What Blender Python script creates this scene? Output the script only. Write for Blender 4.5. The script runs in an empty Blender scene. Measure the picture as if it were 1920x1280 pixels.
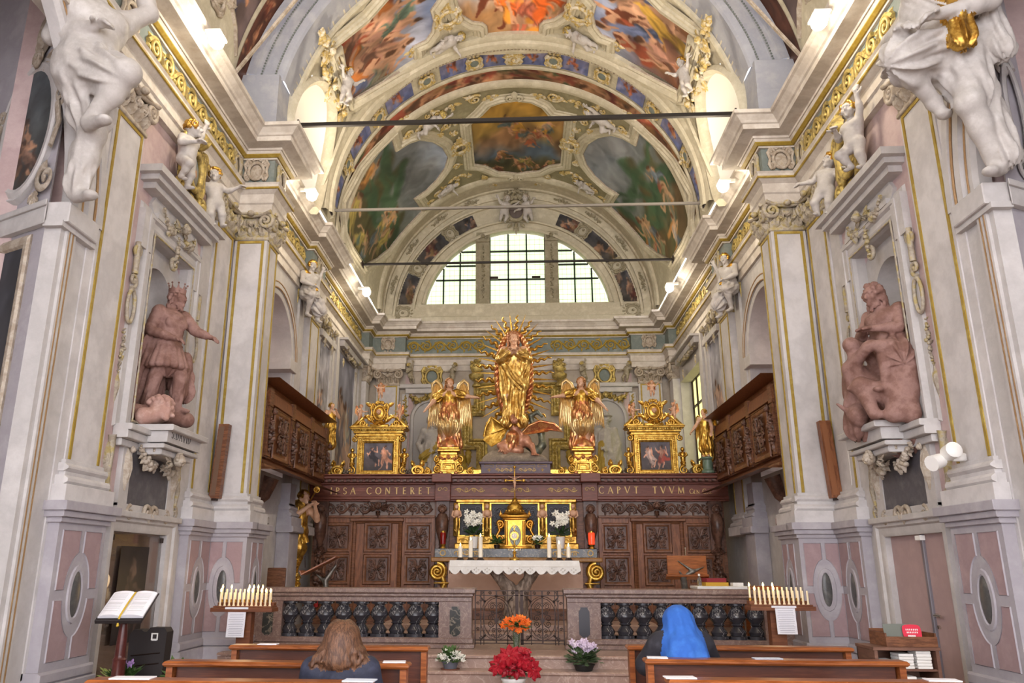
import bpy, math, random
import numpy as np
from math import sin, cos, pi, radians, hypot, atan2, sqrt
S = bpy.context.scene
COL = S.collection
# ---------------------------------------------------------------- camera, world, lamps, exposure
CAM_F, CAM_PX, CAM_YAW, CAM_PIT, CAM_ROLL = 1480.0, 895.0, .055, .2785, .004
CAM_C = np.array([.05, 0, 1.6])
_cy, _sy, _cp, _sp = cos(CAM_YAW), sin(CAM_YAW), cos(CAM_PIT), sin(CAM_PIT)
CAM_W = np.array([-_sy*_cp, _cy*_cp, _sp]); _r = np.array([_cy, _sy, 0]); _u = np.cross(_r, CAM_W)
CAM_R = cos(CAM_ROLL)*_r + sin(CAM_ROLL)*_u; CAM_U = -sin(CAM_ROLL)*_r + cos(CAM_ROLL)*_u
cd = bpy.data.cameras.new('camera'); cam = bpy.data.objects.new('camera', cd); COL.objects.link(cam)
from mathutils import Matrix, Vector
M4 = Matrix(((CAM_R[0], CAM_U[0], -CAM_W[0], CAM_C[0]), (CAM_R[1], CAM_U[1], -CAM_W[1], CAM_C[1]), (CAM_R[2], CAM_U[2], -CAM_W[2], CAM_C[2]), (0, 0, 0, 1)))
cam.matrix_world = M4
cd.sensor_width = 36; cd.lens = 36*CAM_F/1920; cd.shift_x = (960-CAM_PX)/1920; cd.clip_start = .05; cd.clip_end = 200
S.camera = cam
W = bpy.data.worlds.new('daylight'); S.world = W; W.use_nodes = True
W.node_tree.nodes['Background'].inputs[0].default_value = (.96, .945, 1.0, 1)
W.node_tree.nodes['Background'].inputs[1].default_value = 4.6
def lamp(name, kind, loc, power, color, size=.2, target=None, spot=None):
    l = bpy.data.lights.new(name, kind); o = bpy.data.objects.new(name, l); COL.objects.link(o)
    o.location = loc; l.energy = power; l.color = color
    if kind == 'AREA': l.shape = 'DISK'; l.size = size
    else: l.shadow_soft_size = size
    if spot: l.spot_size = radians(spot); l.spot_blend = .6
    if target is not None: o.rotation_euler = (Vector(target)-Vector(loc)).to_track_quat('-Z', 'Y').to_euler()
    return o
WARM = (1, .86, .66)
LAMPS = [(-3.86, 8.62, 8.2), (-3.72, 12.95, 8.14), (-3.72, 18.25, 8.14)]
for (lx, ly, lz) in LAMPS:
    for s in (1, -1):
        lamp('floodlight', 'SPOT', (s*(lx+.12), ly-.05, lz-.05), 230 if ly < 18 else 330, WARM, .08, (s*.5, ly+1.5, 12.5) if ly < 18 else (s*1.2, 16.2, 3.0), 150 if ly < 18 else 110)
        lamp('floodlight_spill', 'POINT', (s*(lx+.16), ly-.05, lz-.1), 40, WARM, .06)
for s in (1, -1): lamp('loft_lamp', 'POINT', (s*5.1, 13.7, 7.2), 75, (1, .88, .72), .15)
S.view_settings.view_transform = 'Standard'; S.view_settings.look = 'None'
S.view_settings.exposure = .78; S.view_settings.gamma = 1; S.view_settings.use_curve_mapping = False
# ---------------------------------------------------------------- helpers
rng = np.random.RandomState(7); random.seed(5)
def ray(px, py): return CAM_W + (px-CAM_PX)/CAM_F*CAM_R - (py-640)/CAM_F*CAM_U
def at(px, py, X=None, Y=None, Z=None):
    """a point of the photograph carried out to the wall, floor or facade plane it belongs to"""
    d = ray(px, py)
    t = (X-CAM_C[0])/d[0] if X is not None else (Y-CAM_C[1])/d[1] if Y is not None else (Z-CAM_C[2])/d[2]
    return CAM_C + t*d
VR, VZ = 3.95, 8.75            # the chancel's barrel vault: radius and height of its axis
def on_vault(px, py, R=VR):
    d = ray(px, py); o = CAM_C - np.array([0, 0, VZ])
    a = d[0]**2+d[2]**2; b = 2*(o[0]*d[0]+o[2]*d[2]); c = o[0]**2+o[2]**2-R*R
    p = CAM_C + (-b+sqrt(b*b-4*a*c))/(2*a)*d
    return (atan2(p[0], p[2]-VZ)*R, p[1])
def lin(c):
    if isinstance(c, str): c = tuple(int(c[i:i+2], 16)/255 for i in (0, 2, 4))
    return tuple(x/12.92 if x <= .04045 else ((x+.055)/1.055)**2.4 for x in c)
class MB:
    def __init__(s, T=None): s.V = []; s.F = []; s.n = 0; s.T = T; s.M = []; s.mi = 0; s.soft = 0
    def add(s, v, f):
        v = np.asarray(v, float).reshape(-1, 3)
        if s.T is not None: v = s.T(v)
        s.V.append(v); n = s.n
        for q in f: s.F.append(tuple(int(i)+n for i in q)); s.M.append(s.mi)
        s.n += len(v)
    def box(s, x0, x1, y0, y1, z0, z1, b=0):
        if x1 < x0: x0, x1 = x1, x0
        if y1 < y0: y0, y1 = y1, y0
        if z1 < z0: z0, z1 = z1, z0
        if b:
            P = []
            for z, k in ((z0, b), (z0+b, 0), (z1-b, 0), (z1, b)):
                P += [(x0+k, y0+k, z), (x1-k, y0+k, z), (x1-k, y1-k, z), (x0+k, y1-k, z)]
            f = [(3, 2, 1, 0), (12, 13, 14, 15)]
            for l in range(3):
                for i in range(4): f.append((4*l+i, 4*l+(i+1) % 4, 4*l+4+(i+1) % 4, 4*l+4+i))
            s.add(P, f); return
        s.add([(x0, y0, z0), (x1, y0, z0), (x1, y1, z0), (x0, y1, z0), (x0, y0, z1), (x1, y0, z1), (x1, y1, z1), (x0, y1, z1)],
              [(3, 2, 1, 0), (4, 5, 6, 7), (0, 1, 5, 4), (1, 2, 6, 5), (2, 3, 7, 6), (3, 0, 4, 7)])
    def prism(s, poly, z0, z1):
        n = len(poly)
        s.add([(x, y, z0) for x, y in poly]+[(x, y, z1) for x, y in poly],
              [tuple(range(n-1, -1, -1)), tuple(range(n, 2*n))]+[(i, (i+1) % n, n+(i+1) % n, n+i) for i in range(n)])
    def lathe(s, prof, c=(0, 0, 0), n=16, a0=0, a1=2*pi, ex=1, ey=1):
        full = abs(a1-a0-2*pi) < 1e-6; m = n if full else n+1
        an = a0+(a1-a0)*np.arange(m)/n
        P = [(c[0]+r*cos(a)*ex, c[1]+r*sin(a)*ey, c[2]+z) for r, z in prof for a in an]
        f = []
        for i in range(len(prof)-1):
            for j in range(n):
                k = (j+1) % m
                f.append((i*m+j, i*m+k, (i+1)*m+k, (i+1)*m+j))
        s.add(P, f)
    def tube(s, pts, r, n=6, closed=False, flat=1.0, up=None):
        P = np.asarray(pts, float); m = len(P); s.soft = 1
        R = np.full(m, r) if np.isscalar(r) else np.asarray(r, float)
        if closed: T = np.roll(P, -1, 0)-np.roll(P, 1, 0)
        else: T = np.gradient(P, axis=0)
        T /= np.linalg.norm(T, axis=1)[:, None]+1e-12
        nrm = np.array(up if up is not None else ([0, 0, 1.] if abs(T[0][2]) < .9 else [1., 0, 0]), float)
        V = []
        for i in range(m):
            nn = nrm-T[i]*(nrm@T[i]); l = np.linalg.norm(nn)
            if l < 1e-6: nn = np.cross(T[i], [.3, .5, .8]); l = np.linalg.norm(nn)
            nn /= l
            if up is None: nrm = nn
            bb = np.cross(T[i], nn)
            for k in range(n):
                a = 2*pi*k/n; V.append(P[i]+R[i]*(bb*cos(a)+nn*sin(a)*flat))
        f = []
        for i in range(m if closed else m-1):
            j = (i+1) % m
            for k in range(n): f.append((i*n+k, i*n+(k+1) % n, j*n+(k+1) % n, j*n+k))
        if not closed: f += [tuple(range(n-1, -1, -1)), tuple((m-1)*n+k for k in range(n))]
        s.add(V, f)
    def ell(s, c, r, nu=10, nv=6):
        r = (r, r, r) if np.isscalar(r) else r; s.soft = 1
        P = [(c[0], c[1], c[2]-r[2])]
        for i in range(1, nv):
            t = pi*i/nv
            for j in range(nu):
                a = 2*pi*j/nu; P.append((c[0]+r[0]*sin(t)*cos(a), c[1]+r[1]*sin(t)*sin(a), c[2]-r[2]*cos(t)))
        P.append((c[0], c[1], c[2]+r[2])); f = []
        for j in range(nu):
            f.append((0, 1+(j+1) % nu, 1+j)); f.append((len(P)-1, 1+(nv-2)*nu+j, 1+(nv-2)*nu+(j+1) % nu))
        for i in range(nv-2):
            for j in range(nu):
                k = (j+1) % nu; f.append((1+i*nu+j, 1+i*nu+k, 1+(i+1)*nu+k, 1+(i+1)*nu+j))
        s.add(P, f)
    def plan(s, path, prof):
        """sweep a moulding profile (projection, z) along a plan path; projection goes to the left of travel"""
        p = np.asarray(path, float); m = len(p); V = []
        for i in range(m):
            a = p[i]-p[i-1] if i else p[1]-p[0]; b = p[i+1]-p[i] if i < m-1 else p[i]-p[i-1]
            a = a/np.linalg.norm(a); b = b/np.linalg.norm(b)
            na, nb = np.array([-a[1], a[0]]), np.array([-b[1], b[0]])
            mt = (na+nb)/(1+na@nb+1e-9)
            for d, z in prof: V.append((p[i][0]+mt[0]*d, p[i][1]+mt[1]*d, z))
        k = len(prof)
        s.add(V, [(i*k+j, (i+1)*k+j, (i+1)*k+j+1, i*k+j+1) for i in range(m-1) for j in range(k-1)])
    def frame(s, poly, prof, closed=True):
        """moulding along a 2-D outline in the local xy plane; prof = (offset to the left, height)"""
        p = np.asarray(poly, float); m = len(p); V = []
        for i in range(m):
            a = p[i]-p[i-1] if (i or closed) else p[1]-p[0]; b = p[(i+1) % m]-p[i] if (i < m-1 or closed) else p[i]-p[i-1]
            a = a/(np.linalg.norm(a)+1e-9); b = b/(np.linalg.norm(b)+1e-9)
            na, nb = np.array([-a[1], a[0]]), np.array([-b[1], b[0]])
            mt = (na+nb)/max(.35, 1+na@nb)
            for d, h in prof: V.append((p[i][0]+mt[0]*d, p[i][1]+mt[1]*d, h))
        k = len(prof)
        s.add(V, [(i*k+j, ((i+1) % m)*k+j, ((i+1) % m)*k+j+1, i*k+j+1) for i in range(m if closed else m-1) for j in range(k-1)])
    def rev(s, prof, cx, cz, a0, a1, n=48):
        """revolve (radius, y) about an axis along y: arches and ribs; angle 0 is the crown"""
        an = a0+(a1-a0)*np.arange(n+1)/n; k = len(prof)
        s.add([(cx+r*sin(a), y, cz+r*cos(a)) for a in an for r, y in prof],
              [(i*k+j, i*k+j+1, (i+1)*k+j+1, (i+1)*k+j) for i in range(n) for j in range(k-1)])
    def verts(s): return np.concatenate(s.V) if s.V else np.zeros((0, 3))
def Fr(o, u, v, n=None):
    o, u, v = (np.asarray(a, float) for a in (o, u, v)); n = np.cross(u, v) if n is None else np.asarray(n, float)
    return lambda P: o+P[:, :1]*u+P[:, 1:2]*v+P[:, 2:3]*n
def then(T, o=(0, 0, 0), rot=0, sc=1, flip=False):
    c, s_ = cos(rot)*sc, sin(rot)*sc
    def f(P):
        x = -P[:, 0] if flip else P[:, 0]
        Q = np.stack([o[0]+c*x-s_*P[:, 1], o[1]+s_*x+c*P[:, 1], o[2]+P[:, 2]*sc], 1)
        return T(Q) if T else Q
    return f
ORG = {}
def mesh_of(mb, org, mats, smooth):
    if smooth in (35, 40) and isinstance(mb, MB) and mb.soft: smooth = 66
    V = (mb.verts()-org) if isinstance(mb, MB) else mb[0]-org
    F = mb.F if isinstance(mb, MB) else mb[1]
    me = bpy.data.meshes.new('m')
    if isinstance(F, np.ndarray):
        me.vertices.add(len(V)); me.vertices.foreach_set('co', V.astype(np.float32).ravel())
        k = F.shape[1]; me.loops.add(F.size); me.loops.foreach_set('vertex_index', F.astype(np.int32).ravel())
        me.polygons.add(len(F)); me.polygons.foreach_set('loop_start', np.arange(0, F.size, k, dtype=np.int32))
        me.update(calc_edges=True)
    else: me.from_pydata(V.tolist(), [], F)
    for m in (mats if isinstance(mats, (list, tuple)) else [mats]): me.materials.append(m)
    if isinstance(mb, MB) and any(mb.M): me.polygons.foreach_set('material_index', mb.M)
    if smooth is True: me.polygons.foreach_set('use_smooth', [True]*len(me.polygons))
    elif smooth:
        me.polygons.foreach_set('use_smooth', [True]*len(me.polygons)); me.set_sharp_from_angle(angle=radians(smooth))
    me.update(); return me
def tag(o, label=None, cat=None, group=None, kind=None):
    for k, v in (('label', label), ('category', cat), ('group', group), ('kind', kind)):
        if v: o[k] = v
    return o
def thing(name, label, cat, loc, rz=0, group=None):
    o = bpy.data.objects.new(name, None); COL.objects.link(o); o.location = loc; o.rotation_euler = (0, 0, rz)
    o.empty_display_size = .1
    ORG[o] = np.zeros(3) if rz else np.array(loc, float)
    return tag(o, label, cat, group)
STUFFED = set('gilt_niche_ornament console_ornament frieze_scrollwork bead_row vault_stucco_scrolls nave_stucco gilt_inlay gold_inlay gilt_lettering scrollwork gilt_scrollwork niche_ornament base_scrollwork inlaid_scrollwork lace_embroidery printed_lines text_lines leading white_lettering foliage blossoms console_lettering carved_frieze scrolled_surround capital stems strapwork text_lines braided_rim fruit_cluster window_mullion'.split())
def obj(name, mb, mat, parent=None, smooth=35, label=None, cat=None, group=None, kind=None, loc=None):
    """link a mesh: under its parent (coordinates in world unless the parent is turned) or on its own"""
    if parent is not None: org = ORG[parent]
    elif loc is not None: org = np.array(loc, float)
    elif kind == 'structure': org = np.zeros(3)
    else:
        v = mb.verts() if isinstance(mb, MB) else mb[0]
        org = np.array([(v[:, 0].min()+v[:, 0].max())/2, (v[:, 1].min()+v[:, 1].max())/2, v[:, 2].min()])
    o = bpy.data.objects.new(name, mesh_of(mb, org, mat, smooth)); COL.objects.link(o)
    if parent is not None:
        o.parent = parent; ORG[o] = org
        if name in STUFFED: kind = 'stuff'
    else: o.location = org; ORG[o] = org
    return tag(o, label, cat, group, kind)
def struct(name, mb, mat, parent=None, smooth=35): return obj(name, mb, mat, parent, smooth, kind='structure' if parent is None else None)
def dup(o, loc=None, rz=None, label=None, group=None, sc=None, parent=None, kids=None):
    c = o.copy(); COL.objects.link(c)
    if parent is not None: c.parent = parent
    if loc is not None: c.location = loc
    if rz is not None: c.rotation_euler = (0, 0, rz)
    if sc is not None: c.scale = (sc, sc, sc) if np.isscalar(sc) else sc
    if label: c['label'] = label
    if group: c['group'] = group
    for ch in (kids if kids is not None else list(o.children)): dup(ch, parent=c)
    return c
def put(me_src, name, parent, loc, rot=(0, 0, 0), sc=None, mat=None):
    """another piece with the same mesh, local to its parent"""
    o = bpy.data.objects.new(name, me_src.data if hasattr(me_src, 'data') else me_src); COL.objects.link(o)
    if parent is not None: o.parent = parent
    o.location = loc; o.rotation_euler = rot
    if sc is not None: o.scale = (sc, sc, sc) if np.isscalar(sc) else sc
    return o
# ---------------------------------------------------------------- materials
def mat(name, col, rough=.6, metal=0, var=None, scale=4, bump=0, bscale=30, detail=6, stretch=None, spec=.4, emit=None, alpha=None):
    """procedural surface: base colour broken up by noise between the colours of var, plus fine relief"""
    m = bpy.data.materials.new(name); m.use_nodes = True; nt = m.node_tree; N = nt.nodes; L = nt.links
    b = N['Principled BSDF']; b.inputs['Roughness'].default_value = rough; b.inputs['Metallic'].default_value = metal
    b.inputs['Specular IOR Level'].default_value = spec
    b.inputs['Base Color'].default_value = (*lin(col), 1)
    tc = N.new('ShaderNodeTexCoord'); src = tc.outputs['Object']
    if stretch:
        mp = N.new('ShaderNodeMapping'); mp.inputs['Scale'].default_value = stretch; L.new(src, mp.inputs[0]); src = mp.outputs[0]
    if var:
        nz = N.new('ShaderNodeTexNoise'); nz.inputs['Scale'].default_value = scale; nz.inputs['Detail'].default_value = detail
        nz.inputs['Roughness'].default_value = .62; L.new(src, nz.inputs['Vector'])
        cr = N.new('ShaderNodeValToRGB'); cs = [col]+list(var); e = cr.color_ramp.elements
        e[0].position = .3; e[1].position = .7; e[0].color = (*lin(cs[0]), 1); e[1].color = (*lin(cs[-1]), 1)
        for i, c in enumerate(cs[1:-1]):
            q = e.new(.3+.4*(i+1)/(len(cs)-1)); q.color = (*lin(c), 1)
        L.new(nz.outputs['Fac'], cr.inputs[0]); L.new(cr.outputs[0], b.inputs['Base Color'])
    if bump:
        n2 = N.new('ShaderNodeTexNoise'); n2.inputs['Scale'].default_value = bscale; n2.inputs['Detail'].default_value = 4
        L.new(src, n2.inputs['Vector']); bp = N.new('ShaderNodeBump'); bp.inputs['Strength'].default_value = bump
        bp.inputs['Distance'].default_value = .02; L.new(n2.outputs['Fac'], bp.inputs['Height']); L.new(bp.outputs[0], b.inputs['Normal'])
    if emit: b.inputs['Emission Color'].default_value = (*lin(emit[0]), 1); b.inputs['Emission Strength'].default_value = emit[1]
    return m
def veined(name, base, vein, base2=None, scale=3, rough=.3, width=.06):
    m = mat(name, base, rough, var=[base2 or base, base], scale=scale)
    nt = m.node_tree; N = nt.nodes; L = nt.links; b = N['Principled BSDF']
    old = b.inputs['Base Color'].links[0].from_socket
    tc = N.new('ShaderNodeTexCoord'); nz = N.new('ShaderNodeTexNoise'); nz.inputs['Scale'].default_value = scale*1.3; nz.inputs['Detail'].default_value = 8
    nz.inputs['Distortion'].default_value = 1.2
    L.new(tc.outputs['Object'], nz.inputs[0])
    cr = N.new('ShaderNodeValToRGB'); e = cr.color_ramp.elements
    e[0].position = .5-width; e[0].color = (0, 0, 0, 1); e[1].position = .5+width; e[1].color = (0, 0, 0, 1); q = e.new(.5); q.color = (1, 1, 1, 1)
    L.new(nz.outputs['Fac'], cr.inputs[0]); mx = N.new('ShaderNodeMix'); mx.data_type = 'RGBA'
    L.new(cr.outputs[0], mx.inputs[0]); L.new(old, mx.inputs[6]); mx.inputs[7].default_value = (*lin(vein), 1); L.new(mx.outputs[2], b.inputs['Base Color'])
    return m
def paintmat(name, rough=.75):
    m = mat(name, 'ffffff', rough); nt = m.node_tree; a = nt.nodes.new('ShaderNodeVertexColor'); a.layer_name = 'paint'
    nt.links.new(a.outputs[0], nt.nodes['Principled BSDF'].inputs['Base Color']); return m
STUCCO = mat('white_stucco', 'c0bcba', .8, var=['b2aeac', 'c6c2c0'], scale=2.5, bump=.12)
SHAFT = mat('pilaster_plaster', 'c3bfbd', .8, var=['b6b2b1', 'c8c4c3', 'bdb9b8'], scale=1.6, bump=.08)
PINK = mat('pink_plaster', 'bba5a3', .85, var=['b09997', 'c0aba8', 'b39d9c'], scale=1.8, bump=.1)
LILAC = mat('lilac_grey_plaster', 'aaa6ab', .85, var=['9f9aa0', 'b3afb3'], scale=2.2, bump=.1)
CREAM = mat('cream_stucco', 'c8c0aa', .8, var=['b5ad97', 'd0c9b4'], scale=3, bump=.1)
CORNICE = mat('cornice_plaster', 'c4bcb2', .8, var=['b6ada3', 'cbc4bb', 'b9ada2'], scale=2.4, bump=.1)
FRIEZE = mat('green_grey_frieze', '7c8480', .85, var=['6d7672', '878c86'], scale=3, bump=.1)
BLUEGREY = mat('blue_grey_arch', 'a3a5ac', .85, var=['9799a2', 'adadb0'], scale=2, bump=.08)
ORN = mat('aged_stucco_ornament', 'a99c8c', .75, var=['998b7a', 'b5aa9c', 'a5967f'], scale=9, bump=.15)
LINE = mat('brown_gilt_line', 'a07f58', .6, metal=.1, var=['93724c', 'ae8e66'], scale=6)
BACKW = mat('warm_grey_plaster', 'b3a99b', .85, var=['a89d8f', 'bcb2a5'], scale=2, bump=.08)
MAUVE = mat('mauve_panel_plaster', 'a48d8e', .85, var=['988184', 'ae9797'], scale=2.2, bump=.1)
DUSK = mat('shaded_stucco', '9d957f', .8, var=['8e866f', 'aaa28d'], scale=6, bump=.12)  # stucco round the window, its shade mixed into the colour
ORNW = mat('white_stucco_figure', 'bfbab6', .7, var=['aea8a3', 'c6c2be'], scale=5, bump=.08)
GOLDP = mat('ochre_gilt_line', 'a8913f', .55, metal=.15, var=['967c2e', 'b5a052'], scale=6)
GOLD = mat('bright_gilding', 'c99f48', .34, metal=.85, var=['a87a2c', 'd9b45a', 'bd9040'], scale=12, bump=.12, bscale=40)
GOLDD = mat('old_dark_gilding', 'b58a3c', .38, metal=.8, var=['8f6524', 'c59d4c', '7e5a2c'], scale=10, bump=.15)
GOLDR = mat('red_gold_lustre', 'c98a5a', .3, metal=.7, var=['b5694a', 'dba76a', 'c07a50'], scale=9, bump=.12)
GOLDPALE = mat('pale_gold_lustre', 'dcc08a', .32, metal=.65, var=['cfae74', 'e6d09c'], scale=10, bump=.12)
GILTG = mat('part_gilt_stucco', 'a89d8e', .6, metal=.08, var=['938878', 'aea493', 'a8975f', '9b8f7e'], scale=9, bump=.12)
STATG = mat('gilded_stucco', 'b59f5e', .5, metal=.45, var=['8c7a4c', 'cbb46a', 'a39165'], scale=7, bump=.12)
WOOD = mat('dark_walnut', '74482f', .42, var=['5d3824', '82563a', '683f29'], scale=3, stretch=(2, 2, 14), bump=.1)
WOODC = mat('carved_black_walnut', '5e4033', .36, var=['483026', '6f4f40', '54392d'], scale=7, bump=.15)
WOODM = mat('warm_walnut_field', '7d4b2e', .4, var=['6a3d23', '8d5a39', '74452a'], scale=3, stretch=(9, 9, 1.2), bump=.06)
WOODR = mat('red_brown_cornice_wood', '7d4636', .42, var=['683628', '8c5342'], scale=3, stretch=(1, 8, 8), bump=.08)
PEW = mat('orange_brown_pew_wood', '8a4a22', .3, var=['74390f', '9d5a2d', '82431c'], scale=2.5, stretch=(1, 12, 12), bump=.04)
PEWD = mat('dark_pew_panel', '5a2e1c', .4, var=['4b2415', '683823'], scale=2.5, stretch=(1, 12, 12))
TERRA = mat('terracotta_stucco', '86655b', .75, var=['78574d', '94736a', '81615a'], scale=5, bump=.15)
SKIN = mat('painted_flesh', 'd6ae90', .5, var=['cc9f80', 'dcb99e'], scale=8)
SLATE = mat('black_slate', '5d5b5f', .5, var=['504e53', '6a686a'], scale=4, bump=.05)
BLACKOV = mat('dark_stone_oval', '5b5a58', .3, var=['4a4a4a', '6c6a66'], scale=8)
MARBLE = veined('brown_red_marble', '8f776c', '98857a', '735c54', 7, .3, .025)
MARBLEP = veined('pink_marble_step', 'b39889', 'bfa798', '9f8376', 5, .35, .03)
BLACKM = veined('black_white_veined_marble', '2b2a2f', 'a9a6a4', '38373d', 2.4, .25, .007)
DARKM = veined('dark_green_marble', '40403c', '8a8070', '2f302e', 5, .2, .03)
IRON = mat('black_iron', '2e2523', .45, metal=.6, var=['3a2c27', '241d1c'], scale=20)
TIMBER = mat('black_tie_bar', '2e2a28', .5, metal=.4)
CLOTH = mat('white_linen', 'efece6', .85, var=['e6e3dd', 'f4f2ee'], scale=8, bump=.05)
WAX = mat('white_wax', 'f3ead8', .5); FLAME = mat('candle_flame', 'ffd27a', .5, emit=('ffcf78', 9))
FLOORM = veined('stone_floor', '9c8676', 'b5a594', '8a7465', 2, .3, .05)
CHROME = mat('silver_metal', 'd8d4c8', .2, metal=1)
WHITEP = mat('white_plastic', 'e8e6e2', .4); PAPER = mat('white_paper', 'eeecf0', .8, var=['e6e4ea', 'f4f2f4'], scale=5)
BLACKP = mat('black_fabric_case', '2a2424', .7); PAINT = paintmat('painted_fresco'); OIL = paintmat('painted_canvas', .45)
LAMPM = mat('lit_floodlight_glass', 'ffffff', .4, emit=('fff4dc', 14))
GREEN = mat('green_leaves', '4e6b35', .6, var=['3d5a2a', '64804a'], scale=12)
DKGREEN = mat('dark_green_leaves', '36502c', .6, var=['28421f', '46602f'], scale=12)
# ---------------------------------------------------------------- sculpted figures: smooth union of round cones, meshed as one skin
def _rot(yaw=0, pitch=0, roll=0):
    cy, sy, cp, sp, cr, sr = cos(yaw), sin(yaw), cos(pitch), sin(pitch), cos(roll), sin(roll)
    return np.array([[cy, -sy, 0], [sy, cy, 0], [0, 0, 1]]) @ np.array([[1, 0, 0], [0, cp, -sp], [0, sp, cp]]) @ np.array([[cr, 0, sr], [0, 1, 0], [-sr, 0, cr]])
def rc(a, b, ra, rb=None, m=0, k=.02, fold=None): return dict(t='rc', a=np.array(a, float), b=np.array(b, float), ra=ra, rb=ra if rb is None else rb, m=m, k=k, fold=fold)
def el(c, r, R=None, m=0, k=.02, op=0, fold=None): return dict(t='el', c=np.array(c, float), r=np.array(r if not np.isscalar(r) else (r, r, r), float), R=R, m=m, k=k, op=op, fold=fold)
def sdf_mesh(prims, vox):
    lo = np.full(3, 1e9); hi = -lo
    for p in prims:
        if p['t'] == 'rc':
            q = max(p['ra'], p['rb'])+.02; a, b = np.minimum(p['a'], p['b'])-q, np.maximum(p['a'], p['b'])+q
        else: q = p['r'].max()+.02; a, b = p['c']-q, p['c']+q
        p['lo'], p['hi'] = a, b
        if not p.get('op'): lo = np.minimum(lo, a); hi = np.maximum(hi, b)
    lo -= 2*vox; n = np.ceil((hi-lo)/vox).astype(int)+3
    f = np.full(n, 1.0, np.float32); dm = np.full(n, 9.0, np.float32); idg = np.zeros(n, np.int16)
    for p in prims:
        mg = p['k']+.02
        i0 = np.maximum(0, np.floor((p['lo']-mg-lo)/vox).astype(int)); i1 = np.minimum(n, np.ceil((p['hi']+mg-lo)/vox).astype(int)+1)
        if (i1 <= i0).any(): continue
        sl = tuple(slice(a, b) for a, b in zip(i0, i1))
        X, Y, Z = np.meshgrid(*[lo[i]+vox*np.arange(i0[i], i1[i]) for i in range(3)], indexing='ij')
        if p['t'] == 'rc':
            ba = p['b']-p['a']; L = ba@ba+1e-9; x, y, z = X-p['a'][0], Y-p['a'][1], Z-p['a'][2]
            h = np.clip((x*ba[0]+y*ba[1]+z*ba[2])/L, 0, 1); x, y, z = x-ba[0]*h, y-ba[1]*h, z-ba[2]*h
            d = np.sqrt(x*x+y*y+z*z)-(p['ra']+(p['rb']-p['ra'])*h)
            if p['fold']:
                A, nf, sd = p['fold']; w = ba/np.sqrt(L); e = np.array([1., 0, 0]) if abs(w[0]) < .7 else np.array([0, 1., 0])
                e = e-w*(e@w); e /= np.linalg.norm(e); g = np.cross(w, e)
                th = np.arctan2(x*g[0]+y*g[1]+z*g[2], x*e[0]+y*e[1]+z*e[2])
                d = d+A*(.35+.65*h)*(np.sin(nf*th+sd+2.2*np.sin(4*h+sd))+.45*np.sin(2*nf*th+1.7*sd+3*h))
        else:
            x, y, z = X-p['c'][0], Y-p['c'][1], Z-p['c'][2]
            if p['R'] is not None:
                R = p['R']; x, y, z = R[0, 0]*x+R[1, 0]*y+R[2, 0]*z, R[0, 1]*x+R[1, 1]*y+R[2, 1]*z, R[0, 2]*x+R[1, 2]*y+R[2, 2]*z
            r = p['r']; k0 = np.sqrt((x/r[0])**2+(y/r[1])**2+(z/r[2])**2); k1 = np.sqrt((x/r[0]**2)**2+(y/r[1]**2)**2+(z/r[2]**2)**2)
            d = np.where(k1 > 1e-6, k0*(k0-1)/np.maximum(k1, 1e-6), -r.min())
            if p['fold']:
                A, nf, sd = p['fold']; d = d+A*np.sin(nf*np.arctan2(y, x)+sd+3*z/r[2])
        F_ = f[sl]; k = p['k']
        if p.get('op'):
            h = np.clip(.5-.5*(F_+d)/k, 0, 1); f[sl] = F_*(1-h)+(-d)*h+k*h*(1-h)
            continue
        h = np.clip(.5+.5*(F_-d)/k, 0, 1); f[sl] = F_*(1-h)+d*h-k*h*(1-h)
        c = d < dm[sl]; dm[sl] = np.where(c, d, dm[sl]); idg[sl] = np.where(c, p['m'], idg[sl])
    s = f < 0; m = n-1
    cnt = np.zeros(m, np.int8)
    for a in (0, 1):
        for b in (0, 1):
            for c in (0, 1): cnt += s[a:m[0]+a, b:m[1]+b, c:m[2]+c]
    I, J, K = np.nonzero((cnt > 0) & (cnt < 8))
    idx = np.full(m, -1, np.int32); idx[I, J, K] = np.arange(len(I))
    acc = np.zeros((len(I), 3)); num = np.zeros(len(I))
    for ax in range(3):
        for u in (0, 1):
            for v in (0, 1):
                o = [0, 0, 0]; o[(ax+1) % 3] = u; o[(ax+2) % 3] = v; o2 = list(o); o2[ax] = 1
                fa = f[I+o[0], J+o[1], K+o[2]]; fb = f[I+o2[0], J+o2[1], K+o2[2]]
                c = (fa < 0) != (fb < 0); t = np.where(c, fa/np.where(c, fa-fb, 1), 0)
                P = np.tile(np.array(o, float), (len(I), 1)); P[:, ax] = t
                acc += P*c[:, None]; num += c
    V = lo+vox*(np.stack([I, J, K], 1)+acc/num[:, None]); fs = []
    for ax in range(3):
        b, c = (ax+1) % 3, (ax+2) % 3
        sa = [slice(None)]*3; sb = [slice(None)]*3; sa[ax] = slice(0, -1); sb[ax] = slice(1, None)
        q = s[tuple(sa)] != s[tuple(sb)]; E = np.stack(np.nonzero(q), 1)
        E = E[(E[:, b] > 0) & (E[:, c] > 0) & (E[:, b] < m[b]) & (E[:, c] < m[c])]
        if not len(E): continue
        def g(db, dc):
            e = E.copy(); e[:, b] += db; e[:, c] += dc; return idx[e[:, 0], e[:, 1], e[:, 2]]
        Q = np.stack([g(-1, -1), g(0, -1), g(0, 0), g(-1, 0)], 1)
        inn = s[E[:, 0], E[:, 1], E[:, 2]]; Q[~inn] = Q[~inn][:, ::-1]; fs.append(Q)
    Fq = np.concatenate(fs); G = np.clip(np.round((V-lo)/vox).astype(int), 0, n-1)
    return V, Fq, idg[G[:, 0], G[:, 1], G[:, 2]]
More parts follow.
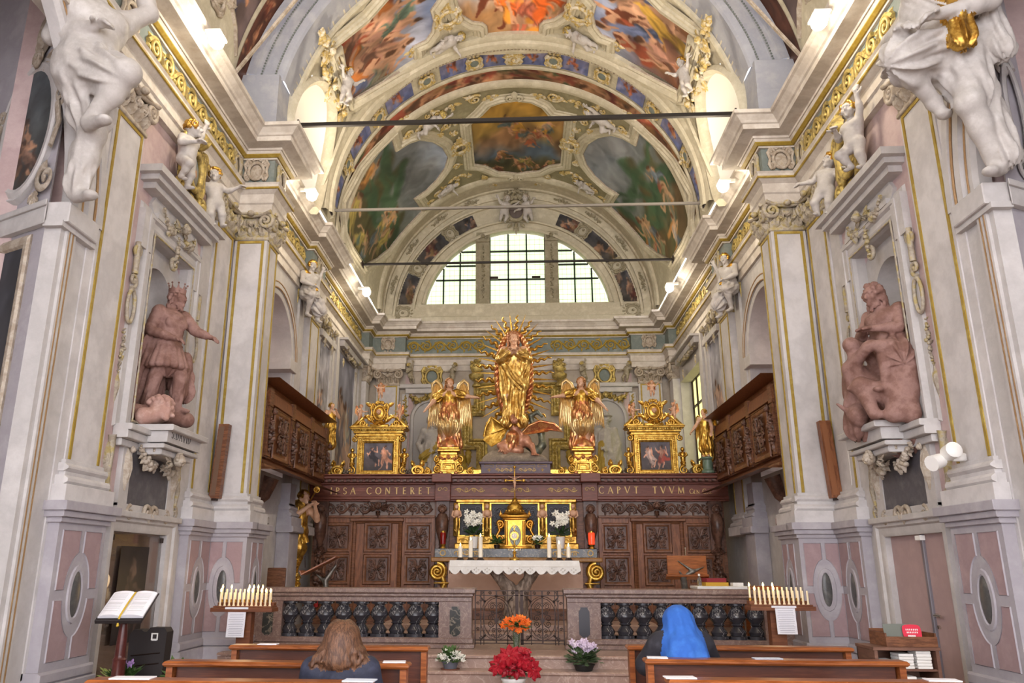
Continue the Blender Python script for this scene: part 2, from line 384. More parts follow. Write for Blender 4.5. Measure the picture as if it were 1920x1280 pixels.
def head(c, s=1., yaw=0, pitch=0, roll=0, m=0, hair=None, beard=None, long=0, hairR=None, crown=False):
    """a head with a face, in units where the head is .13 tall; the face looks along -y"""
    R = _rot(yaw, pitch, roll); c = np.array(c, float); P = []
    def T(p): return c+R@(np.array(p)*s)
    P.append(el(T((0, .008, .014)), np.array((.049, .060, .055))*s, R, m, .02*s)); P.append(el(T((0, -.014, -.024)), np.array((.037, .043, .046))*s, R, m, .016*s))
    P.append(rc(T((0, -.051, .014)), T((0, -.070, -.016)), .0065*s, .011*s, m, .006*s)); P.append(el(T((0, -.058, -.021)), np.array((.016, .011, .008))*s, R, m, .004*s))
    P.append(el(T((0, -.050, -.058)), .016*s, None, m, .01*s))
    P.append(rc(T((-.014, -.053, -.034)), T((.014, -.053, -.034)), .006*s, None, m, .003*s)); P.append(rc(T((-.011, -.053, -.043)), T((.011, -.053, -.043)), .0065*s, None, m, .003*s))
    for q in (-1, 1):
        P.append(dict(el(T((q*.021, -.060, .006)), np.array((.015, .012, .010))*s, R, m, .004*s), op=1))
        P.append(el(T((q*.020, -.048, .006)), .0088*s, None, m, .002*s)); P.append(rc(T((q*.008, -.056, .021)), T((q*.036, -.046, .019)), .0075*s, .0055*s, m, .005*s))
        P.append(el(T((q*.028, -.040, -.018)), .015*s, None, m, .012*s)); P.append(el(T((q*.05, .008, -.002)), np.array((.007, .013, .019))*s, R, m, .004*s))
    if hair is not None:
        r2 = np.random.RandomState(int(abs(c[0])*1000+abs(c[2])*77) % 9999)
        for i in range(90):
            t = r2.uniform(0, 2*pi); u = r2.uniform(-.35, 1); q = sqrt(max(0, 1-u*u)); p = np.array((.057*q*cos(t), .012+.066*q*sin(t), .018+.061*u))
            if p[1] < -.034 and p[2] < .058: continue
            P.append(el(T(p), r2.uniform(.010, .017)*s, None, hair, .003*s))
        for i in range(int(long*40)):
            t = r2.uniform(-.15*pi, 1.15*pi); z = .0-r2.uniform(0, .13)*long; p = np.array((.060*cos(t), .026+.045*sin(t), z))
            P.append(el(T(p), (r2.uniform(.010, .015)*s, r2.uniform(.010, .015)*s, .022*s), None, hair, .004*s))
    if beard is not None:
        r2 = np.random.RandomState(3)
        for i in range(34):
            t = r2.uniform(-1, 1); z = -.046-r2.uniform(0, .06)*(1-.5*abs(t)); P.append(el(T((.04*t, -.046+.035*abs(t), z)), r2.uniform(.008, .013)*s, None, beard, .004*s))
    return P
def hand(w, d, up, s=1., m=0, curl=.5, mirror=1, k=.006):
    w, d, up = (np.array(a, float) for a in (w, d, up)); d /= np.linalg.norm(d); up = up-d*(up@d); up /= np.linalg.norm(up)+1e-9; sd = np.cross(d, up)*mirror
    P = [rc(w, w+d*.045*s, .014*s, .02*s, m, .012*s)]
    for i, (o, L) in enumerate(((-.024, .034), (-.008, .042), (.008, .045), (.022, .038))):
        a = w+d*.052*s+sd*o*s; b = a+(d*cos(curl*.6)-up*sin(curl*.6))*L*.55*s; c = b+(d*cos(curl*1.6)-up*sin(curl*1.6))*L*.5*s
        P += [rc(a, b, .0092*s, .0085*s, m, k*s), rc(b, c, .0085*s, .007*s, m, k*s)]
    a = w+d*.02*s+sd*.02*s; b = a+(d*.5+sd*.8-up*.2)*.032*s; P += [rc(a, b, .0115*s, .01*s, m, k*s), rc(b, b+(d*.8+sd*.3-up*.3)*.024*s, .0095*s, .008*s, m, k*s)]
    return P
BASEJ = dict(pel=(0, 0, .52), che=(0, 0, .72), nek=(0, .005, .835), hed=(0, -.008, .925),
             sl=(-.105, 0, .80), el=(-.14, .01, .64), wl=(-.15, -.04, .50), sr=(.105, 0, .80), er=(.14, .01, .64), wr=(.15, -.04, .50),
             hl=(-.05, 0, .51), kl=(-.055, -.012, .28), al=(-.055, .012, .045), hr=(.05, 0, .51), kr=(.055, -.012, .28), ar=(.055, .012, .045), tl=(-.06, -.075, .016), tr=(.06, -.075, .016))
BABYJ = dict(pel=(0, 0, .40), che=(0, 0, .60), nek=(0, .005, .72), hed=(0, -.01, .85),
             sl=(-.11, 0, .67), el=(-.17, 0, .54), wl=(-.19, -.06, .43), sr=(.11, 0, .67), er=(.17, 0, .54), wr=(.19, -.06, .43),
             hl=(-.065, 0, .38), kl=(-.08, -.02, .21), al=(-.075, .01, .05), hr=(.065, 0, .38), kr=(.08, -.02, .21), ar=(.075, .01, .05), tl=(-.085, -.07, .02), tr=(.085, -.07, .02))
def human(J=None, baby=False, m=0, hair=None, beard=None, long=0, yaw=0, pitch=0, roll=0, fat=1., hands=True, curl=.5, legs=True, neckm=None):
    j = dict(BABYJ if baby else BASEJ); j.update(J or {}); j = {k: np.array(v, float) for k, v in j.items()}
    f = fat*(1.35 if baby else 1.); hs = 1.62 if baby else 1.0
    P = [rc(j['pel'], j['che'], .082*f, .092*f, m, .04), el(j['che']+np.array((0, 0, .02)), (.112*f, .074*f, .085*f), None, m, .04),
         el(j['pel'], (.09*f, .075*f, .07*f), None, m, .04), rc(j['che']+np.array((0, 0, .05)), j['nek'], .06*f, .036*f, m, .04), rc(j['nek'], j['hed'], .034*f, .034*f, m, .015),
         el(j['pel']*.4+j['che']*.6+np.array((0, -.045*f, 0)), (.07*f, .04*f, .08*f), None, m, .03)]
    for a in 'lr':
        q = -1 if a == 'l' else 1
        P += [el(j['s'+a], .045*f, None, m, .035), el(j['che']+np.array((q*.05*f, -.05*f, .035)), (.045*f, .03*f, .035*f), None, m, .03),
              rc(j['s'+a], j['e'+a], .04*f, .031*f, m, .02), rc(j['e'+a], j['w'+a], .032*f, .021*f, m, .015), el(j['e'+a]*.7+j['w'+a]*.3, .033*f, None, m, .02)]
        d = j['w'+a]-j['e'+a]
        if hands: P += hand(j['w'+a], d, (0, 0, 1) if abs(d[2]) < .8*np.linalg.norm(d) else (0, -1, 0), hs*.95, m, curl, -q if abs(d[2]) < .8*np.linalg.norm(d) else q)
        if legs:
            P += [rc(j['h'+a], j['k'+a], .062*f, .043*f, m, .03), rc(j['k'+a], j['a'+a], .042*f, .026*f, m, .02), el(j['k'+a]*.68+j['a'+a]*.32+np.array((0, .014, 0)), (.04*f, .042*f, .06*f), None, m, .02),
                  el(j['k'+a]+np.array((0, -.01, 0)), .042*f, None, m, .02), rc(j['a'+a]-np.array((0, 0, .012)), j['t'+a], .026*f, .017*f, m, .015), el(j['t'+a], (.026*f, .03*f, .014*f), None, m, .012)]
    P += head(j['hed'], hs, yaw, pitch, roll, m, hair, beard, long)
    return P
def robe(j, m, r=(.10, .11), hem=None, amp=.014, nf=7, sd=0, k=.02):
    """cloth: a pleated cone from the first point to the second"""
    return [rc(j[0], j[1], r[0], r[1], m, k, (amp, nf, sd))]
def figure(name, label, cat, loc, rz, H, prims, parts, vox=.013, group=None, kids=None, mirror=False, part_of=None):
    """mesh the primitives; parts maps a tag to (part name, material). One tag: a single mesh object"""
    V, F, t = sdf_mesh(prims, vox); V = V*H
    if mirror: V = V*np.array([-1, 1, 1]); F = F[:, ::-1]
    used = [k for k in parts if (t == k).any()]
    if part_of is not None:
        c, s_ = cos(rz), sin(rz); V = V@np.array([[c, s_, 0], [-s_, c, 0], [0, 0, 1]])+np.array(loc)
    if part_of is None and len(used) == 1 and not kids:
        o = bpy.data.objects.new(name, mesh_of((V, F), np.zeros(3), parts[used[0]][1], True)); COL.objects.link(o)
        o.location = loc; o.rotation_euler = (0, 0, rz); ORG[o] = np.zeros(3)
        return tag(o, label, cat, group)
    r = part_of if part_of is not None else thing(name, label, cat, loc, rz, group)
    if part_of is None: ORG[r] = np.zeros(3)
    ft = t[F]; fm = np.where((ft[:, 0] == ft[:, 1]) | (ft[:, 0] == ft[:, 2]), ft[:, 0], ft[:, 1])
    for k in used:
        q = F[fm == k]
        if not len(q): continue
        ids, inv = np.unique(q, return_inverse=True)
        obj(parts[k][0], (V[ids], inv.reshape(q.shape)), parts[k][1], r, True)
    return r
# ---------------------------------------------------------------- ornament in the local xy plane, z out of the wall
def scroll(b, x, y, r, turns=1.6, t=.02, hand_=1, a0=0, n=26, taper=.5, z=0):
    th = np.linspace(0, 1, n); a = a0+hand_*turns*2*pi*th; rr = r*(1-.86*th)
    pts = np.stack([x+rr*np.cos(a), y+rr*np.sin(a), z+t*.5+.6*t*th], 1); b.tube(pts, t*(1-taper*th), 6)
    b.ell((pts[-1][0], pts[-1][1], z+t), (t*.9, t*.9, t*.9), 6, 4)
LEAFW = (.0, .55, .95, .8, 1.0, .7, .75, .35, .05)
def leaf(b, x, y, ang, L, w, h=None, curl=.3, z=0):
    h = h or w*.5; c, s_ = cos(ang), sin(ang); V = []; n = len(LEAFW)
    for i, q in enumerate(LEAFW):
        t = i/(n-1); ww = w*.5*max(q, .08); zz = z+h*(sin(pi*min(1, t*1.1))*.8+curl*t*t)
        for k, e in ((-1, 0.), (-.45, .65), (0, .5), (.45, .65), (1, 0.)):
            lx, ly = L*t, ww*k; V.append((x+c*lx-s_*ly, y+s_*lx+c*ly, zz*(.25+.75*e/.65) if k not in (-1, 1) else z-.003))
    b.add(V, [(5*i+j, 5*i+j+5, 5*i+j+6, 5*i+j+1) for i in range(n-1) for j in range(4)])
def acanthus(b, x, y, ang, L, h=None, z=0):
    h = h or .12*L
    for d, l, o in ((-.95, .5, .1), (.95, .5, .1), (-.6, .6, .3), (.6, .6, .3), (0, 1, 0)):
        leaf(b, x+cos(ang)*L*o*.8, y+sin(ang)*L*o*.8, ang+d, L*l*.75 if d else L, L*.3, h, z=z)
def rinceau(b, L, H, t=None, n=None, x0=0, y0=0, leaves=True):
    t = t or H*.055; n = n or max(2, int(round(L/(H*.9)))); w = L/n
    xs = np.linspace(0, L, n*10+1); b.tube(np.stack([x0+xs, y0+H*.30*np.sin(pi*xs/w), 0*xs+t*.6], 1), t, 5)
    for i in range(n):
        up = 1 if i % 2 == 0 else -1; cx = x0+(i+.5)*w; cy = y0-up*H*.02
        scroll(b, cx, cy, H*.33, 1.5, t, up, -up*pi*.5+pi*.1, 22)
        if leaves:
            leaf(b, cx, cy, random.uniform(0, 6), H*.2, H*.14, H*.1); leaf(b, cx, cy, random.uniform(0, 6), H*.18, H*.12, H*.1)
            for a, d in ((up*2.2, .36), (-up*.9, .34), (-up*2.3, .34)): leaf(b, cx+cos(a)*H*d*.6, cy+sin(a)*H*d*.7, a+.6, H*.3, H*.16, H*.09)
            leaf(b, x0+i*w, y0, up*.9, H*.42, H*.18, H*.1); leaf(b, x0+i*w, y0, up*-.9, H*.36, H*.16, H*.1)
def oval(w, h, n=24, x=0, y=0, p=2.): return [(x+w*np.sign(cos(a))*abs(cos(a))**(2/p), y+h*np.sign(sin(a))*abs(sin(a))**(2/p)) for a in np.linspace(0, 2*pi, n, endpoint=False)]
def dome(b, w, h, d, x=0, y=0, z=0, n=20):
    P = [(x, y, z+d)]; f = []
    for k, (q, e) in enumerate(((.5, .87), (.85, .5), (1, 0))): P += [(x+q*px, y+q*py, z+d*e) for px, py in oval(w, h, n)]
    f += [(0, 1+i, 1+(i+1) % n) for i in range(n)]
    for k in range(2): f += [(1+k*n+i, 1+(k+1)*n+i, 1+(k+1)*n+(i+1) % n, 1+k*n+(i+1) % n) for i in range(n)]
    b.add(P, f)
def cartouche(b, w, h, t=None, x=0, y=0, wings=True):
    """scrolled strapwork round an oval field (the field itself is left to another mesh)"""
    t = t or .1*w
    b.tube([(x+px, y+py, t*.9) for px, py in oval(w*.62, h*.62, 24)], t*.8, 6, True)
    for sx in (-1, 1):
        scroll(b, x+sx*w*.72, y+h*.55, w*.30, 1.4, t*.8, sx, pi/2, 18); scroll(b, x+sx*w*.75, y-h*.42, w*.26, 1.4, t*.8, -sx, -pi/2, 18)
        b.tube([(x+sx*w*q, y+h*p, t*.7) for q, p in ((.72, .85), (.98, .5), (.82, .05), (.95, -.35), (.75, -.7))], t*.75, 6)
        scroll(b, x+sx*w*.28, y+h*.86, w*.2, 1.3, t*.7, -sx, 0 if sx < 0 else pi, 16)
        leaf(b, x+sx*w*.3, y-h*.75, -pi/2+sx*.7, h*.42, w*.3, t)
    leaf(b, x, y-h*.7, -pi/2, h*.45, w*.35, t*1.3); leaf(b, x, y+h*.75, pi/2, h*.38, w*.4, t*1.4)
def cherub(b, s, x=0, y=0, z=0, wing=True):
    b.ell((x, y, z+.5*s), (.42*s, .5*s, .45*s), 10, 8); b.ell((x-.17*s, y-.14*s, z+.78*s), .17*s, 6, 5); b.ell((x+.17*s, y-.14*s, z+.78*s), .17*s, 6, 5)
    b.ell((x, y-.06*s, z+.95*s), (.07*s, .1*s, .09*s), 6, 4); b.ell((x, y-.32*s, z+.8*s), .12*s, 6, 4)
    for i in range(9):
        a = -.2+(pi+.4)*i/8; b.ell((x+.4*s*cos(a), y+.1*s+.42*s*sin(a), z+.5*s), .17*s, 6, 4)
    if wing:
        for q in (-1, 1):
            for i in range(4): leaf(b, x+q*.3*s, y-.25*s, (pi if q < 0 else 0)+q*(.75-.42*i), s*(1.35-.15*i), .42*s, .16*s, z=z+.05*i*s)
def garland(b, x0, y0, x1, y1, sag, r, n=14, z=0):
    n = int(n*1.4)
    for i in range(n):
        t = (i+.5)/n; x = x0+(x1-x0)*t; y = y0+(y1-y0)*t-sag*4*t*(1-t); q = r*(.55+.6*sin(pi*t))
        for k in range(2): b.ell((x+random.uniform(-.6, .6)*q, y+random.uniform(-.6, .6)*q, z+q*random.uniform(.3, .8)), q*random.uniform(.4, .68), 6, 4)
        leaf(b, x, y, random.uniform(0, 6.3), q*1.7, q*.9, q*.7, z=z+q*.2)
def shell(b, x, y, r, ang=pi/2, n=9, z=0):
    for i in range(n): leaf(b, x, y, ang+(i-(n-1)/2)*(2.5/(n-1)), r, r*.34, r*.22, z=z)
    b.ell((x, y, z+r*.15), r*.18, 6, 4)
def carved(b, w, h, seed=0, t=None):
    """a symmetrical panel of scrolls and leaves about its centre"""
    r2 = random.Random(seed); t = t or .035*w
    for sx in (-1, 1):
        for sy in (-1, 1):
            k = r2.uniform(.9, 1.1)
            scroll(b, sx*w*.25, sy*h*.27, w*.19*k, 1.5, t, sx*sy, pi/2*sy, 18); scroll(b, sx*w*.37, sy*h*.08, w*.10, 1.2, t*.8, -sx*sy, 0, 12)
            b.tube([(0, 0, t), (sx*w*.1, sy*h*.2, t), (sx*w*.2, sy*h*.42, t), (sx*w*.38, sy*h*.42, t*.8)], t*.8, 5)
            leaf(b, sx*w*.06, sy*h*.05, atan2(sy*h, sx*w*.8), w*.3, w*.15, t*2.2); leaf(b, sx*w*.3, sy*h*.38, atan2(sy, sx*1.2), w*.16, w*.12, t*1.6)
            leaf(b, sx*w*.12, sy*h*.36, pi/2*sy, w*.14, w*.1, t*1.6); leaf(b, sx*w*.42, sy*h*.24, atan2(-sy, -sx), w*.14, w*.1, t*1.5)
    for a in (0, pi/2, pi, -pi/2): leaf(b, 0, 0, a, (w if a in (0, pi) else h)*.24, w*.13, t*2.4)
    b.ell((0, 0, t), (w*.07, w*.07, t*1.8), 8, 5)
def wing(b, s, side=1, n=10, z0=0):
    """a raised wing in the local xy plane: long primaries below, rows of coverts above"""
    for row, (m_, L, w) in enumerate(((n, 1.15, .15), (n-2, .6, .14), (n-3, .32, .12))):
        for i in range(m_):
            t = i/(m_-1); x = side*s*(.10+.27*t*(1-.1*row)); y = s*(.05+.62*sin(t*1.75)*(1-.15*t))-row*-.02*s
            leaf(b, x, y, -pi/2+side*(.0+.12*t), s*L*(.75+.25*t), s*w*.75, s*.035, .1, z=z0+row*.03*s+.005*s*i)
    b.tube([(side*s*q, s*p, z0+.05*s) for q, p in ((.02, -.05), (.08, .28), (.18, .58), (.30, .70), (.40, .62), (.42, .45))], [s*.05, s*.06, s*.06, s*.055, s*.04, s*.015], 8)
def bust(b, s, x=0, y=0, z=0):
    b.ell((x, y, z+.2*s), (.3*s, .35*s, .25*s), 8, 6); b.ell((x, y-.75*s, z+.15*s), (.42*s, .5*s, .28*s), 8, 6)
    for q in (-1, 1): b.tube([(x+q*.4*s, y-.45*s, z+.15*s), (x+q*.6*s, y-.8*s, z+.2*s), (x+q*.2*s, y-1.1*s, z+.35*s)], [.14*s, .13*s, .1*s], 6)
    b.tube([(x, y-1.1*s, z+.1*s), (x, y-1.8*s, z+.12*s), (x, y-2.6*s, z+.05*s)], [.38*s, .3*s, .16*s], 8)
# letters in strokes: thick and thin limbs with small serifs, on a 0..1 tall grid
GLY = {'I': (.3, [((.15, 0), (.15, 1), 1)]), 'P': (.62, [((.12, 0), (.12, 1), 1), ('arc', .12, .74, .38, .26, -90, 90, .8)]), 'S': (.55, [('arc', .27, .75, .2, .23, 20, 250, .8), ('arc', .27, .25, .22, .25, -160, 75, .8)]),
       'A': (.8, [((.05, 0), (.4, 1), .5), ((.4, 1), (.75, 0), 1), ((.2, .36), (.6, .36), .5)]), 'C': (.8, [('arc', .48, .5, .4, .5, 45, 315, .9)]), 'O': (.92, [('arc', .46, .5, .4, .5, 0, 360, .9)]),
       'N': (.85, [((.12, 0), (.12, 1), .6), ((.12, 1), (.73, 0), 1), ((.73, 0), (.73, 1), .6)]), 'T': (.72, [((.36, 0), (.36, 1), 1), ((.04, .97), (.68, .97), .5)]),
       'E': (.58, [((.12, 0), (.12, 1), 1), ((.12, .97), (.5, .97), .5), ((.12, .52), (.42, .52), .5), ((.12, .03), (.52, .03), .5)]), 'R': (.68, [((.12, 0), (.12, 1), 1), ('arc', .12, .76, .36, .24, -90, 90, .8), ((.28, .5), (.62, 0), 1)]),
       'V': (.8, [((.05, 1), (.4, 0), 1), ((.4, 0), (.75, 1), .5)]), 'M': (1., [((.1, 0), (.16, 1), .6), ((.16, 1), (.5, 0), 1), ((.5, 0), (.84, 1), .6), ((.84, 1), (.9, 0), 1)]),
       'G': (.85, [('arc', .48, .5, .4, .5, 45, 330, .9), ((.78, .08), (.78, .45), 1)]), 'D': (.8, [((.12, 0), (.12, 1), 1), ('arc', .12, .5, .58, .5, -90, 90, .85)]), 'B': (.65, [((.12, 0), (.12, 1), 1), ('arc', .12, .76, .34, .24, -90, 90, .8), ('arc', .12, .26, .42, .26, -90, 90, .8)]),
       '.': (.25, [((.1, 0), (.1, .1), 1)]), ' ': (.5, [])}
def letters(b, text, x, y, h, t=.12, gap=.12, z=.004, d=.006, to=None):
    if to is not None: gap = ((to-x)/h-sum(GLY[c][0] for c in text))/(len(text)-1)
    def stroke(p, q, w):
        p, q = np.array(p), np.array(q); e = q-p; l = np.linalg.norm(e)+1e-9; nn = np.array([-e[1], e[0]])/l*w/2
        b.prism([(x+c[0]*h, y+c[1]*h) for c in (p+nn, p-nn, q-nn, q+nn)], z, z+d)
    for ch in text:
        w, st = GLY[ch]
        for s_ in st:
            if s_[0] == 'arc':
                _, cx, cy, rx, ry, a0, a1, q = s_; an = np.radians(np.linspace(a0, a1, 14))
                for i in range(13):
                    m_ = abs(cos((an[i]+an[i+1])/2)); stroke((cx+rx*cos(an[i]), cy+ry*sin(an[i])), (cx+rx*cos(an[i+1]), cy+ry*sin(an[i+1])), t*q*(.45+.55*m_))
            else:
                stroke(s_[0], s_[1], t*s_[2])
                for e in (s_[0], s_[1]):
                    if e[1] in (0, 1) and abs(s_[0][1]-s_[1][1]) > .5: stroke((e[0]-.09, e[1]), (e[0]+.09, e[1]), t*.35)
        x += (w+gap)*h
    return x
# ---------------------------------------------------------------- painted surfaces: brush strokes on a canvas array, carried as vertex paint
class Canvas:
    def __init__(s, n, asp=1., top=(.5, .55, .65), bot=(.5, .4, .3), seed=0):
        s.n = n; s.m = max(8, int(n*asp)); s.r = np.random.RandomState(seed)
        s.U, s.Vv = np.meshgrid((np.arange(s.n)+.5)/s.n, (np.arange(s.m)+.5)/s.m*asp); s.asp = asp
        t = (s.Vv/asp)[..., None]; s.C = np.array(bot)*(1-t)+np.array(top)*t
    def stroke(s, a, b, ra, rb, col, soft=.35, al=1.):
        a, b = np.array(a), np.array(b); e = b-a; L = e@e+1e-9
        h = np.clip(((s.U-a[0])*e[0]+(s.Vv-a[1])*e[1])/L, 0, 1); R = ra+(rb-ra)*h
        d = np.hypot(s.U-a[0]-h*e[0], s.Vv-a[1]-h*e[1])
        w = np.clip((R*(1+soft*.4)-d)/(R*soft), 0, 1)*al; s.C = s.C*(1-w[..., None])+np.array(col)*w[..., None]
    def noise(s, sc, amp, k=3):
        q = np.zeros_like(s.U)
        for i in range(k):
            for j in range(4):
                a = s.r.uniform(0, 2*pi); f = sc*2**i*s.r.uniform(.6, 1.4); q += np.sin((s.U*cos(a)+s.Vv*sin(a))*f+s.r.uniform(0, 6)+1.5*np.sin(s.U*f*.7+s.Vv*f*.4+j))/(4*1.6**i)
        s.C = np.clip(s.C*(1+amp*q[..., None]), 0, 1)
    def clouds(s, n, col, y0=0, y1=1, r=.12, al=.5):
        for i in range(n):
            x, y = s.r.uniform(0, 1), s.r.uniform(y0, y1)*s.asp; s.stroke((x, y), (x+s.r.uniform(-.15, .15), y+s.r.uniform(-.03, .03)), r*s.r.uniform(.4, 1), r*s.r.uniform(.4, 1), np.array(col)*s.r.uniform(.85, 1.1), 1.5, al)
    def person(s, x, y, h, ang=0, robe=(.6, .3, .15), skin=(.78, .55, .40), robe2=None):
        c, q = cos(ang), sin(ang); r = s.r
        def P(a, b): return (x+(a*c-b*q)*h, y+(a*q+b*c)*h)
        robe = np.array(robe); skin = np.array(skin); r2 = np.array(robe2) if robe2 is not None else robe*.6
        j = lambda k=.06: r.uniform(-k, k)
        kx = j(.14); s.stroke(P(-.05, -.05), P(-.12+kx, -.38), .09*h, .06*h, robe*.75); s.stroke(P(.05, -.05), P(.14+kx, -.30), .09*h, .06*h, robe)
        s.stroke(P(-.12+kx, -.38), P(-.1+j(.1), -.6), .045*h, .03*h, skin*.85); s.stroke(P(.14+kx, -.30), P(.08+j(.12), -.58), .045*h, .03*h, skin)
        s.stroke(P(-.2, .1+j()), P(.25+j(.2), -.25+j(.2)), .03*h, .10*h, r2, .6); s.stroke(P(0, -.05), P(j(.03), .2), .10*h, .12*h, robe*1.1 if r.rand() < .6 else skin)
        for e in (-1, 1):
            a = (e*.13, .22); el_ = (e*(.2+j(.1)), .06+j(.12)); w_ = (e*(.15+j(.25)), .2+j(.3)); s.stroke(P(*a), P(*el_), .045*h, .035*h, skin); s.stroke(P(*el_), P(*w_), .033*h, .024*h, skin*1.06)
        for i in range(6):
            a = j(.12); s.stroke(P(a-.06+j(.1), -.3+j(.1)), P(a+.05, .12+j(.1)), .02*h, .028*h, robe*(.68 if i % 2 else 1.22), 1.6, .55)
        s.stroke(P(0, .26), P(0, .3), .035*h, .035*h, skin*.9); s.stroke(P(j(.04), .37), P(j(.04), .38), .065*h, .065*h, skin); s.stroke(P(j(.03), .41), P(.02, .43), .06*h, .05*h, (.28, .17, .10), .5, .85)
    def crowd(s, n, pal, hr=(.3, .5), y=(.2, .7), tilt=.5, skin=(.78, .55, .40)):
        for i in range(n): s.person(s.r.uniform(.1, .9), s.r.uniform(*y)*s.asp, s.r.uniform(*hr), s.r.uniform(-tilt, tilt), pal[s.r.randint(len(pal))], skin, pal[s.r.randint(len(pal))])
    def done(s, gain=1., sat=1.):
        for it in range(2):      # the drag of the brush: the image is warped and softened
            sc = (14, 34)[it]; am = (.022, .009)[it]; k = [s.r.uniform(0, 6) for _ in range(4)]
            dx = am*(np.sin(s.Vv*sc+k[0]+2*np.sin(s.U*sc*.6+k[1]))); dy = am*(np.sin(s.U*sc+k[2]+2*np.sin(s.Vv*sc*.7+k[3])))
            ix = np.clip(((s.U+dx)*s.n).astype(int), 0, s.n-1); iy = np.clip(((s.Vv+dy)/s.asp*s.m).astype(int), 0, s.m-1); s.C = s.C[iy, ix]
        C = s.C; s.C = (2*C+np.roll(C, 1, 0)+np.roll(C, -1, 0)+np.roll(C, 1, 1)+np.roll(C, -1, 1))/6
        g = s.C.mean(2, keepdims=True); return np.clip((g+(s.C-g)*sat)*gain, 0, 1)**2.2
def inside(px, py, poly):
    r = np.zeros(px.shape, bool); n = len(poly); j = n-1
    for i in range(n):
        xi, yi = poly[i]; xj, yj = poly[j]
        r ^= ((yi > py) != (yj > py)) & (px < (xj-xi)*(py-yi)/(yj-yi+1e-12)+xi); j = i
    return r
def painted(name, poly, T, img, parent, z=.0, res=70, m=None, flipx=False, box=None, label=None, rot=0):
    """a painted field: a grid clipped to an outline, carried by T onto its wall, vault or board"""
    p = np.array(poly); x0, y0 = p.min(0); x1, y1 = p.max(0); h = max(x1-x0, y1-y0)/res
    nx, ny = max(2, int(round((x1-x0)/h))), max(2, int(round((y1-y0)/h)))
    X, Y = np.meshgrid(np.linspace(x0, x1, nx+1), np.linspace(y0, y1, ny+1))
    cx, cy = (X[:-1, :-1]+X[1:, 1:])/2, (Y[:-1, :-1]+Y[1:, 1:])/2
    keep = inside(cx, cy, poly) if len(poly) > 4 or abs(p[0, 1]-p[1, 1]) > 1e-6 else np.ones(cx.shape, bool)
    iy, ix = np.nonzero(keep); k = nx+1
    Fq = np.stack([iy*k+ix, iy*k+ix+1, (iy+1)*k+ix+1, (iy+1)*k+ix], 1)
    ids, inv = np.unique(Fq, return_inverse=True); P = np.stack([X.ravel(), Y.ravel(), np.full(X.size, z)], 1)[ids]
    b0 = box or (x0, x1, y0, y1)
    u = np.clip((P[:, 0]-b0[0])/(b0[1]-b0[0]), 0, .999); v = np.clip((P[:, 1]-b0[2])/(b0[3]-b0[2]), 0, .999)
    if flipx: u = .999-u
    for _ in range(rot): u, v = v, .999-u
    colr = img[(v*img.shape[0]).astype(int), (u*img.shape[1]).astype(int)]
    V = T(P) if T else P; Fq = inv.reshape(Fq.shape)
    o = obj(name, (V, Fq), m or PAINT, parent, True, label)
    a = o.data.color_attributes.new('paint', 'FLOAT_COLOR', 'POINT')
    a.data.foreach_set('color', np.concatenate([colr, np.ones((len(colr), 1))], 1).astype(np.float32).ravel())
    return o
# ---------------------------------------------------------------- the building: floor, walls, pilasters, entablature
NAVE, PIER, CHAN, BACK = 4.5, 3.92, 4.42, 22.0
def WT(s, a): return Fr((s*a, 0, 0), (0, 1, 0), (0, 0, 1), (-s, 0, 0))        # a side wall: x = depth, y = height, z out of the wall
def FT(y, x=0, z=0): return Fr((x, y, z), (1, 0, 0), (0, 0, 1), (0, -1, 0))    # a wall facing the nave
b = MB(); b.box(-7, 7, -14, 11.0, -.2, 0); struct('floor', b, FLOORM)
b = MB(); b.box(-4.6, 4.6, 11.75, 22.2, -.2, .5); fl2 = struct('floor', b, FLOORM); fl2.name = 'floor_sanctuary'
steps = thing('altar_steps', 'pale red marble steps rising to the iron gate of the altar rail', 'steps', (0, 11, 0))
for i, (y, z) in enumerate(((10.4, .18), (10.7, .34), (11.0, .5))):
    b = MB(); b.box(-4.0, 4.0, y+.03, 11.75, z-.17, z-.045); b.box(-4.0, 4.0, y, 11.76, z-.045, z, .012); obj('step', b, MARBLEP, steps)
for i, (y, z) in enumerate(((13.3, .6), (13.7, .7))):
    b = MB(); b.box(-2.3, 2.3, y, 16.2, z-.1, z, .01); obj('step', b, MARBLEP, steps)
b = MB(); b.box(-2.0, 1.9, 14.9, 15.7, .7, .86, .01); obj('wooden_predella', b, WOOD, steps)
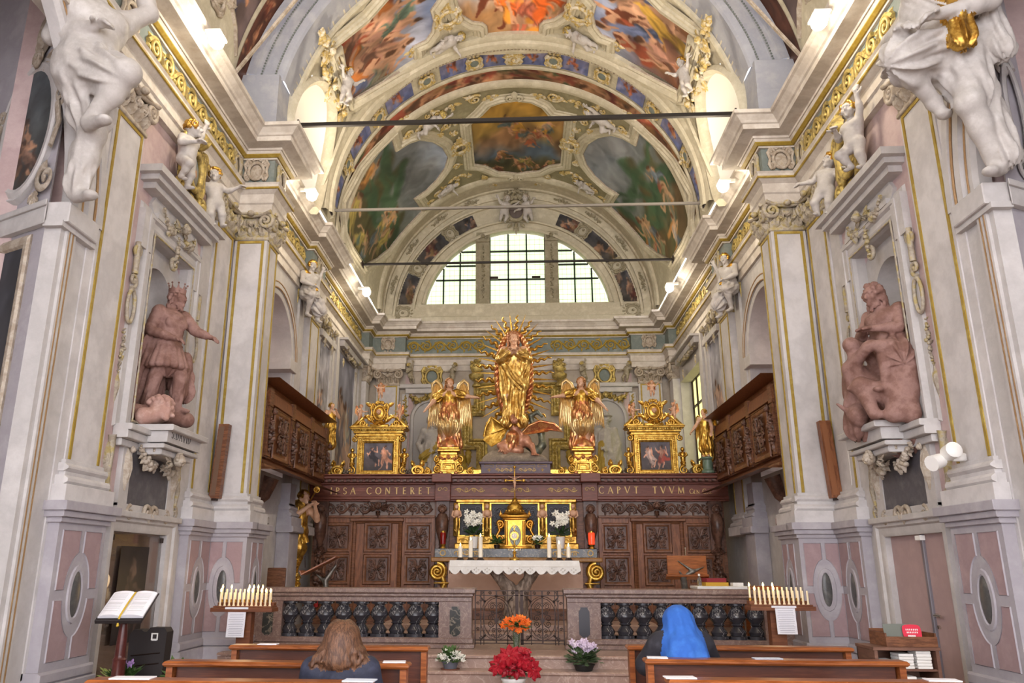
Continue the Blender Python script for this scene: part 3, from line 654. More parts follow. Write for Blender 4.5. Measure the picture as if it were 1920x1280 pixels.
# walls
for s, side in ((-1, 'left'), (1, 'right')):
    b = MB(WT(s, NAVE)); Y0, Y1, N0, N1, NZ0, NZ1 = 7.2, 11.96, 8.80, 9.98, 3.22, 5.54
    D0, D1, DZ = 8.78, 10.16, 1.98
    def wall_slab(x0, x1, y0, y1, d0=-.9, d1=0): b.box(x0, x1, y0, y1, d0, d1)
    wall_slab(Y0, D0, 0, NZ0); wall_slab(D1, Y1, 0, NZ0); wall_slab(D0, D1, DZ, NZ0)
    wall_slab(Y0, N0, NZ0, NZ1); wall_slab(N1, Y1, NZ0, NZ1); wall_slab(Y0, Y1, NZ1, 8.5)
    wl = struct('wall_'+side, b, PINK)
    # niche: flat recess with an arched, apsed hollow
    b = MB(WT(s, NAVE)); c = (N0+N1)/2; r = .44; sp = 4.86
    pts = [(c-r, NZ0)]+[(c-r*cos(a), sp+r*sin(a)) for a in np.linspace(0, pi, 17)]+[(c+r, NZ0)]
    L = len(pts); out = []
    for (x, y) in pts:
        if y <= sp: out.append((N0 if x < c else N1, y)); continue
        dx, dy = x-c, y-sp; k = min((N1-c)/abs(dx) if abs(dx) > 1e-6 else 9, (NZ1-sp)/dy); out.append((c+dx*k, sp+dy*k))
    pts.insert(1, (c-r, sp)); out.insert(1, (N0, sp)); pts.insert(-1, (c+r, sp)); out.insert(-1, (N1, sp)); L = len(pts)
    b.add([(x, y, -.12) for x, y in pts]+[(x, y, -.12) for x, y in out], [(i, i+1, L+i+1, L+i) for i in range(L-1)])
    e = .004; b.add([(N0+e, NZ0, 0), (N0+e, NZ0, -.12), (N0+e, NZ1-e, -.12), (N0+e, NZ1-e, 0), (N1-e, NZ0, 0), (N1-e, NZ0, -.12), (N1-e, NZ1-e, -.12), (N1-e, NZ1-e, 0)], [(0, 1, 2, 3), (4, 7, 6, 5), (3, 2, 6, 7)])
    an = np.linspace(0, pi, 15); ap = np.linspace(0, pi/2, 8)
    V = [(c-r*cos(a), z, -.12-.5*sin(a)) for z in (NZ0, sp) for a in an]
    b.add(V, [(i, i+1, 15+i+1, 15+i) for i in range(14)])
    V = [(c-r*cos(a)*cos(p), sp+r*sin(p), -.12-.5*sin(a)*cos(p)) for p in ap for a in an]
    b.add(V, [(j*15+i, j*15+i+1, j*15+15+i+1, j*15+15+i) for j in range(7) for i in range(14)])
    b.add([(N0, NZ0, 0), (N1, NZ0, 0), (N1, NZ0, -.7), (N0, NZ0, -.7)], [(0, 1, 2, 3)])
    obj('niche', b, STUCCO, wl, 40)
    b = MB(WT(s, NAVE)); fr = [(N0, NZ0), (N1, NZ0), (N1, NZ1), (N0, NZ1)]
    b.frame([(N0, NZ1), (N1, NZ1), (N1, NZ0-.02), (N0, NZ0-.02)], [(-.01, 0), (0, .05), (.05, .075), (.09, .06), (.14, .06), (.16, .10), (.20, .10), (.21, .0)])
    b.frame([(N0-.2, NZ1+.2), (N1+.2, NZ1+.2), (N1+.2, NZ0), (N0-.2, NZ0)], [(-.02, 0), (0, .03), (.1, .03), (.12, 0)])
    for q in (N0-.2, N1+.2):      # ears at the top corners
        b.box(q-.13, q+.13, NZ1-.28, NZ1+.22, 0, .085)
    for z0, z1, w in ((5.75, 5.82, .62), (6.02, 6.10, .9), (6.10, 6.17, .98), (6.17, 6.26, 1.06)): b.box(c-w, c+w, z0, z1, 0, .1 if z0 < 6 else .14+.22*(z0-6)*4)
    b.prism([(c-.6, 5.77), (c+.6, 5.77), (c+.72, 5.9), (c+.62, 6.05), (c-.62, 6.05), (c-.72, 5.9)], 0, .045)
    obj('niche_frame', b, STUCCO, wl, 30)
    b = MB(WT(s, NAVE)); b.frame([(N0+.0, NZ1), (N1, NZ1), (N1, NZ0), (N0, NZ0)], [(-.005, .076), (0, .084), (.012, .084), (.017, .07)])
    cherub(b, .13, c, 5.86, .12); garland(b, c-.5, 5.95, c-.08, 5.95, .22, .05, z=.08); garland(b, c+.08, 5.95, c+.5, 5.95, .22, .05, z=.08); garland(b, c, 5.75, c, 5.35, 0, .045, 6, z=.08)
    scroll(b, c, 5.36, .09, 1.3, .03, 1, pi/2, z=.05)
    for q, sx in ((N0-.33, -1), (N1+.33, 1)):
        b.tube([(q, y, .05) for y in np.linspace(5.3, 4.9, 6)], .035, 6); scroll(b, q, 5.2, .1, 1.4, .03, sx, pi/2, z=.02); scroll(b, q, 4.82, .09, 1.3, .028, -sx, -pi/2, z=.02)
        b.tube([(q+px, 4.5+py, .05) for px, py in oval(.085, .2, 16)], .022, 6, True); garland(b, q, 4.25, q, 3.7, 0, .035, 9); leaf(b, q, 3.7, -pi/2, .3, .08); leaf(b, q, 3.35, pi/2, .4, .06)
        scroll(b, q-sx*.04, 2.28, .13, 1.8, .032, sx, pi/2, z=.0); b.tube([(q-sx*.05, 2.35, .03), (q, 2.55, .03), (q-sx*.04, 2.8, .03), (q, 3.0, .03)], [.03, .04, .03, .05], 6); leaf(b, q, 2.95, -pi/2, .5, .12); acanthus(b, q, 2.65, pi/2, .25)
    obj('gilt_niche_ornament', b, GILTG, wl)
    # console, slate, door surround
    b = MB(WT(s, NAVE))
    for q0, q1, z0, z1, d in ((8.52, 9.1, 3.07, 3.14, .22), (8.52, 9.1, 2.98, 3.07, .18), (8.56, 9.1, 2.9, 2.98, .1), (9.85, 10.36, 3.07, 3.14, .22), (9.85, 10.36, 2.98, 3.07, .18), (9.85, 10.3, 2.9, 2.98, .1)): b.box(q0, q1, z0, z1, 0, d, .008)
    b.prism([(9.0, 3.0), (9.97, 3.0), (9.97, 3.2), (9.0, 3.2)], 0, .42)
    b.box(8.95, 10.02, 3.13, 3.2, 0, .5, .01); b.box(8.98, 9.99, 2.93, 2.98, 0, .4, .01); b.box(9.05, 9.92, 2.86, 2.93, 0, .34, .01)
    b.box(8.72, 8.93, 2.25, 2.95, 0, .06); b.box(9.97, 10.18, 2.25, 2.95, 0, .06); b.box(8.72, 10.18, 2.18, 2.28, 0, .07)
    b.frame([(D0, 0), (D0, DZ), (D1, DZ), (D1, 0)], [(-.005, -.1), (-.005, .03), (.04, .05), (.09, .05), (.11, .08), (.17, .08), (.18, 0)], closed=False)
    b.box(D0-.2, D1+.2, DZ+.15, DZ+.22, 0, .12, .01)
    obj('console_and_door_surround', b, STUCCO, wl, 30)
    b = MB(WT(s, NAVE)); b.box(8.93, 9.97, 2.28, 2.9, .01, .05, .006); slate = obj('slate_tablet', b, SLATE, wl, label='black slate tablet')
    b = MB(WT(s, NAVE)); cherub(b, .16, 9.48, 2.84, .3); cherub(b, .11, 9.1, 2.9, .2, False); cherub(b, .11, 9.86, 2.9, .2, False)
    garland(b, 8.95, 2.95, 9.4, 2.78, .12, .06, z=.12); garland(b, 9.56, 2.78, 10.0, 2.95, .12, .06, z=.12)
    for q in (8.82, 10.08): leaf(b, q, 2.92, -pi/2, .5, .14, z=.06); cherub(b, .07, q, 2.88, .08, False)
    scroll(b, 9.38, 2.2, .1, 1.4, .03, 1, 0, z=.07); scroll(b, 9.58, 2.2, .1, 1.4, .03, -1, pi, z=.07); leaf(b, 9.48, 2.25, -pi/2, .16, .14, z=.07)
    scroll(b, 9.0, 2.18, .09, 1.3, .022, 1, pi/2, z=.06); scroll(b, 9.95, 2.18, .09, 1.3, .022, -1, pi/2, z=.06)
    obj('console_ornament', b, ORN, wl)
    b = MB(WT(s, NAVE)); T0 = b.T
    f_ = Fr((s*(NAVE-.42), 9.04 if s < 0 else 9.92, 3.02), (0, -s, 0), (0, 0, 1), (-s, 0, 0)); b = MB(f_)
    letters(b, 'S.DAVID' if s < 0 else 'S.IOB', .06 if s < 0 else .2, .04, .1, .14, .2, .001, .004); obj('console_lettering', b, BLACKOV, wl, False)
# the giant pilasters: shaft with gilt edge lines, base, pedestal, capital
def pedestal(b, bp, bo, x0, x1, top=2.2, d=.12):
    """pedestal in a wall frame: x0..x1 wide, projecting d, with four sunk fields round an oval"""
    b.box(x0-.06, x1+.06, 0, .55, 0, d+.06, .01); b.box(x0-.04, x1+.04, .55, .66, 0, d+.04, .02); b.box(x0, x1, .66, 2.0, 0, d)
    for k, (z0, z1) in enumerate(((2.0, 2.05), (2.05, 2.11), (2.11, top))): b.box(x0-.03-.035*k, x1+.03+.035*k, z0, z1, 0, d+.03+.035*k, .006)
    m = (x0+x1)/2; zc = 1.33; w = (x1-x0); g = .11*w; sw = .045*w; rx, ry = .27*w*.62, .30
    bp_ = bp
    for sx in (-1, 1):
        for sz in (-1, 1):
            xs = sorted((m+sx*(w/2-g*.8), m+sx*sw)); zs = (zc+.05, 1.93) if sz > 0 else (.74, zc-.05)
            poly = []
            n = 9
            ox, oz = m, zc
            far = xs[0] if sx < 0 else xs[1]; near = xs[1] if sx < 0 else xs[0]; zfar = zs[1] if sz > 0 else zs[0]; znear = zs[0] if sz > 0 else zs[1]
            a0 = math.asin(min(1, abs(znear-zc)/(ry+.1))); a1 = math.acos(min(1, abs(near-m)/(rx+.08)))
            arc = [(m+sx*(rx+.08)*cos(a), zc+sz*(ry+.1)*sin(a)) for a in np.linspace(a0, a1, n)]
            poly = [(far, zfar), (far, znear)]+arc+[(near, zfar)]
            bp_.frame(poly if sx*sz > 0 else poly[::-1], [(0, d+.012), (.012, d-.01), (.02, d-.012)])
            cxm = sum(p[0] for p in poly)/len(poly); q = len(poly)
            bp_.mi = 1; bp_.add([(x, z, d+.004) for x, z in poly]+[((far*.8+near*.2), zfar*.8+znear*.2, d+.004)], [(i, (i+1) % q, q) for i in range(q)]); bp_.mi = 0
    bo.frame(oval(rx*.62, ry*.72, 20, m, zc), [(0, d+.004), (-.01, d+.016), (-.05, d+.014), (-.06, d)])
    bo.mi = 1; dome(bo, rx*.62, ry*.72, .02, m, zc, d+.003); bo.mi = 0
def pbase(b, x0, x1, d, z=2.2, ex0=1, ex1=1):
    for k, (z0, z1, p, bv) in enumerate(((0, .16, .13, .004), (.16, .25, .10, .03), (.25, .29, .05, .004), (.29, .37, .075, .03), (.37, .41, .03, .004))):
        b.box(x0-p*ex0, x1+p*ex1, z+z0, z+z1, -.05, d+p, bv)
def capital(b, x0, x1, d, z0=6.62, z1=7.02):
    """composite capital on a pilaster: two rows of acanthus, volutes, abacus, a head and swags"""
    w = x1-x0; m = (x0+x1)/2; h = z1-z0
    b.box(x0-.02, x1+.02, z0-.05, z0, 0, d+.03, .01); b.box(x0, x1, z0, z1-.06, 0, d+.01)
    n = max(2, int(round(w/.17)))
    for i in range(n):
        x = x0+(i+.5)*w/n; leaf(b, x, z0, pi/2, h*.5, w/n*.95, .07, .9, z=d+.01)
    for i in range(n+1):
        x = x0+i*w/n; leaf(b, x, z0+h*.25, pi/2, h*.5, w/n*.8, .08, .9, z=d+.01)
    for q, e in ((x0+.05, -1), (x1-.05, 1)):
        scroll(b, q+e*.02, z1-.14, .13, 1.8, .04, -e, pi/2, z=d+.04); leaf(b, q, z1-.3, pi/2-e*.3, .2, .14, .06, z=d)
    cherub(b, .1, m, z1-.2, d+.02, w > .5); garland(b, x0+.1, z1-.12, m-.06, z1-.16, .1, .035, 8, z=d+.03); garland(b, m+.06, z1-.16, x1-.1, z1-.12, .1, .035, 8, z=d+.03)
    b.tube([(x, z1-.045+.03*(2*(x-m)/w)**2, d+.04+.05*(2*(x-m)/w)**2) for x in np.linspace(x0-.06, x1+.06, 9)], .035, 6)
    b.box(x0-.04, x1+.04, z1-.04, z1, -.02, d+.1, .01); b.ell((m, z1-.03, d+.12), (.06, .05, .05), 8, 5)
def pilaster(name, T, x0, x1, d, zo=0, ex=(1, 1), gilt=True, goldcap=False, ped=True):
    r = thing(name, None, None, T(np.array([[(x0+x1)/2, 0, 0.]]))[0]); r['kind'] = 'structure'
    b = MB(T); b.box(x0, x1, 2.5, 6.6, 0, d); obj('shaft', b, SHAFT, r)
    b = MB(T); pbase(b, x0, x1, d+zo, 2.2+zo, *ex); obj('base', b, SHAFT, r, 40)
    if ped:
        bp, bo = MB(T), MB(T); b = MB(T); pedestal(b, bp, bo, x0-.1*ex[0], x1+.1*ex[1], 2.2+zo, d+.1)
        obj('pedestal', b, LILAC, r, 30); obj('pedestal_panel', bp, [LILAC, MAUVE], r, 30); obj('stone_oval', bo, [LILAC, BLACKOV], r, 40, 'dark stone oval')
    b = MB(T); capital(b, x0, x1, d); obj('capital', b, GILTG if goldcap else ORN, r, 40)
    if gilt:
        b = MB(T); e = .045
        for q in (x0+e, x1-e-.04): b.box(q, q+.04, 2.62, 6.56, d, d+.012)
        b.box(x0+e+.041, x1-e-.041, 6.52, 6.56, d, d+.012); obj('gilt_edge_line', b, GOLDP, r)
    return r
n_ = 0
def nm(o, s): o.name = s; return o
for s in (-1, 1):
    pilaster('pilaster', WT(s, NAVE), 7.58, 8.26, .06)                 # near giant pilaster
    b = MB(WT(s, NAVE))
    b.box(7.2, 7.44, 0, 8, 0, .03); struct('trim_1', b, STUCCO); b = MB(WT(s, NAVE)); b.box(7.44, 7.58, .6, 7, 0, .045); struct('trim_2', b, SHAFT)
    pilaster('pilaster', WT(s, NAVE), 10.62, 11.35, .06, ex=(1, 0), goldcap=True)      # nave side of the chancel pier
    b = MB(WT(s, NAVE)); b.box(10.3, 10.62, .6, 7, 0, .035); struct('trim_3', b, STUCCO)
    # the pier's front and inner faces
    b = MB(); b.box(s*NAVE, s*(PIER+.06), 11.46, 12.0, 0, 8.4); struct('wall_pier', b, SHAFT)
    T = Fr((s*4.2, 11.46, 0), (-s, 0, 0), (0, 0, 1), (0, -1, 0))
    pilaster('pilaster', T, -.24, .28, .06, .004, ex=(0, 1), goldcap=True)
    pilaster('pilaster', WT(s, PIER+.06), 11.46, 11.96, .06, -.004, ex=(0, 1), goldcap=True)
# entablature all round
def ent_path():
    R = [(4.47, 3.5), (4.47, 11.4), (3.92, 11.4), (3.92, 11.96), (4.42, 11.96), (4.42, 15.2), (4.27, 15.2), (4.27, 16.25), (4.42, 16.25), (4.42, 21.2), (4.2, 21.2), (4.2, 21.75), (3.25, 21.75), (3.25, 22.0)]
    return R+[(-x, y) for x, y in R[::-1]]
EP = ent_path()
b = MB(); b.plan(EP, [(-.3, 7.02), (.05, 7.02), (.05, 7.17), (.075, 7.19), (.075, 7.34), (.1, 7.36), (.15, 7.40), (.16, 7.47), (.18, 7.5), (.03, 7.52)]); arch_ = struct('trim_4', b, CORNICE, None, False)
b = MB(); b.plan(EP, [(.03, 7.5), (.03, 8.0)]); frz = struct('trim_5', b, FRIEZE, None, False)
b = MB(); b.plan(EP, [(.03, 7.96), (.07, 7.96), (.08, 8.0), (.13, 8.02), (.16, 8.07), (.18, 8.07), (.18, 8.11), (.38, 8.12), (.38, 8.20), (.41, 8.21), (.43, 8.24), (.50, 8.30), (.54, 8.31), (.54, 8.37), (.2, 8.39), (-.4, 8.42)]); corn = struct('trim_6', b, CORNICE, None, False)
b = MB(); b.plan(EP, [(.152, 7.395), (.168, 7.405), (.172, 7.425), (.156, 7.43)]); b.plan(EP, [(.08, 7.985), (.1, 7.985), (.14, 8.015), (.14, 8.03)]); obj('gilt_fillet', b, GOLDP, arch_, False)
# frieze ornament: gilt scrolls on the long runs, cartouches on the breaks
for s in (-1, 1):
    b = MB(WT(s, 4.44)); rinceau(b, 3.0, .44, .035, 8, 8.0, 7.76); obj('frieze_scrollwork', b, STATG, frz)
    b = MB(WT(s, 4.44)); rinceau(b, 2.5, .44, .035, 7, 4.7, 7.76); obj('frieze_scrollwork', b, ORN, frz)
    b = MB(WT(s, 4.39)); rinceau(b, 2.7, .44, .032, 7, 12.35, 7.76); rinceau(b, 4.4, .44, .032, 11, 16.6, 7.76); obj('frieze_scrollwork', b, STATG, frz)
    for T, x in ((WT(s, 4.44), 7.55), (WT(s, 4.44), 11.13), (WT(s, PIER-.03), 11.68), (Fr((s*4.18, 11.37, 0), (1, 0, 0), (0, 0, 1)), 0), (WT(s, 4.24), 15.72), (Fr((s*3.72, 21.72, 0), (1, 0, 0), (0, 0, 1)), 0)):
        b = MB(T); cartouche(b, .2, .24, .035, x, 7.76); dome(b, .11, .14, .02, x, 7.76); obj('frieze_cartouche', b, GILTG if x > 7.6 else ORN, frz)
b = MB(FT(21.97)); rinceau(b, 2.3, .42, .026, 6, -3.2, 7.76); rinceau(b, 2.3, .42, .026, 6, .95, 7.76); obj('frieze_scrollwork', b, GOLDP, frz)
# chancel walls
for s, side in ((-1, 'left'), (1, 'right')):
    w = MB(WT(s, CHAN)); A0, A1, AS = 12.55, 14.75, 5.35; ac, ar = (A0+A1)/2, (A1-A0)/2
    w.box(11.9, A0, 0, 8.4, -.6, 0); w.box(A1, 22.3, 0, 8.4, -.6, 0) if s < 0 else None
    if s > 0:       # a tall side window lights the retro-choir
        w.box(A1, 18.9, 0, 8.4, -.6, 0); w.box(21.2, 22.3, 0, 8.4, -.6, 0); w.box(18.9, 21.2, 0, 3.6, -.6, 0); w.box(18.9, 21.2, 6.45, 8.4, -.6, 0)
    w.box(A0, A1, 0, 3.2, -.6, 0)
    an = np.linspace(0, pi, 21); pts = [(ac-ar*cos(a), AS+ar*sin(a)) for a in an]; top = [(A0+(A1-A0)*i/20, 8.4) for i in range(21)]
    w.add([(x, y, 0) for x, y in pts+top], [(i, i+1, 21+i+1, 21+i) for i in range(20)]); w.add([(x, y, z) for z in (0, -.6) for x, y in pts], [(i, i+1, 21+i+1, 21+i) for i in range(20)])
    wl = struct('wall_chancel_'+side, w, STUCCO)
    b = MB(); b.box(s*(CHAN+1.6), s*(CHAN+1.7), 11, 16.5, 2.8, 8.4); b.box(s*(CHAN+.55), s*(CHAN+1.7), 11.0, 11.1, 2.8, 8.4); b.box(s*(CHAN+.55), s*(CHAN+1.7), 16.4, 16.5, 2.8, 8.4); b.box(s*(CHAN+.55), s*(CHAN+1.7), 11, 16.5, 3.1, 3.2); obj('loft_back_wall', b, PINK, wl)
    b = MB(WT(s, CHAN)); b.frame([(A0, 3.3), (A0, AS)]+pts[1:-1]+[(A1, AS), (A1, 3.3)], [(-.01, -.6), (-.01, .02), (.03, .04), (.08, .03), (.1, .06), (.2, .06), (.22, .02), (.3, .02), (.3, 0)], closed=False)
    for q in (A0, A1): b.box(q-.33, q+.12, AS-.12, AS+.1, -.6, .1, .01)
    obj('loft_arch', b, STUCCO, wl, 40); b = MB(WT(s, CHAN)); b.frame([(A0, AS+.1)]+pts[1:-1]+[(A1, AS+.1)], [(.085, .06), (.09, .07), (.105, .07), (.11, .06)], closed=False); b.frame([(A0, AS+.1)]+pts[1:-1]+[(A1, AS+.1)], [(.195, .06), (.2, .07), (.215, .07), (.22, .06)], closed=False); obj('gilt_fillet', b, LINE, wl)
    b = MB(WT(s, CHAN)); b.box(16.45, 16.6, 3.3, 7, 0, .05); b.box(14.95, 15.3, 3.3, 7, 0, .05); b.box(17.85, 18.05, 3.3, 7, 0, .06); b.box(18.2, 18.5, 3.3, 7, 0, .08); (b.box(20.6, 20.75, 3.3, 7, 0, .06), b.box(20.9, 21.2, 3.3, 7, 0, .08)) if s < 0 else None; obj('wall_strip', b, STUCCO, wl)
    pilaster('pilaster', WT(s, CHAN), 15.4, 16.15, .15, ped=False, goldcap=True)
    pilaster('pilaster', WT(s, CHAN), 21.25, 21.7, .2, ped=False, gilt=False)
    b = MB(WT(s, CHAN)); b.box(16.6, 17.95, 6.55, 6.7, 0, .12, .01); b.box(18.35, 20.9, 6.95, 7.0, 0, .3, .01); b.box(18.4, 20.8, 6.8, 6.95, 0, .2, .01)
    b.frame([(16.75, 6.5), (17.75, 6.5), (17.75, 3.4), (16.75, 3.4)], [(-.01, 0), (0, .04), (.08, .04), (.1, 0)])
    if s < 0: b.frame([(18.6, 6.75), (20.55, 6.75), (20.55, 3.4), (18.6, 3.4)], [(-.01, 0), (0, .04), (.08, .04), (.1, 0)])
    obj('picture_surround', b, STUCCO, wl)
    for q, z in ((17.25, 6.95), (19.6, 7.2)): b = MB(WT(s, CHAN)); cartouche(b, .3, .36, .05, q, z); obj('wall_cartouche', b, GILTG, wl)
    b = MB(WT(s, CHAN)); garland(b, 18.7, 6.9, 20.5, 6.9, .15, .07, 16, z=.1); obj('garland', b, GILTG, wl)
    for q in (16.9, 17.6, 18.8, 20.3): b = MB(WT(s, CHAN)); cherub(b, .15, q, 6.85, .1); acanthus(b, q, 6.6, -pi/2, .25, z=.1); obj('winged_cherub_head', b, GILTG, wl)
sg = mat('side_window_glass', 'e3dd96', .4, emit=('ece59a', .85)); w_ = thing('window_2', None, None, (CHAN, 20, 3.6)); w_['kind'] = 'structure'
for i in range(5):
    for k in range(4): b = MB(WT(1, CHAN)); b.box(18.9+.575*i, 18.9+.575*(i+1), 3.6+.7125*k, 3.6+.7125*(k+1), -.34, -.32); obj('pane', b, sg, w_, False) if i < 4 else None
b = MB(WT(1, CHAN))
for q in (18.9, 19.475, 20.05, 20.625, 21.15): b.box(q-.02, q+.03, 3.6, 6.45, -.32, -.28)
for k in range(5): b.box(18.9, 21.2, 3.58+.7125*k, 3.63+.7125*k, -.32, -.28)
obj('window_frame', b, IRON, w_)
# paintings let into the chancel walls
def wall_fresco(seed, top, bot, pal, n, asp=2.6, hr=(.3, .5)):
    c = Canvas(90, asp, top, bot, seed); c.clouds(8, np.array(top)*1.15, .4, 1); c.crowd(n, pal, hr, (.18, .6), .3, (.6, .48, .4)); c.noise(7, .25); return c.done(1.1, .8)
PAL1 = [(.55, .25, .15), (.3, .32, .4), (.6, .45, .25), (.35, .3, .22), (.5, .2, .18)]
PAL2 = [(.6, .58, .52), (.4, .36, .38), (.5, .4, .36), (.35, .35, .4)]
for s in (-1, 1):
    tx = 'beside' if s < 0 else 'beyond'
    r = thing('wall_painting', ('tall narrow fresco with red draped figure on the left chancel wall' if s < 0 else 'tall narrow pale fresco of a small figure on the right chancel wall'), 'painting', (s*CHAN, 17.25, 3.4))
    painted('picture', [(16.75, 3.4), (17.75, 3.4), (17.75, 6.5), (16.75, 6.5)], WT(s, CHAN-.012), wall_fresco(11 if s < 0 else 15, (.5, .5, .55), (.42, .38, .33), PAL1 if s < 0 else PAL2, 5, 2.9, (.7, 1.1)), r, res=120)
r = thing('wall_painting', 'wide dark fresco of robed figures nearest the altar wall, left side', 'painting', (-CHAN, 19.6, 3.4))
painted('picture', [(18.6, 3.4), (20.55, 3.4), (20.55, 6.75), (18.6, 6.75)], WT(-1, CHAN-.012), wall_fresco(21, (.42, .42, .48), (.4, .4, .42), PAL2, 6, 1.7, (.7, 1.0)), r, res=140)
# back wall with niches, lunette window, surround
b = MB(); b.box(-5.2, 5.2, BACK, BACK+.4, 0, 9.03); wbk = struct('wall_back', b, BACKW)
b = MB(FT(BACK)); WR, WZ = 2.74, 8.6; an = np.linspace(-pi/2, pi/2, 41)
a0 = math.asin((9.05-WZ)/WR)
inn = [(WR*cos(a), WZ+WR*sin(a)) for a in np.linspace(pi-a0, a0, 41)]; outp = [(4.3*cos(a), VZ+4.3*sin(a)) for a in np.linspace(pi, 0, 41)]
b.add([(x, y, 0) for x, y in inn+outp], [(i, i+1, 41+i+1, 41+i) for i in range(40)]); b.add([(x, y, z) for z in (0, -.4) for x, y in inn], [(i, i+1, 41+i+1, 41+i) for i in range(40)])
b.box(-5, 5, 8.4, 9.05, -.4, .03); b.box(-3.4, 3.4, 8.42, 8.6, 0, .25, .02)
lun = struct('wall_lunette', b, CREAM)
def ring(b, r0, r1, h, n=44, cz=WZ, lim=0, bv=.02):
    A = pi/2-lim; b.rev([(r0, BACK), (r0+bv*.3, BACK-h+bv*.4), (r0+bv, BACK-h), (r1-bv, BACK-h), (r1-bv*.3, BACK-h+bv*.4), (r1, BACK)], 0, cz, -A, A, n)
b = MB(); ring(b, 2.74, 2.84, .09, lim=.16); ring(b, 2.84, 3.02, .05, lim=.15); ring(b, 3.02, 3.1, .1, lim=.1); ring(b, 3.58, 3.66, .1, lim=.02); ring(b, 3.66, 3.9, .06, cz=VZ); ring(b, 3.9, 4.0, .14, cz=VZ); obj('lunette_moulding', b, CREAM, lun, 40)
LP = [(-84, -66), (-58, -40), (-33, -22), (22, 33), (40, 58), (66, 84)]
for i, (q0, q1) in enumerate(LP):
    poly = [(r*sin(radians(a)), WZ+r*cos(radians(a))) for r, A in ((3.14, np.linspace(q0, q1, 8)), (3.54, np.linspace(q1, q0, 8))) for a in A]
    c = Canvas(60, 1, (.32, .32, .36), (.34, .30, .26), 50+i); c.crowd(3, PAL1, (.5, .8)); c.clouds(6, (.5, .45, .4)); c.noise(9, .3)
    painted('small_fresco', poly, FT(BACK-.02), c.done(.75, .7), lun, res=46)
def lunT(a, R, cz, y): q = radians(a); return Fr((R*sin(q), y, cz+R*cos(q)), (cos(q), 0, -sin(q)), (sin(q), 0, cos(q)), (0, -1, 0))
for a in (-62, -36.5, 36.5, 62, -87, 87): b = MB(lunT(a, 3.34, WZ, BACK-.02)); cartouche(b, .22, .26, .035); cherub(b, .08, 0, .02, .03, False); obj('lunette_cartouche', b, DUSK, lun)
for a in (-56, -38, -22, 22, 38, 56, -76, 76): b = MB(lunT(a, 3.78, VZ, BACK-.07)); cherub(b, .11, 0, 0, 0); garland(b, -.3, 0, -.1, 0, .03, .04, 5); garland(b, .1, 0, .3, 0, .03, .04, 5); obj('winged_cherub_head', b, DUSK, lun)
# the window: three lights, leaded panes
WG = mat('greenish_window_glass', 'dcecc8', .35, var=['cbe2b4', 'e6f2d8'], scale=1.2); 
_b = WG.node_tree.nodes['Principled BSDF']; _b.inputs['Emission Color'].default_value = (*lin('e2f4cc'), 1); _b.inputs['Emission Strength'].default_value = .68
LEAD = mat('dark_lead_bar', '1f2a1c', .6)
win = thing('window_1', None, None, (0, BACK+.2, 9.05)); win['kind'] = 'structure'
def ztop(x): return WZ+sqrt(max(0, 2.72**2-x*x))
for (x0, x1) in ((-2.68, -1.2), (-.8, .85), (1.22, 2.72)):
    xs = np.linspace(x0, x1, 15); mn = 3
    step = (x1-x0)/mn
    zr = [9.06, 9.85, 10.42 if x0 > -1 and x0 < 0 else 10.3, 10.75, 11.4]
    for i in range(mn):
        for j in range(4):
            a, c = x0+i*step, x0+(i+1)*step; q = np.linspace(a, c, 7); lo_, hi_ = zr[j], zr[j+1]
            tp = [min(hi_, ztop(x)) for x in q]
            if max(tp) <= lo_+.03: continue
            bb = MB(FT(BACK+.2)); bb.add([(x, lo_, 0) for x in q]+[(x, max(lo_, t), 0) for x, t in zip(q, tp)], [(k, k+1, 7+k+1, 7+k) for k in range(6)])
            obj('pane', bb, WG, win, False)
    b = MB(FT(BACK+.17))
    for i in range(mn+1):
        x = x0+i*step; b.box(x-.022, x+.022, 9.05, ztop(x), 0, .05)
    for z in zr[:-1]:
        lo_, hi_ = x0, x1
        if z > WZ: e = sqrt(max(0, 2.72**2-(z-WZ)**2)); lo_, hi_ = max(x0, -e), min(x1, e)
        if hi_ > lo_: b.box(lo_, hi_, z-.022, z+.022, 0, .05)
    obj('window_bar', b, LEAD, win, False)
    b = MB(FT(BACK+.185))
    for i in range(1, 11):
        x = x0+(x1-x0)*i/11; b.box(x-.0025, x+.0025, 9.05, ztop(x), 0, .01)
    for i in range(1, 15):
        z = 9.05+i*.16; e = sqrt(max(0, 2.72**2-(z-WZ)**2)); lo_, hi_ = max(x0, -e), min(x1, e)
        if hi_ > lo_: b.box(lo_, hi_, z-.0025, z+.0025, 0, .01)
    obj('leading', b, mat('grey_lead', 'a9b59c', .6), win, False)
b = MB(FT(BACK+.2)); b.box(-1.22, -.8, 9.05, 11.32, -.1, .2); b.box(.84, 1.24, 9.05, 11.32, -.1, .2)
for m_ in (-1.0, 1.04):
    b.box(m_-.2, m_+.2, 9.05, 9.15, 0, .24); b.box(m_-.2, m_+.2, 11.0, 11.3, 0, .26)
    for z in (9.35, 9.75, 10.15, 10.55): cartouche(b, .09, .14, .02, m_, z); 
    garland(b, m_, 10.95, m_, 9.2, 0, .04, 22, z=.2); cherub(b, .12, m_, 11.15, .26)
    for dx in (-.16, .16): b.box(m_+dx-.02, m_+dx+.02, 9.15, 11.0, 0, .22)
obj('window_mullion', b, DUSK, win)
b = MB(FT(BACK+.1)); b.box(-.8, -.55, 9.83, 9.9, 0, .12, .01); b.box(.45, .7, 9.83, 9.9, 0, .12, .01); obj('window_opener', b, IRON, win)
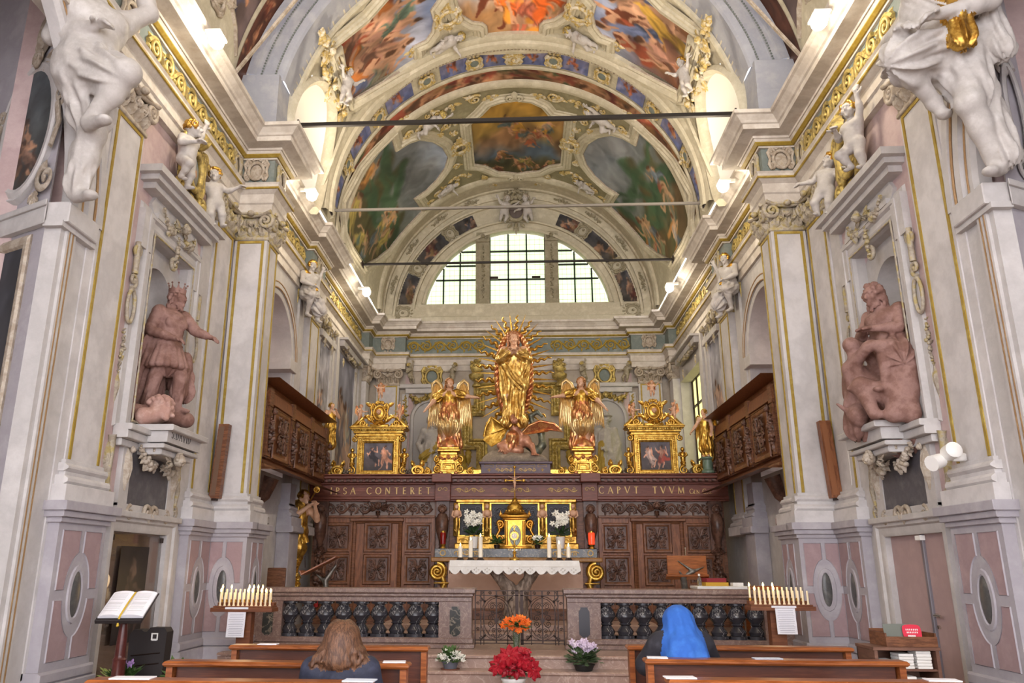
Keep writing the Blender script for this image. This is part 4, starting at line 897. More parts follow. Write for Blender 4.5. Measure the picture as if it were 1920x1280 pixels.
# ---------------------------------------------------------------- vaults
VORN = mat('white_gilt_stucco', 'cdc5b2', .65, metal=.05, var=['bfb49c', 'b79c4e', 'd2cab8', 'c4baa4'], scale=5, bump=.1)
def VT(R=VR): return lambda P: np.stack([(R-P[:, 2])*np.sin(P[:, 0]/VR), P[:, 1], VZ+(R-P[:, 2])*np.cos(P[:, 0]/VR)], 1)
def A_(deg): return radians(deg)*VR
LUNY, LUNZ, LUNR = 13.15, 9.22, 1.2
b = MB(); na, ny = 120, 96
aa = np.radians(np.linspace(-93, 93, na+1)); yy = np.linspace(11.9, 22.1, ny+1)
P = [(VR*sin(a), y, VZ+VR*cos(a)) for y in yy for a in aa]; f = []
for j in range(ny):
    for i in range(na):
        ym, am = (yy[j]+yy[j+1])/2, (aa[i]+aa[i+1])/2; z = VZ+VR*cos(am)
        if abs(am) > .9 and (ym-LUNY)**2+(z-LUNZ)**2 < (LUNR+.03)**2: continue
        f.append((j*(na+1)+i, j*(na+1)+i+1, (j+1)*(na+1)+i+1, (j+1)*(na+1)+i))
b.add(P, f); vault = struct('ceiling_vault', b, CREAM, None, True)
b = MB()
for s in (-1, 1):      # lunette hollows over the side lofts
    an = np.linspace(-.15*pi, 1.15*pi, 25)
    V = [(s*x, LUNY+LUNR*k*cos(a), LUNZ+LUNR*k*sin(a)) for x, k in ((3.0, 1), (5.2, .75)) for a in an]
    V = [(s*max(3.2, sqrt(max(0, VR**2-(v[2]-VZ)**2))-.03) if abs(v[0]) == 3.0 else v[0], v[1], v[2]) for v in V]
    b.add(V, [(i, i+1, 25+i+1, 25+i) for i in range(24)]); b.add(V[25:]+[(s*5.2, LUNY, LUNZ)], [(i, i+1, 25) for i in range(24)])
    b.box(s*4.2, s*5.2, LUNY-1.4, LUNY+1.4, 8.45, 8.7)
for s in (-1, 1):
    q = []
    for t in np.linspace(-.3*pi, 1.3*pi, 60):
        z = LUNZ+LUNR*sin(t); x = sqrt(max(0, VR**2-(z-VZ)**2)); q.append((s*(x-.01), LUNY+LUNR*cos(t), z))
    m_ = MB(); m_.tube(q, .12, 6, flat=.7); obj('lunette_rim', m_, CREAM, vault)
obj('lunette_hollow', b, mat('white_limewash', 'dedad0', .8), vault, 40)
def arch_mould(name, prof, m, R=VR, lim=92, n=64): b = MB(); b.rev([(R-h, y) for y, h in prof], 0, VZ, radians(-lim), radians(lim), n); return obj(name, b, m, vault, 35)
arch_mould('rib_moulding', [(14.5, 0), (14.5, .10), (14.58, .13), (14.66, .13), (14.7, .18), (14.8, .2), (14.86, .2), (14.9, .15), (14.98, .15), (15.0, .10), (15.02, .1), (15.04, .06)], CREAM)
arch_mould('rib_moulding', [(15.72, .02), (15.74, .06), (15.8, .06), (15.82, .02)], CREAM)
arch_mould('rib_moulding', [(16.25, .0), (16.27, .07), (16.33, .1), (16.4, .1), (16.44, .06), (16.52, .06), (16.56, 0)], CREAM)
arch_mould('rib_moulding', [(21.0, 0), (21.02, .06), (21.1, .1), (21.2, .1), (21.25, .05), (21.4, .05), (21.44, 0)], CREAM)
arch_mould('rib_moulding', [(12.02, .0), (12.02, .05), (12.08, .07), (12.14, .05), (12.16, 0)], CREAM)
b = MB()
for k in range(150):
    a = radians(-88+176*k/149); R = VR-.16; b.ell((R*sin(a), 14.94, VZ+R*cos(a)), .022, 5, 4)
obj('bead_row', b, ORN, vault)
# painted bands of the rib
def fresco(n, asp, seed, top, bot, pal, cnt, hr, y=(.15, .7), tilt=.8, cloud=(.6, .6, .65), gain=1., sat=.95):
    c = Canvas(n, asp, top, bot, seed); c.clouds(10, cloud, .2, 1, .12, .6); c.crowd(cnt, pal, hr, y, tilt); c.clouds(4, cloud, .5, 1, .06, .4); c.noise(12, .28); return c.done(gain, sat)
PALV = [(.72, .42, .2), (.62, .3, .2), (.38, .42, .56), (.8, .62, .25), (.5, .34, .27), (.36, .44, .38), (.7, .5, .42)]
PALD = [(.55, .38, .2), (.46, .25, .18), (.34, .38, .42), (.52, .46, .24), (.36, .38, .28), (.28, .34, .3)]
c = Canvas(360, .1, (.45, .28, .2), (.38, .32, .22), 3); c.crowd(40, [(.62, .3, .22), (.35, .38, .25), (.6, .42, .25), (.5, .22, .18)], (.08, .13), (.3, .7), 1.6); c.noise(40, .3)
painted('putti_band', [(A_(-86), 15.83), (A_(86), 15.83), (A_(86), 16.25), (A_(-86), 16.25)], VT(VR-.012), c.done(.85, .9), vault, res=330, box=(A_(-86), A_(86), 15.6, 16.4))
for i, (q0, q1) in enumerate(((-84, -74), (-66, -55), (-46.5, -35.5), (-25, -15.5), (-11, -2.5), (2.5, 11), (15.5, 25), (35.5, 46.5), (55, 66), (74, 84))):
    c = Canvas(60, .5, (.42, .47, .68), (.5, .5, .66), 70+i); c.clouds(8, (.66, .62, .7)); c.person(.5, .26, .42, random.uniform(-1.2, 1.2), (.75, .42, .32)); c.person(.3, .22, .3, random.uniform(-1, 1), (.7, .4, .32)); c.noise(9, .2)
    painted('putto_panel', [(A_(q0), 15.12), (A_(q1), 15.12), (A_(q1), 15.68), (A_(q0), 15.68)], VT(VR-.014), c.done(.85), vault, res=40)
for i, a in enumerate((-70, -50.7, -30.2, -13.2, 13.2, 30.2, 50.7, 70, -1e-3)):
    b = MB(); b.T = then(VT(VR-.03), (A_(a), 15.4, .0)); cartouche(b, .2, .24, .035, 0, 0)
    if i == 8: shell(b, 0, .05, .28, -pi/2, 11); shell(b, 0, .05, .2, pi/2, 9)
    if abs(a) > 40: cherub(b, .1, 0, .2, .05); garland(b, -.1, -.2, .1, -.35, 0, .05, 5)
    ct = obj('rib_cartouche', b, VORN, vault); ORG[ct] = ORG[vault]
    if i < 8: b = MB(b.T); dome(b, .11, .13, .03, 0, 0, .02); obj('field', b, FRIEZE, ct)
# great panels: outlines read on the vault, mirrored left and right
def vp_(pts, Z=.448, ox=540, oy=0): return [on_vault(ox+Z*x, oy+Z*y) for x, y in pts]
def mir(p): return [(-x, y) for x, y in p][::-1]
c1 = [(A_(7.8), 14.86), (A_(8.2), 14.25), (A_(9.5), 14.12), (A_(12.5), 14.02), (A_(15.5), 13.75), (A_(16.5), 13.3), (A_(16.5), 12.6), (A_(14), 12.2)]
c1 = c1+[(-x, y) for x, y in c1[::-1]]
sp1 = vp_([(270, 415), (190, 200), (330, 90), (470, 2)])
sp1 = [sp1[0], sp1[1], sp1[2], (A_(-30), 12.2), (A_(-24), 12.25), (A_(-19.5), 12.9)]+vp_([(595, 40), (608, 85), (600, 130), (575, 165), (520, 192), (528, 262)])
sp2 = vp_([(318, 1108), (262, 1020), (236, 960), (232, 850), (300, 722), (360, 650), (432, 578), (448, 632), (500, 598), (545, 583), (600, 590), (645, 615), (668, 655), (655, 700), (620, 750), (575, 795), (525, 830), (560, 880), (480, 965), (420, 1040), (370, 1080)])
c2 = vp_([(815, 475), (850, 440), (895, 425), (955, 418), (1015, 425), (1060, 445), (1095, 485), (1158, 495), (1142, 682), (1092, 690), (1050, 712), (960, 722), (880, 715), (825, 690), (780, 684), (765, 515)])
def avgc(p):  # the centre panel is symmetrical about the crown
    return p
FP = [(-.005, 0), (0, .045), (.03, .07), (.07, .05), (.09, .09), (.15, .11), (.18, .07), (.22, .07), (.24, .03), (.3, .03), (.31, 0)]
def vault_panel(name, poly, img, label, flip=False, rot=0):
    ar_ = sum(poly[i][0]*poly[(i+1) % len(poly)][1]-poly[(i+1) % len(poly)][0]*poly[i][1] for i in range(len(poly)))
    if ar_ > 0: poly = poly[::-1]
    o = painted(name, poly, VT(VR-.01), img, vault, res=150, flipx=flip, label=label, rot=rot)
    b = MB(VT(VR)); b.frame(poly, FP); obj('panel_frame', b, CREAM, vault, 35)
    b = MB(VT(VR)); b.frame(poly, [(-.012, .0), (-.006, .035), (.012, .045), (.018, .03)]); obj('panel_gilt_bead', b, ORN, vault, 35)
def battle(seed, gain=1., pal=PALV, top=(.45, .55, .75), bot=(.55, .33, .2), sat=.9, n=9):
    c = Canvas(200, .8, top, bot, seed); c.clouds(14, (.62, .64, .72), .5, 1, .15, .7); c.clouds(10, (.6, .42, .25), 0, .4, .12, .6)
    for i in range(3):
        x, y = c.r.uniform(.25, .7), c.r.uniform(.25, .5); h = (.42, .22, .14); c.stroke((x-.12, y), (x+.1, y+.03), .09, .1, h); c.stroke((x+.1, y+.05), (x+.2, y+.16), .06, .05, h); c.stroke((x+.2, y+.16), (x+.27, y+.12), .05, .03, h)
        for k in (-.1, .08): c.stroke((x+k, y-.05), (x+k+.08, y-.2), .03, .015, h)
    c.crowd(n, pal, (.4, .62), (.12, .65), .9, (.74, .55, .43)); c.noise(12, .22, 4); return c.done(gain, sat)
def landscape(seed, gain=1.2):
    c = Canvas(200, 1.1, (.42, .45, .52), (.27, .27, .17), seed); c.clouds(10, (.46, .46, .47), .7, 1, .13, .5)
    for i in range(9): x = c.r.uniform(0, 1); c.stroke((x, .0), (x+c.r.uniform(-.4, .4), c.r.uniform(.4, .75)), .14, .05, (.24+.1*c.r.rand(), .24, .14), .8, .8)
    for i in range(10): c.stroke((c.r.rand(), .3+.5*c.r.rand()), (c.r.rand(), .3+.5*c.r.rand()), .05, .02, (.2, .29, .2), .9, .8)
    c.crowd(9, PALD, (.22, .38), (.08, .45), .6, (.56, .44, .33)); c.noise(10, .25, 4); return c.done(gain, .9)
vault_panel('fresco_panel', sp1, battle(31), 'bright fresco of figures in yellow and brown robes', rot=3); vault_panel('fresco_panel', mir(sp1), battle(37, 1., PALV, (.42, .54, .78)), 'bright fresco of armoured figure with round shield', rot=1)
vault_panel('fresco_panel', c1, battle(43, 1.05, [(.9, .4, .15), (.85, .55, .2), (.75, .4, .3), (.8, .5, .4)], (.72, .6, .5), (.62, .46, .3), .95, 7), 'fresco of a red robed figure rising in a fiery chariot', rot=2)
vault_panel('fresco_panel', sp2, landscape(51), 'dark fresco of a hillside with small figures', rot=3); vault_panel('fresco_panel', mir(sp2), landscape(58), 'dark fresco of a rocky mountain and red figures', rot=1)
c = Canvas(200, 1., (.85, .62, .22), (.35, .36, .3), 64)
c.stroke((.1, .35), (.9, .35), .16, .16, (.36, .42, .5), .8); c.stroke((.05, .12), (.95, .12), .14, .14, (.33, .30, .18), .8); c.clouds(12, (.6, .42, .28), .4, .8, .14, .7); c.crowd(9, [(.8, .4, .25), (.85, .6, .2), (.4, .45, .45)], (.16, .26), (.45, .75), 1.3); c.crowd(12, PALD, (.14, .22), (.08, .3), 1.); c.noise(14, .3); 
vault_panel('fresco_panel', c2, c.done(.82, .9), 'round-headed fresco of golden sky over water', rot=2)
b = MB(VT())
for j in range(24):
    for i in range(40):
        a0, a1, y0, y1 = A_(-52+2.6*i), A_(-52+2.6*(i+1)), 16.56+.185*j, 16.56+.185*(j+1); b.add([(a0, y0, .004), (a1, y0, .004), (a1, y1, .004), (a0, y1, .004)], [(0, 1, 2, 3)])
obj('olive_field', b, mat('olive_stucco_field', '948c70', .85, var=['857e63', 'a0987c'], scale=3), vault)
# stucco between the panels: cartouches, scrolls, shells
def von(x, y, Z=.448): return on_vault(540+Z*x, Z*y)
for s in (-1, 1):
    for (x, y, w, h) in ((665, 62, .3, .3), (718, 610, .28, .3)):
        p = von(x, y); b = MB(then(VT(), (s*abs(p[0]), p[1], .05), 0, 1)); cartouche(b, w, h, .05); acanthus(b, 0, -h*.9, -pi/2, .3); acanthus(b, 0, h*.9, pi/2, .25); shell(b, 0, -h*.6, .2, -pi/2); obj('vault_cartouche', b, VORN, vault)
    b = MB()
    for (x, y, r_) in ((600, 235, .14), (780, 185, .12), (500, 560, .13), (780, 410, .18), (660, 520, .14), (700, 690, .12), (620, 810, .12), (820, 740, .1), (185, 280, .15), (150, 230, .12)):
        p = von(x, y); b.T = then(VT(), (s*abs(p[0]), p[1], .02), 0, 1); scroll(b, 0, 0, r_, 1.6, .035, s, random.uniform(0, 6)); acanthus(b, 0, 0, random.uniform(0, 6), r_*2)
    for (x, y, r_, an_) in ((470, 500, .16, .6), (540, 540, .14, -.8), (620, 470, .2, 2.4), (680, 440, .14, .4), (720, 500, .13, 1.6), (700, 555, .12, 2.8), (840, 400, .12, .2), (640, 560, .13, 2.2), (700, 740, .16, .3), (660, 780, .15, 2), (580, 850, .14, .5), (760, 730, .12, 2.6), (860, 765, .1, .1), (520, 205, .12, 1), (640, 250, .13, 2), (720, 205, .13, 0), (800, 150, .1, 1.2)):
        p = von(x, y); b.T = then(VT(), (s*abs(p[0]), p[1], .01), 0, 1, s > 0); scroll(b, 0, 0, r_*.6, 1.5, .03, 1, an_); leaf(b, r_*.5, 0, an_, r_*1.7, r_*.8, .05); leaf(b, -r_*.4, .03, an_+2.2, r_*1.5, r_*.7, .05); scroll(b, r_*1.2*cos(an_+1), r_*1.2*sin(an_+1), r_*.45, 1.3, .025, -1, an_+2)
    obj('vault_stucco_scrolls', b, VORN, vault)
    for (x, y) in ((155, 210), (165, 360), (205, 470)):
        p = von(x, y); b = MB(); b.T = then(VT(), (s*abs(p[0]), p[1], .05)); shell(b, 0, 0, .3, pi/2); cherub(b, .14, 0, -.1, .08); garland(b, 0, -.15, 0, -.6, 0, .09, 8); obj('shell_and_cherub', b, VORN, vault)
b = MB(VT())
for s in (-1, 1):      # framed rib beside each lunette
    q = vp_([(215, 185), (270, 470), (235, 470), (170, 260)]); q = [(s*abs(x), y) for x, y in q]
    if s > 0: q = q[::-1]
    b.frame(q, [(-.01, 0), (0, .08), (.05, .1), (.08, 0)])
    b.frame([(s*A_(88), 14.3), (s*A_(60), 14.35)], [(-.05, 0), (-.04, .06), (.04, .06), (.05, 0)], closed=False)
for p in ((960, 395), (955, 735)):
    q = von(*p); b.T = then(VT(), (0, q[1], .08)); scroll(b, -.1, 0, .12, 1.3, .04, 1, pi/2); scroll(b, .1, 0, .12, 1.3, .04, -1, pi/2); leaf(b, 0, .1, -pi/2, .35, .22, .1)
obj('vault_stucco_scrolls', b, CREAM, vault)
# the great arch between nave and chancel
b = MB(); A = radians(79)
pr = [(4.62, 11.46), (4.60, 11.38), (4.46, 11.38), (4.44, 11.42), (4.36, 11.42), (4.34, 11.46), (4.12, 11.46), (4.10, 11.42), (4.04, 11.42), (3.98, 11.44), (3.95, 11.48), (3.95, 12.02)]
b.rev(pr, 0, VZ, -A, A, 72); b.rev([(4.62, 11.46), (4.62, 12.0)], 0, VZ, -A, A, 40)
arc = struct('ceiling_arch', b, BLUEGREY, None, 30)
b = MB()
for k in range(230):
    a = radians(-79+158*k/229)
    for R in (4.35, 4.11): b.ell((R*sin(a), 11.41, VZ+R*cos(a)), .02, 4, 3)
obj('bead_row', b, FRIEZE, arc)
b = MB()
for s in (-1, 1): b.box(s*3.92, s*4.56, 11.32, 12.0, 8.4, 9.56, .01); b.box(s*3.9, s*4.6, 11.28, 12.0, 8.4, 9.0, .01)
obj('impost_block', b, BLUEGREY, arc)
# nave vault in front of it
NR = 4.62
def NT(): return lambda P: np.stack([(NR-P[:, 2])*np.sin(P[:, 0]/NR), P[:, 1], VZ+(NR-P[:, 2])*np.cos(P[:, 0]/NR)], 1)
b = MB(); b.rev([(NR, 6.2), (NR, 11.5)], 0, VZ, radians(-96), radians(96), 60); nv = struct('ceiling_nave', b, CREAM, None, True)
b = MB(); b.rev([(NR, -14), (NR, 6.2)], 0, VZ, radians(-96), radians(96), 24); obj('unseen_nave_vault', b, CREAM, nv, True)  # unseen vault over the camera, added to hold back the daylight
for s in (-1, 1):
    t = NR*radians(1)
    c = Canvas(160, .2, (.36, .22, .17), (.42, .26, .2), 80+s); c.crowd(9, [(.5, .25, .18), (.4, .25, .2), (.55, .35, .28)], (.12, .2), (.3, .7), 1.5); c.noise(20, .3)
    painted('brown_fresco_band', [(s*t*30, 11.02), (s*t*82, 11.02), (s*t*82, 11.42), (s*t*30, 11.42)], NT(), c.done(.8), nv, z=.01, res=150)
    c = Canvas(120, .5, (.42, .36, .36), (.36, .28, .24), 90+s); c.crowd(7, [(.6, .38, .25), (.45, .25, .2), (.4, .38, .45)], (.3, .5), (.3, .7), 1.2); c.noise(14, .3)
    painted('nave_fresco_panel', [(s*t*44, 9.9), (s*t*60, 9.75), (s*t*66, 10.1), (s*t*73, 10.25), (s*t*75, 10.6), (s*t*79, 10.9), (s*t*44, 10.9)], NT(), c.done(.85), nv, z=.01, res=90)
    b = MB(NT()); q = [(s*t*44, 9.9), (s*t*60, 9.75), (s*t*66, 10.1), (s*t*73, 10.25), (s*t*75, 10.6), (s*t*79, 10.9)]
    b.frame(q, [(-.03, 0), (-.02, .04), (.03, .05), (.05, 0)], closed=False); b.frame([(s*t*30, 10.98), (s*t*83, 10.98)], [(-.03, 0), (-.02, .04), (.03, .04), (.04, 0)], closed=False)
    for i in range(5): b.frame([(s*t*(62-4*i), 9.0), (s*t*(66-4*i), 9.5), (s*t*(60-4*i), 9.6)], [(-.04, 0), (-.03, .05), (.03, .05), (.04, 0)], closed=False)
    b.T = then(NT(), (s*t*76, 9.9, 0)); cartouche(b, .16, .24, .04); 
    for i in range(4): b.T = then(NT(), (s*t*(80-2*i), 9.2+.32*i, 0)); leaf(b, 0, 0, 1, .3, .16, .07); scroll(b, .1, .1, .09, 1.2, .025)
    for i in range(6): b.T = then(NT(), (s*t*(60-3*i), 9.25, 0)); acanthus(b, 0, 0, .6, .3)
    obj('nave_stucco', b, ORN, nv)
# tie bars across the vault
for (y, z, x, r_, lb) in ((12.25, 9.14, 3.83, .035, 'thick black tie bar crossing the chancel arch, nearest of three'), (14.85, 8.72, 3.84, .026, 'grey tie bar crossing the middle of the chancel vault'), (18.25, 8.86, 3.84, .026, 'thin black tie bar crossing in front of the lunette window')):
    b = MB(); b.box(-x, x, y-r_, y+r_, z-r_, z+r_, .006); tr = thing('tie_bar', lb, 'tie bar', (0, y, z-r_)); obj('bar', b, TIMBER if r_ != .026 or y > 15 else mat('grey_painted_bar', '6d6862', .6), tr)
    for s in (-1, 1): b = MB(); b.box(s*(x-.03), s*(x+.0), y-.08, y+.08, z-.08, z+.08, .01); obj('anchor_plate', b, IRON, tr)
# floodlights on the cornice
for i, (lx, ly, lz) in enumerate(LAMPS):
    for s in (-1, 1):
        where = ('over the nave wall' if i == 0 else 'over the wooden balcony' if i == 1 else 'near the altar wall')
        r = thing('floodlight_fixture', 'lit white floodlight on the %s cornice %s' % ('left' if s < 0 else 'right', where), 'lamp', (s*abs(lx)*1, ly, lz), 0, 'cornice floodlights')
        x = s*abs(lx)
        b = MB(); b.box(x-.1, x+.1, ly-.13, ly+.13, lz+.02, lz+.09, .02); b.box(x+s*.0, x+s*.2, ly-.02, ly+.02, lz+.06, lz+.12); obj('housing', b, WHITEP, r)
        b = MB(); b.ell((x-s*.02, ly-.02, lz-.03), (.10, .13, .10), 14, 9); obj('glass', b, LAMPM, r)
# side chapel arches of the nave, cut by the frame
for s, side in ((-1, 'left'), (1, 'right')):
    b = MB(WT(s, NAVE)); Z0 = 5.05; ac, ar = 4.55, 2.62
    an = np.linspace(0, pi/2, 20); pts = [(ac+ar*cos(a), Z0+ar*sin(a)) for a in an]
    b.add([(x, y, -.1) for x, y in pts]+[(7.3, Z0+(8.4-Z0)*min(1, i/9.), -.1) if i < 10 else (7.3-(7.3-ac)*(i-9)/10., 8.4, -.1) for i in range(20)], [(i, i+1, 20+i+1, 20+i) for i in range(19)])
    wl = struct('wall_chapel_'+side, b, LILAC)
    b = MB(WT(s, NAVE)); b.frame(pts, [(.02, -.12), (.02, .0), (-.02, .04), (-.08, .04), (-.1, .02), (-.14, .02), (-.16, .07), (-.26, .07), (-.28, .03), (-.32, .03), (-.34, .08), (-.44, .08), (-.46, -.1)], closed=False); obj('chapel_arch', b, STUCCO, wl, 35)
    b = MB(WT(s, NAVE)); b.frame(pts, [(-.085, .04), (-.09, .05), (-.105, .05), (-.11, .04)], closed=False); b.frame(pts, [(-.27, .07), (-.275, .085), (-.29, .085), (-.295, .05)], closed=False); obj('chapel_arch_gilt_line', b, LINE, wl, 35)
    b = MB(WT(s, NAVE)); b.box(6.9, 7.46, 4.85, 5.06, -.1, .14, .01); b.box(6.88, 7.5, 4.8, 4.86, -.1, .1); obj('impost', b, STUCCO, wl)
    b = MB(WT(s, NAVE)); b.box(6.95, 7.2, 0, 4.85, -.12, .05)
    for q in (7.02, 7.08, 7.14): b.box(q, q+.03, 0, 4.85, 0, .08)
    obj('jamb', b, STUCCO, wl); b = MB(WT(s, NAVE)); b.box(7.05, 7.065, 0, 4.85, 0, .084); b.box(7.115, 7.13, 0, 4.85, 0, .084); obj('jamb_gilt_line', b, LINE, wl)
    b = MB(WT(s, NAVE)); b.box(-14, -9, 0, 8.6, -.3, 0); b.box(-4.4, -3.2, 0, 8.6, -.3, 0); b.box(-14, 7.3, 8.3, 9.2, -.3, 0); b.box(1.6, 10, 0, 9.5, -2.5, -2.3); b.box(1.6, 1.9, 0, 9, -2.4, 0); b.box(1.6, 9, 8.8, 9.2, -2.4, 0); obj('unseen_nave_wall', b, STUCCO, wl)  # unseen nave and chapel walls, added and gapped to shape the daylight
    # canted chapel wall behind
    T = Fr((s*4.62, 6.95, 0), (s*.894, .447, 0), (0, 0, 1), (-s*.447, -.894, 0))
    b = MB(T); b.box(0, 2.6, 0, 9, -.1, 0); obj('chapel_back_wall', b, LILAC, wl)
    b = MB(T); b.box(0, 2.6, 4.82, 5.0, 0, .12, .01); b.box(0, 2.6, 5.0, 5.06, 0, .16, .01); obj('chapel_cornice', b, STUCCO, wl)
    if s < 0:
        r = thing('altar_painting', 'large dark painting in a beaded frame in the left side chapel', 'painting', T(np.array([[.85, 1.5, 0]]))[0])
        c = Canvas(90, 1.6, (.3, .32, .38), (.25, .22, .2), 5); c.crowd(7, [(.3, .25, .22), (.35, .28, .2), (.3, .3, .38)], (.5, .8), (.1, .6)); c.noise(9, .3)
        painted('picture', [(.3, 1.2), (1.5, 1.2), (1.5, 4.66), (.3, 4.66)], T, c.done(.7, .7), r, z=.03, res=100, m=OIL)
        b = MB(T); b.frame([(.3, 1.2), (.3, 4.66), (1.5, 4.66), (1.5, 1.2)], [(-.02, .02), (0, .08), (.05, .1), (.1, .06), (.12, 0)]); obj('frame', b, ORN, r)
        r = thing('oval_painting', 'oval painting of small figures in a scrolled stucco frame, left chapel', 'painting', T(np.array([[.55, 5.9, 0]]))[0])
        c = Canvas(90, 2., (.38, .42, .45), (.3, .3, .28), 6); c.clouds(8, (.45, .46, .46)); c.person(.62, .75, .9, .2, (.6, .42, .32)); c.person(.35, .5, .8, -.5, (.55, .4, .32)); c.noise(9, .25)
        painted('picture', oval(.4, .72, 30, .62, 6.05), T, c.done(.75, .8), r, z=.06, res=90, m=OIL)
        b = MB(T); b.frame(oval(.4, .72, 32, .62, 6.05), [(.02, .04), (0, .1), (-.05, .12), (-.09, .08), (-.12, .1), (-.16, 0)]); obj('frame', b, STUCCO, r)
        b = MB(T)
        for q in (-1, 1):
            scroll(b, .62+q*.5, 5.35, .16, 1.4, .05, q, pi/2, z=.05); scroll(b, .62+q*.52, 6.3, .12, 1.3, .04, q, -pi/2, z=.05); b.tube([(.62+q*.5, 6.2, .1), (.62+q*.58, 5.95, .1), (.62+q*.5, 5.7, .1)], .05, 6); acanthus(b, .62+q*.3, 5.25, -pi/2+q*.4, .3, z=.05)
        cherub(b, .2, .62, 6.85, .05); leaf(b, .62, 6.9, pi/2, .6, .3, z=.05); obj('scrolled_surround', b, ORN, r)
    else:
        b = MB(T); b.tube([(.35+px, 5.9+py, .06) for px, py in oval(.12, .5, 18)], .05, 6, True); scroll(b, .3, 6.4, .15, 1.4, .05, 1); scroll(b, .35, 5.3, .14, 1.4, .05, -1); obj('scrolled_surround', b, STUCCO, wl)
# ---------------------------------------------------------------- the carved walnut choir screen
SY, SX = 16.5, -.05
def ST(y=SY, x=SX): return Fr((x, y, 0), (1, 0, 0), (0, 0, 1), (0, -1, 0))
scr = thing('choir_screen', 'long dark walnut choir screen with carved panels and gilt Latin lettering', 'choir screen', (SX, SY, .5))
b = MB(ST()); b.box(-4.2, 4.2, .5, 3.0, -.7, -.06); obj('core', b, WOOD, scr)
b = MB(ST()); b.box(-4.3, 4.3, 3.0, 3.24, -.6, .03); b.box(-4.3, 4.3, 2.93, 3.0, -.5, .09, .015); b.box(-4.3, 4.3, 2.9, 2.94, -.5, .05, .01)
for x in (-1.5, 1.5): b.box(x-.16, x+.16, 2.9, 3.3, 0, .16, .01)
obj('entablature', b, WOODR, scr, 30)
b = MB(ST()); b.box(-4.35, 4.35, 3.24, 3.28, -.9, .12, .01); b.box(-4.4, 4.4, 3.34, 3.4, -1.3, .30, .01); b.box(-4.42, 4.42, 3.4, 3.43, -1.4, .36, .008); b.box(-4.36, 4.36, 3.28, 3.34, -.9, .2)
for x in (-1.5, 1.5): b.box(x-.2, x+.2, 3.26, 3.432, 0, .42, .01)
obj('cornice', b, WOODR, scr, 30)
b0 = MB(); b0.box(-.035, .035, -.13, 0, -.025, .025, .008); first = None
for i in range(64):
    x = SX-4.1+i*8.2/63
    if first is None: first = bpy.data.objects.new('modillion', mesh_of(b0, np.zeros(3), WOODC, 30)); first.data.name = 'modillion'; COL.objects.link(first); first.parent = scr; first.location = (x-SX, -.13, 3.31-.5)
    else: put(first, 'modillion', scr, (x-SX, -.13, 3.31-.5))
LET = mat('gilt_lettering', 'd9b878', .5, metal=.2)
b = MB(ST(SY-.03)); letters(b, 'IPSA', -3.86, 3.05, .135, .16, to=-3.33); letters(b, 'CONTERET', -3.1, 3.05, .135, .16, to=-1.76); letters(b, 'CAPVT', 1.69, 3.06, .135, .16, to=2.50); letters(b, 'TVVM', 2.78, 3.06, .135, .16, to=3.42)
letters(b, 'G', 3.52, 3.05, .1, .13, .1); letters(b, 'EN.', 3.61, 3.05, .075, .13, .1); letters(b, 'C.', 3.78, 3.05, .1, .13, .1); letters(b, 'S.', 3.9, 3.05, .085, .13, .1); obj('gilt_lettering', b, LET, scr, False, kind='stuff')
b = MB(ST(SY-.03))
for x in (-.95, 0, .95): rinceau(b, .62, .13, .008, 4, x-.31, 3.13, False)
for x in (-1.5, 1.5): b.T = ST(SY-.16); scroll(b, x-.06, 3.13, .05, 1.2, .008, 1); scroll(b, x+.06, 3.13, .05, 1.2, .008, -1, pi)
obj('gilt_inlay', b, LET, scr)
# pierced frieze with a winged head at its middle
for s in (-1, 1):
    b = MB(ST(SY+.05)); b.box(s*1.68, s*4.1, 2.6, 2.92, -.02, 0); obj('frieze_field', b, mat('grey_brown_backing', '8b7d76', .7), scr)
    b = MB(ST(SY+.04)); rinceau(b, .98, .3, .022, 4, s*2.86-(1.12 if s < 0 else -.16)-.0, 2.76); rinceau(b, .98, .3, .022, 4, s*2.86-(-.16 if s < 0 else 1.12), 2.76)
    obj('carved_frieze', b, WOODC, scr)
    b = MB(ST(SY)); cherub(b, .14, s*2.84, 2.8, .02); acanthus(b, s*2.84, 2.72, -pi/2, .16, .1, .03); b.box(s*2.84-.16, s*2.84+.16, 2.88, 2.93, 0, .1); obj('winged_head', b, WOODC, scr)
    for bx in ((2.57, 2.62, -.1, .03, .01), (.5, .75, -.1, .02)): b = MB(ST()); b.box(s*1.66, s*4.12, *bx); obj('rail', b, WOOD, scr)
    # stiles, fields, door
    for q0, q1 in ((1.66, 1.74), (2.27, 2.33), (3.36, 3.42), (3.98, 4.12)): b = MB(ST()); b.box(s*q0, s*q1, .7, 2.58, -.1, .0, .004); obj('stile', b, WOODM, scr)
    b = MB(ST()); b.box(s*1.7, s*4.1, .7, 2.58, -.1, -.03); obj('field', b, WOODM, scr)
    b = MB(ST()); b.box(s*2.4, s*3.3, .6, 2.46, -.05, .0, .004); dr = obj('door', b, WOODM, scr, label='door with two carved panels')
    b = MB(ST()); b.frame([(s*2.4, .6), (s*2.4, 2.47), (s*3.3, 2.47), (s*3.3, .6)] if s > 0 else [(s*3.3, .6), (s*3.3, 2.47), (s*2.4, 2.47), (s*2.4, .6)], [(-.02, 0), (-.01, .03), (.03, .05), (.06, .03), (.07, -.03)], closed=False); b.box(s*2.3, s*3.4, 2.5, 2.56, -.05, .1, .01); obj('door_frame', b, WOOD, scr)
def cpanel(seed, w, h):
    bb = MB(); carved(bb, w, h, seed, .02); me = mesh_of(bb, np.zeros(3), WOODC, 40); return me
cm = [cpanel(i, .40, .42) for i in range(4)]
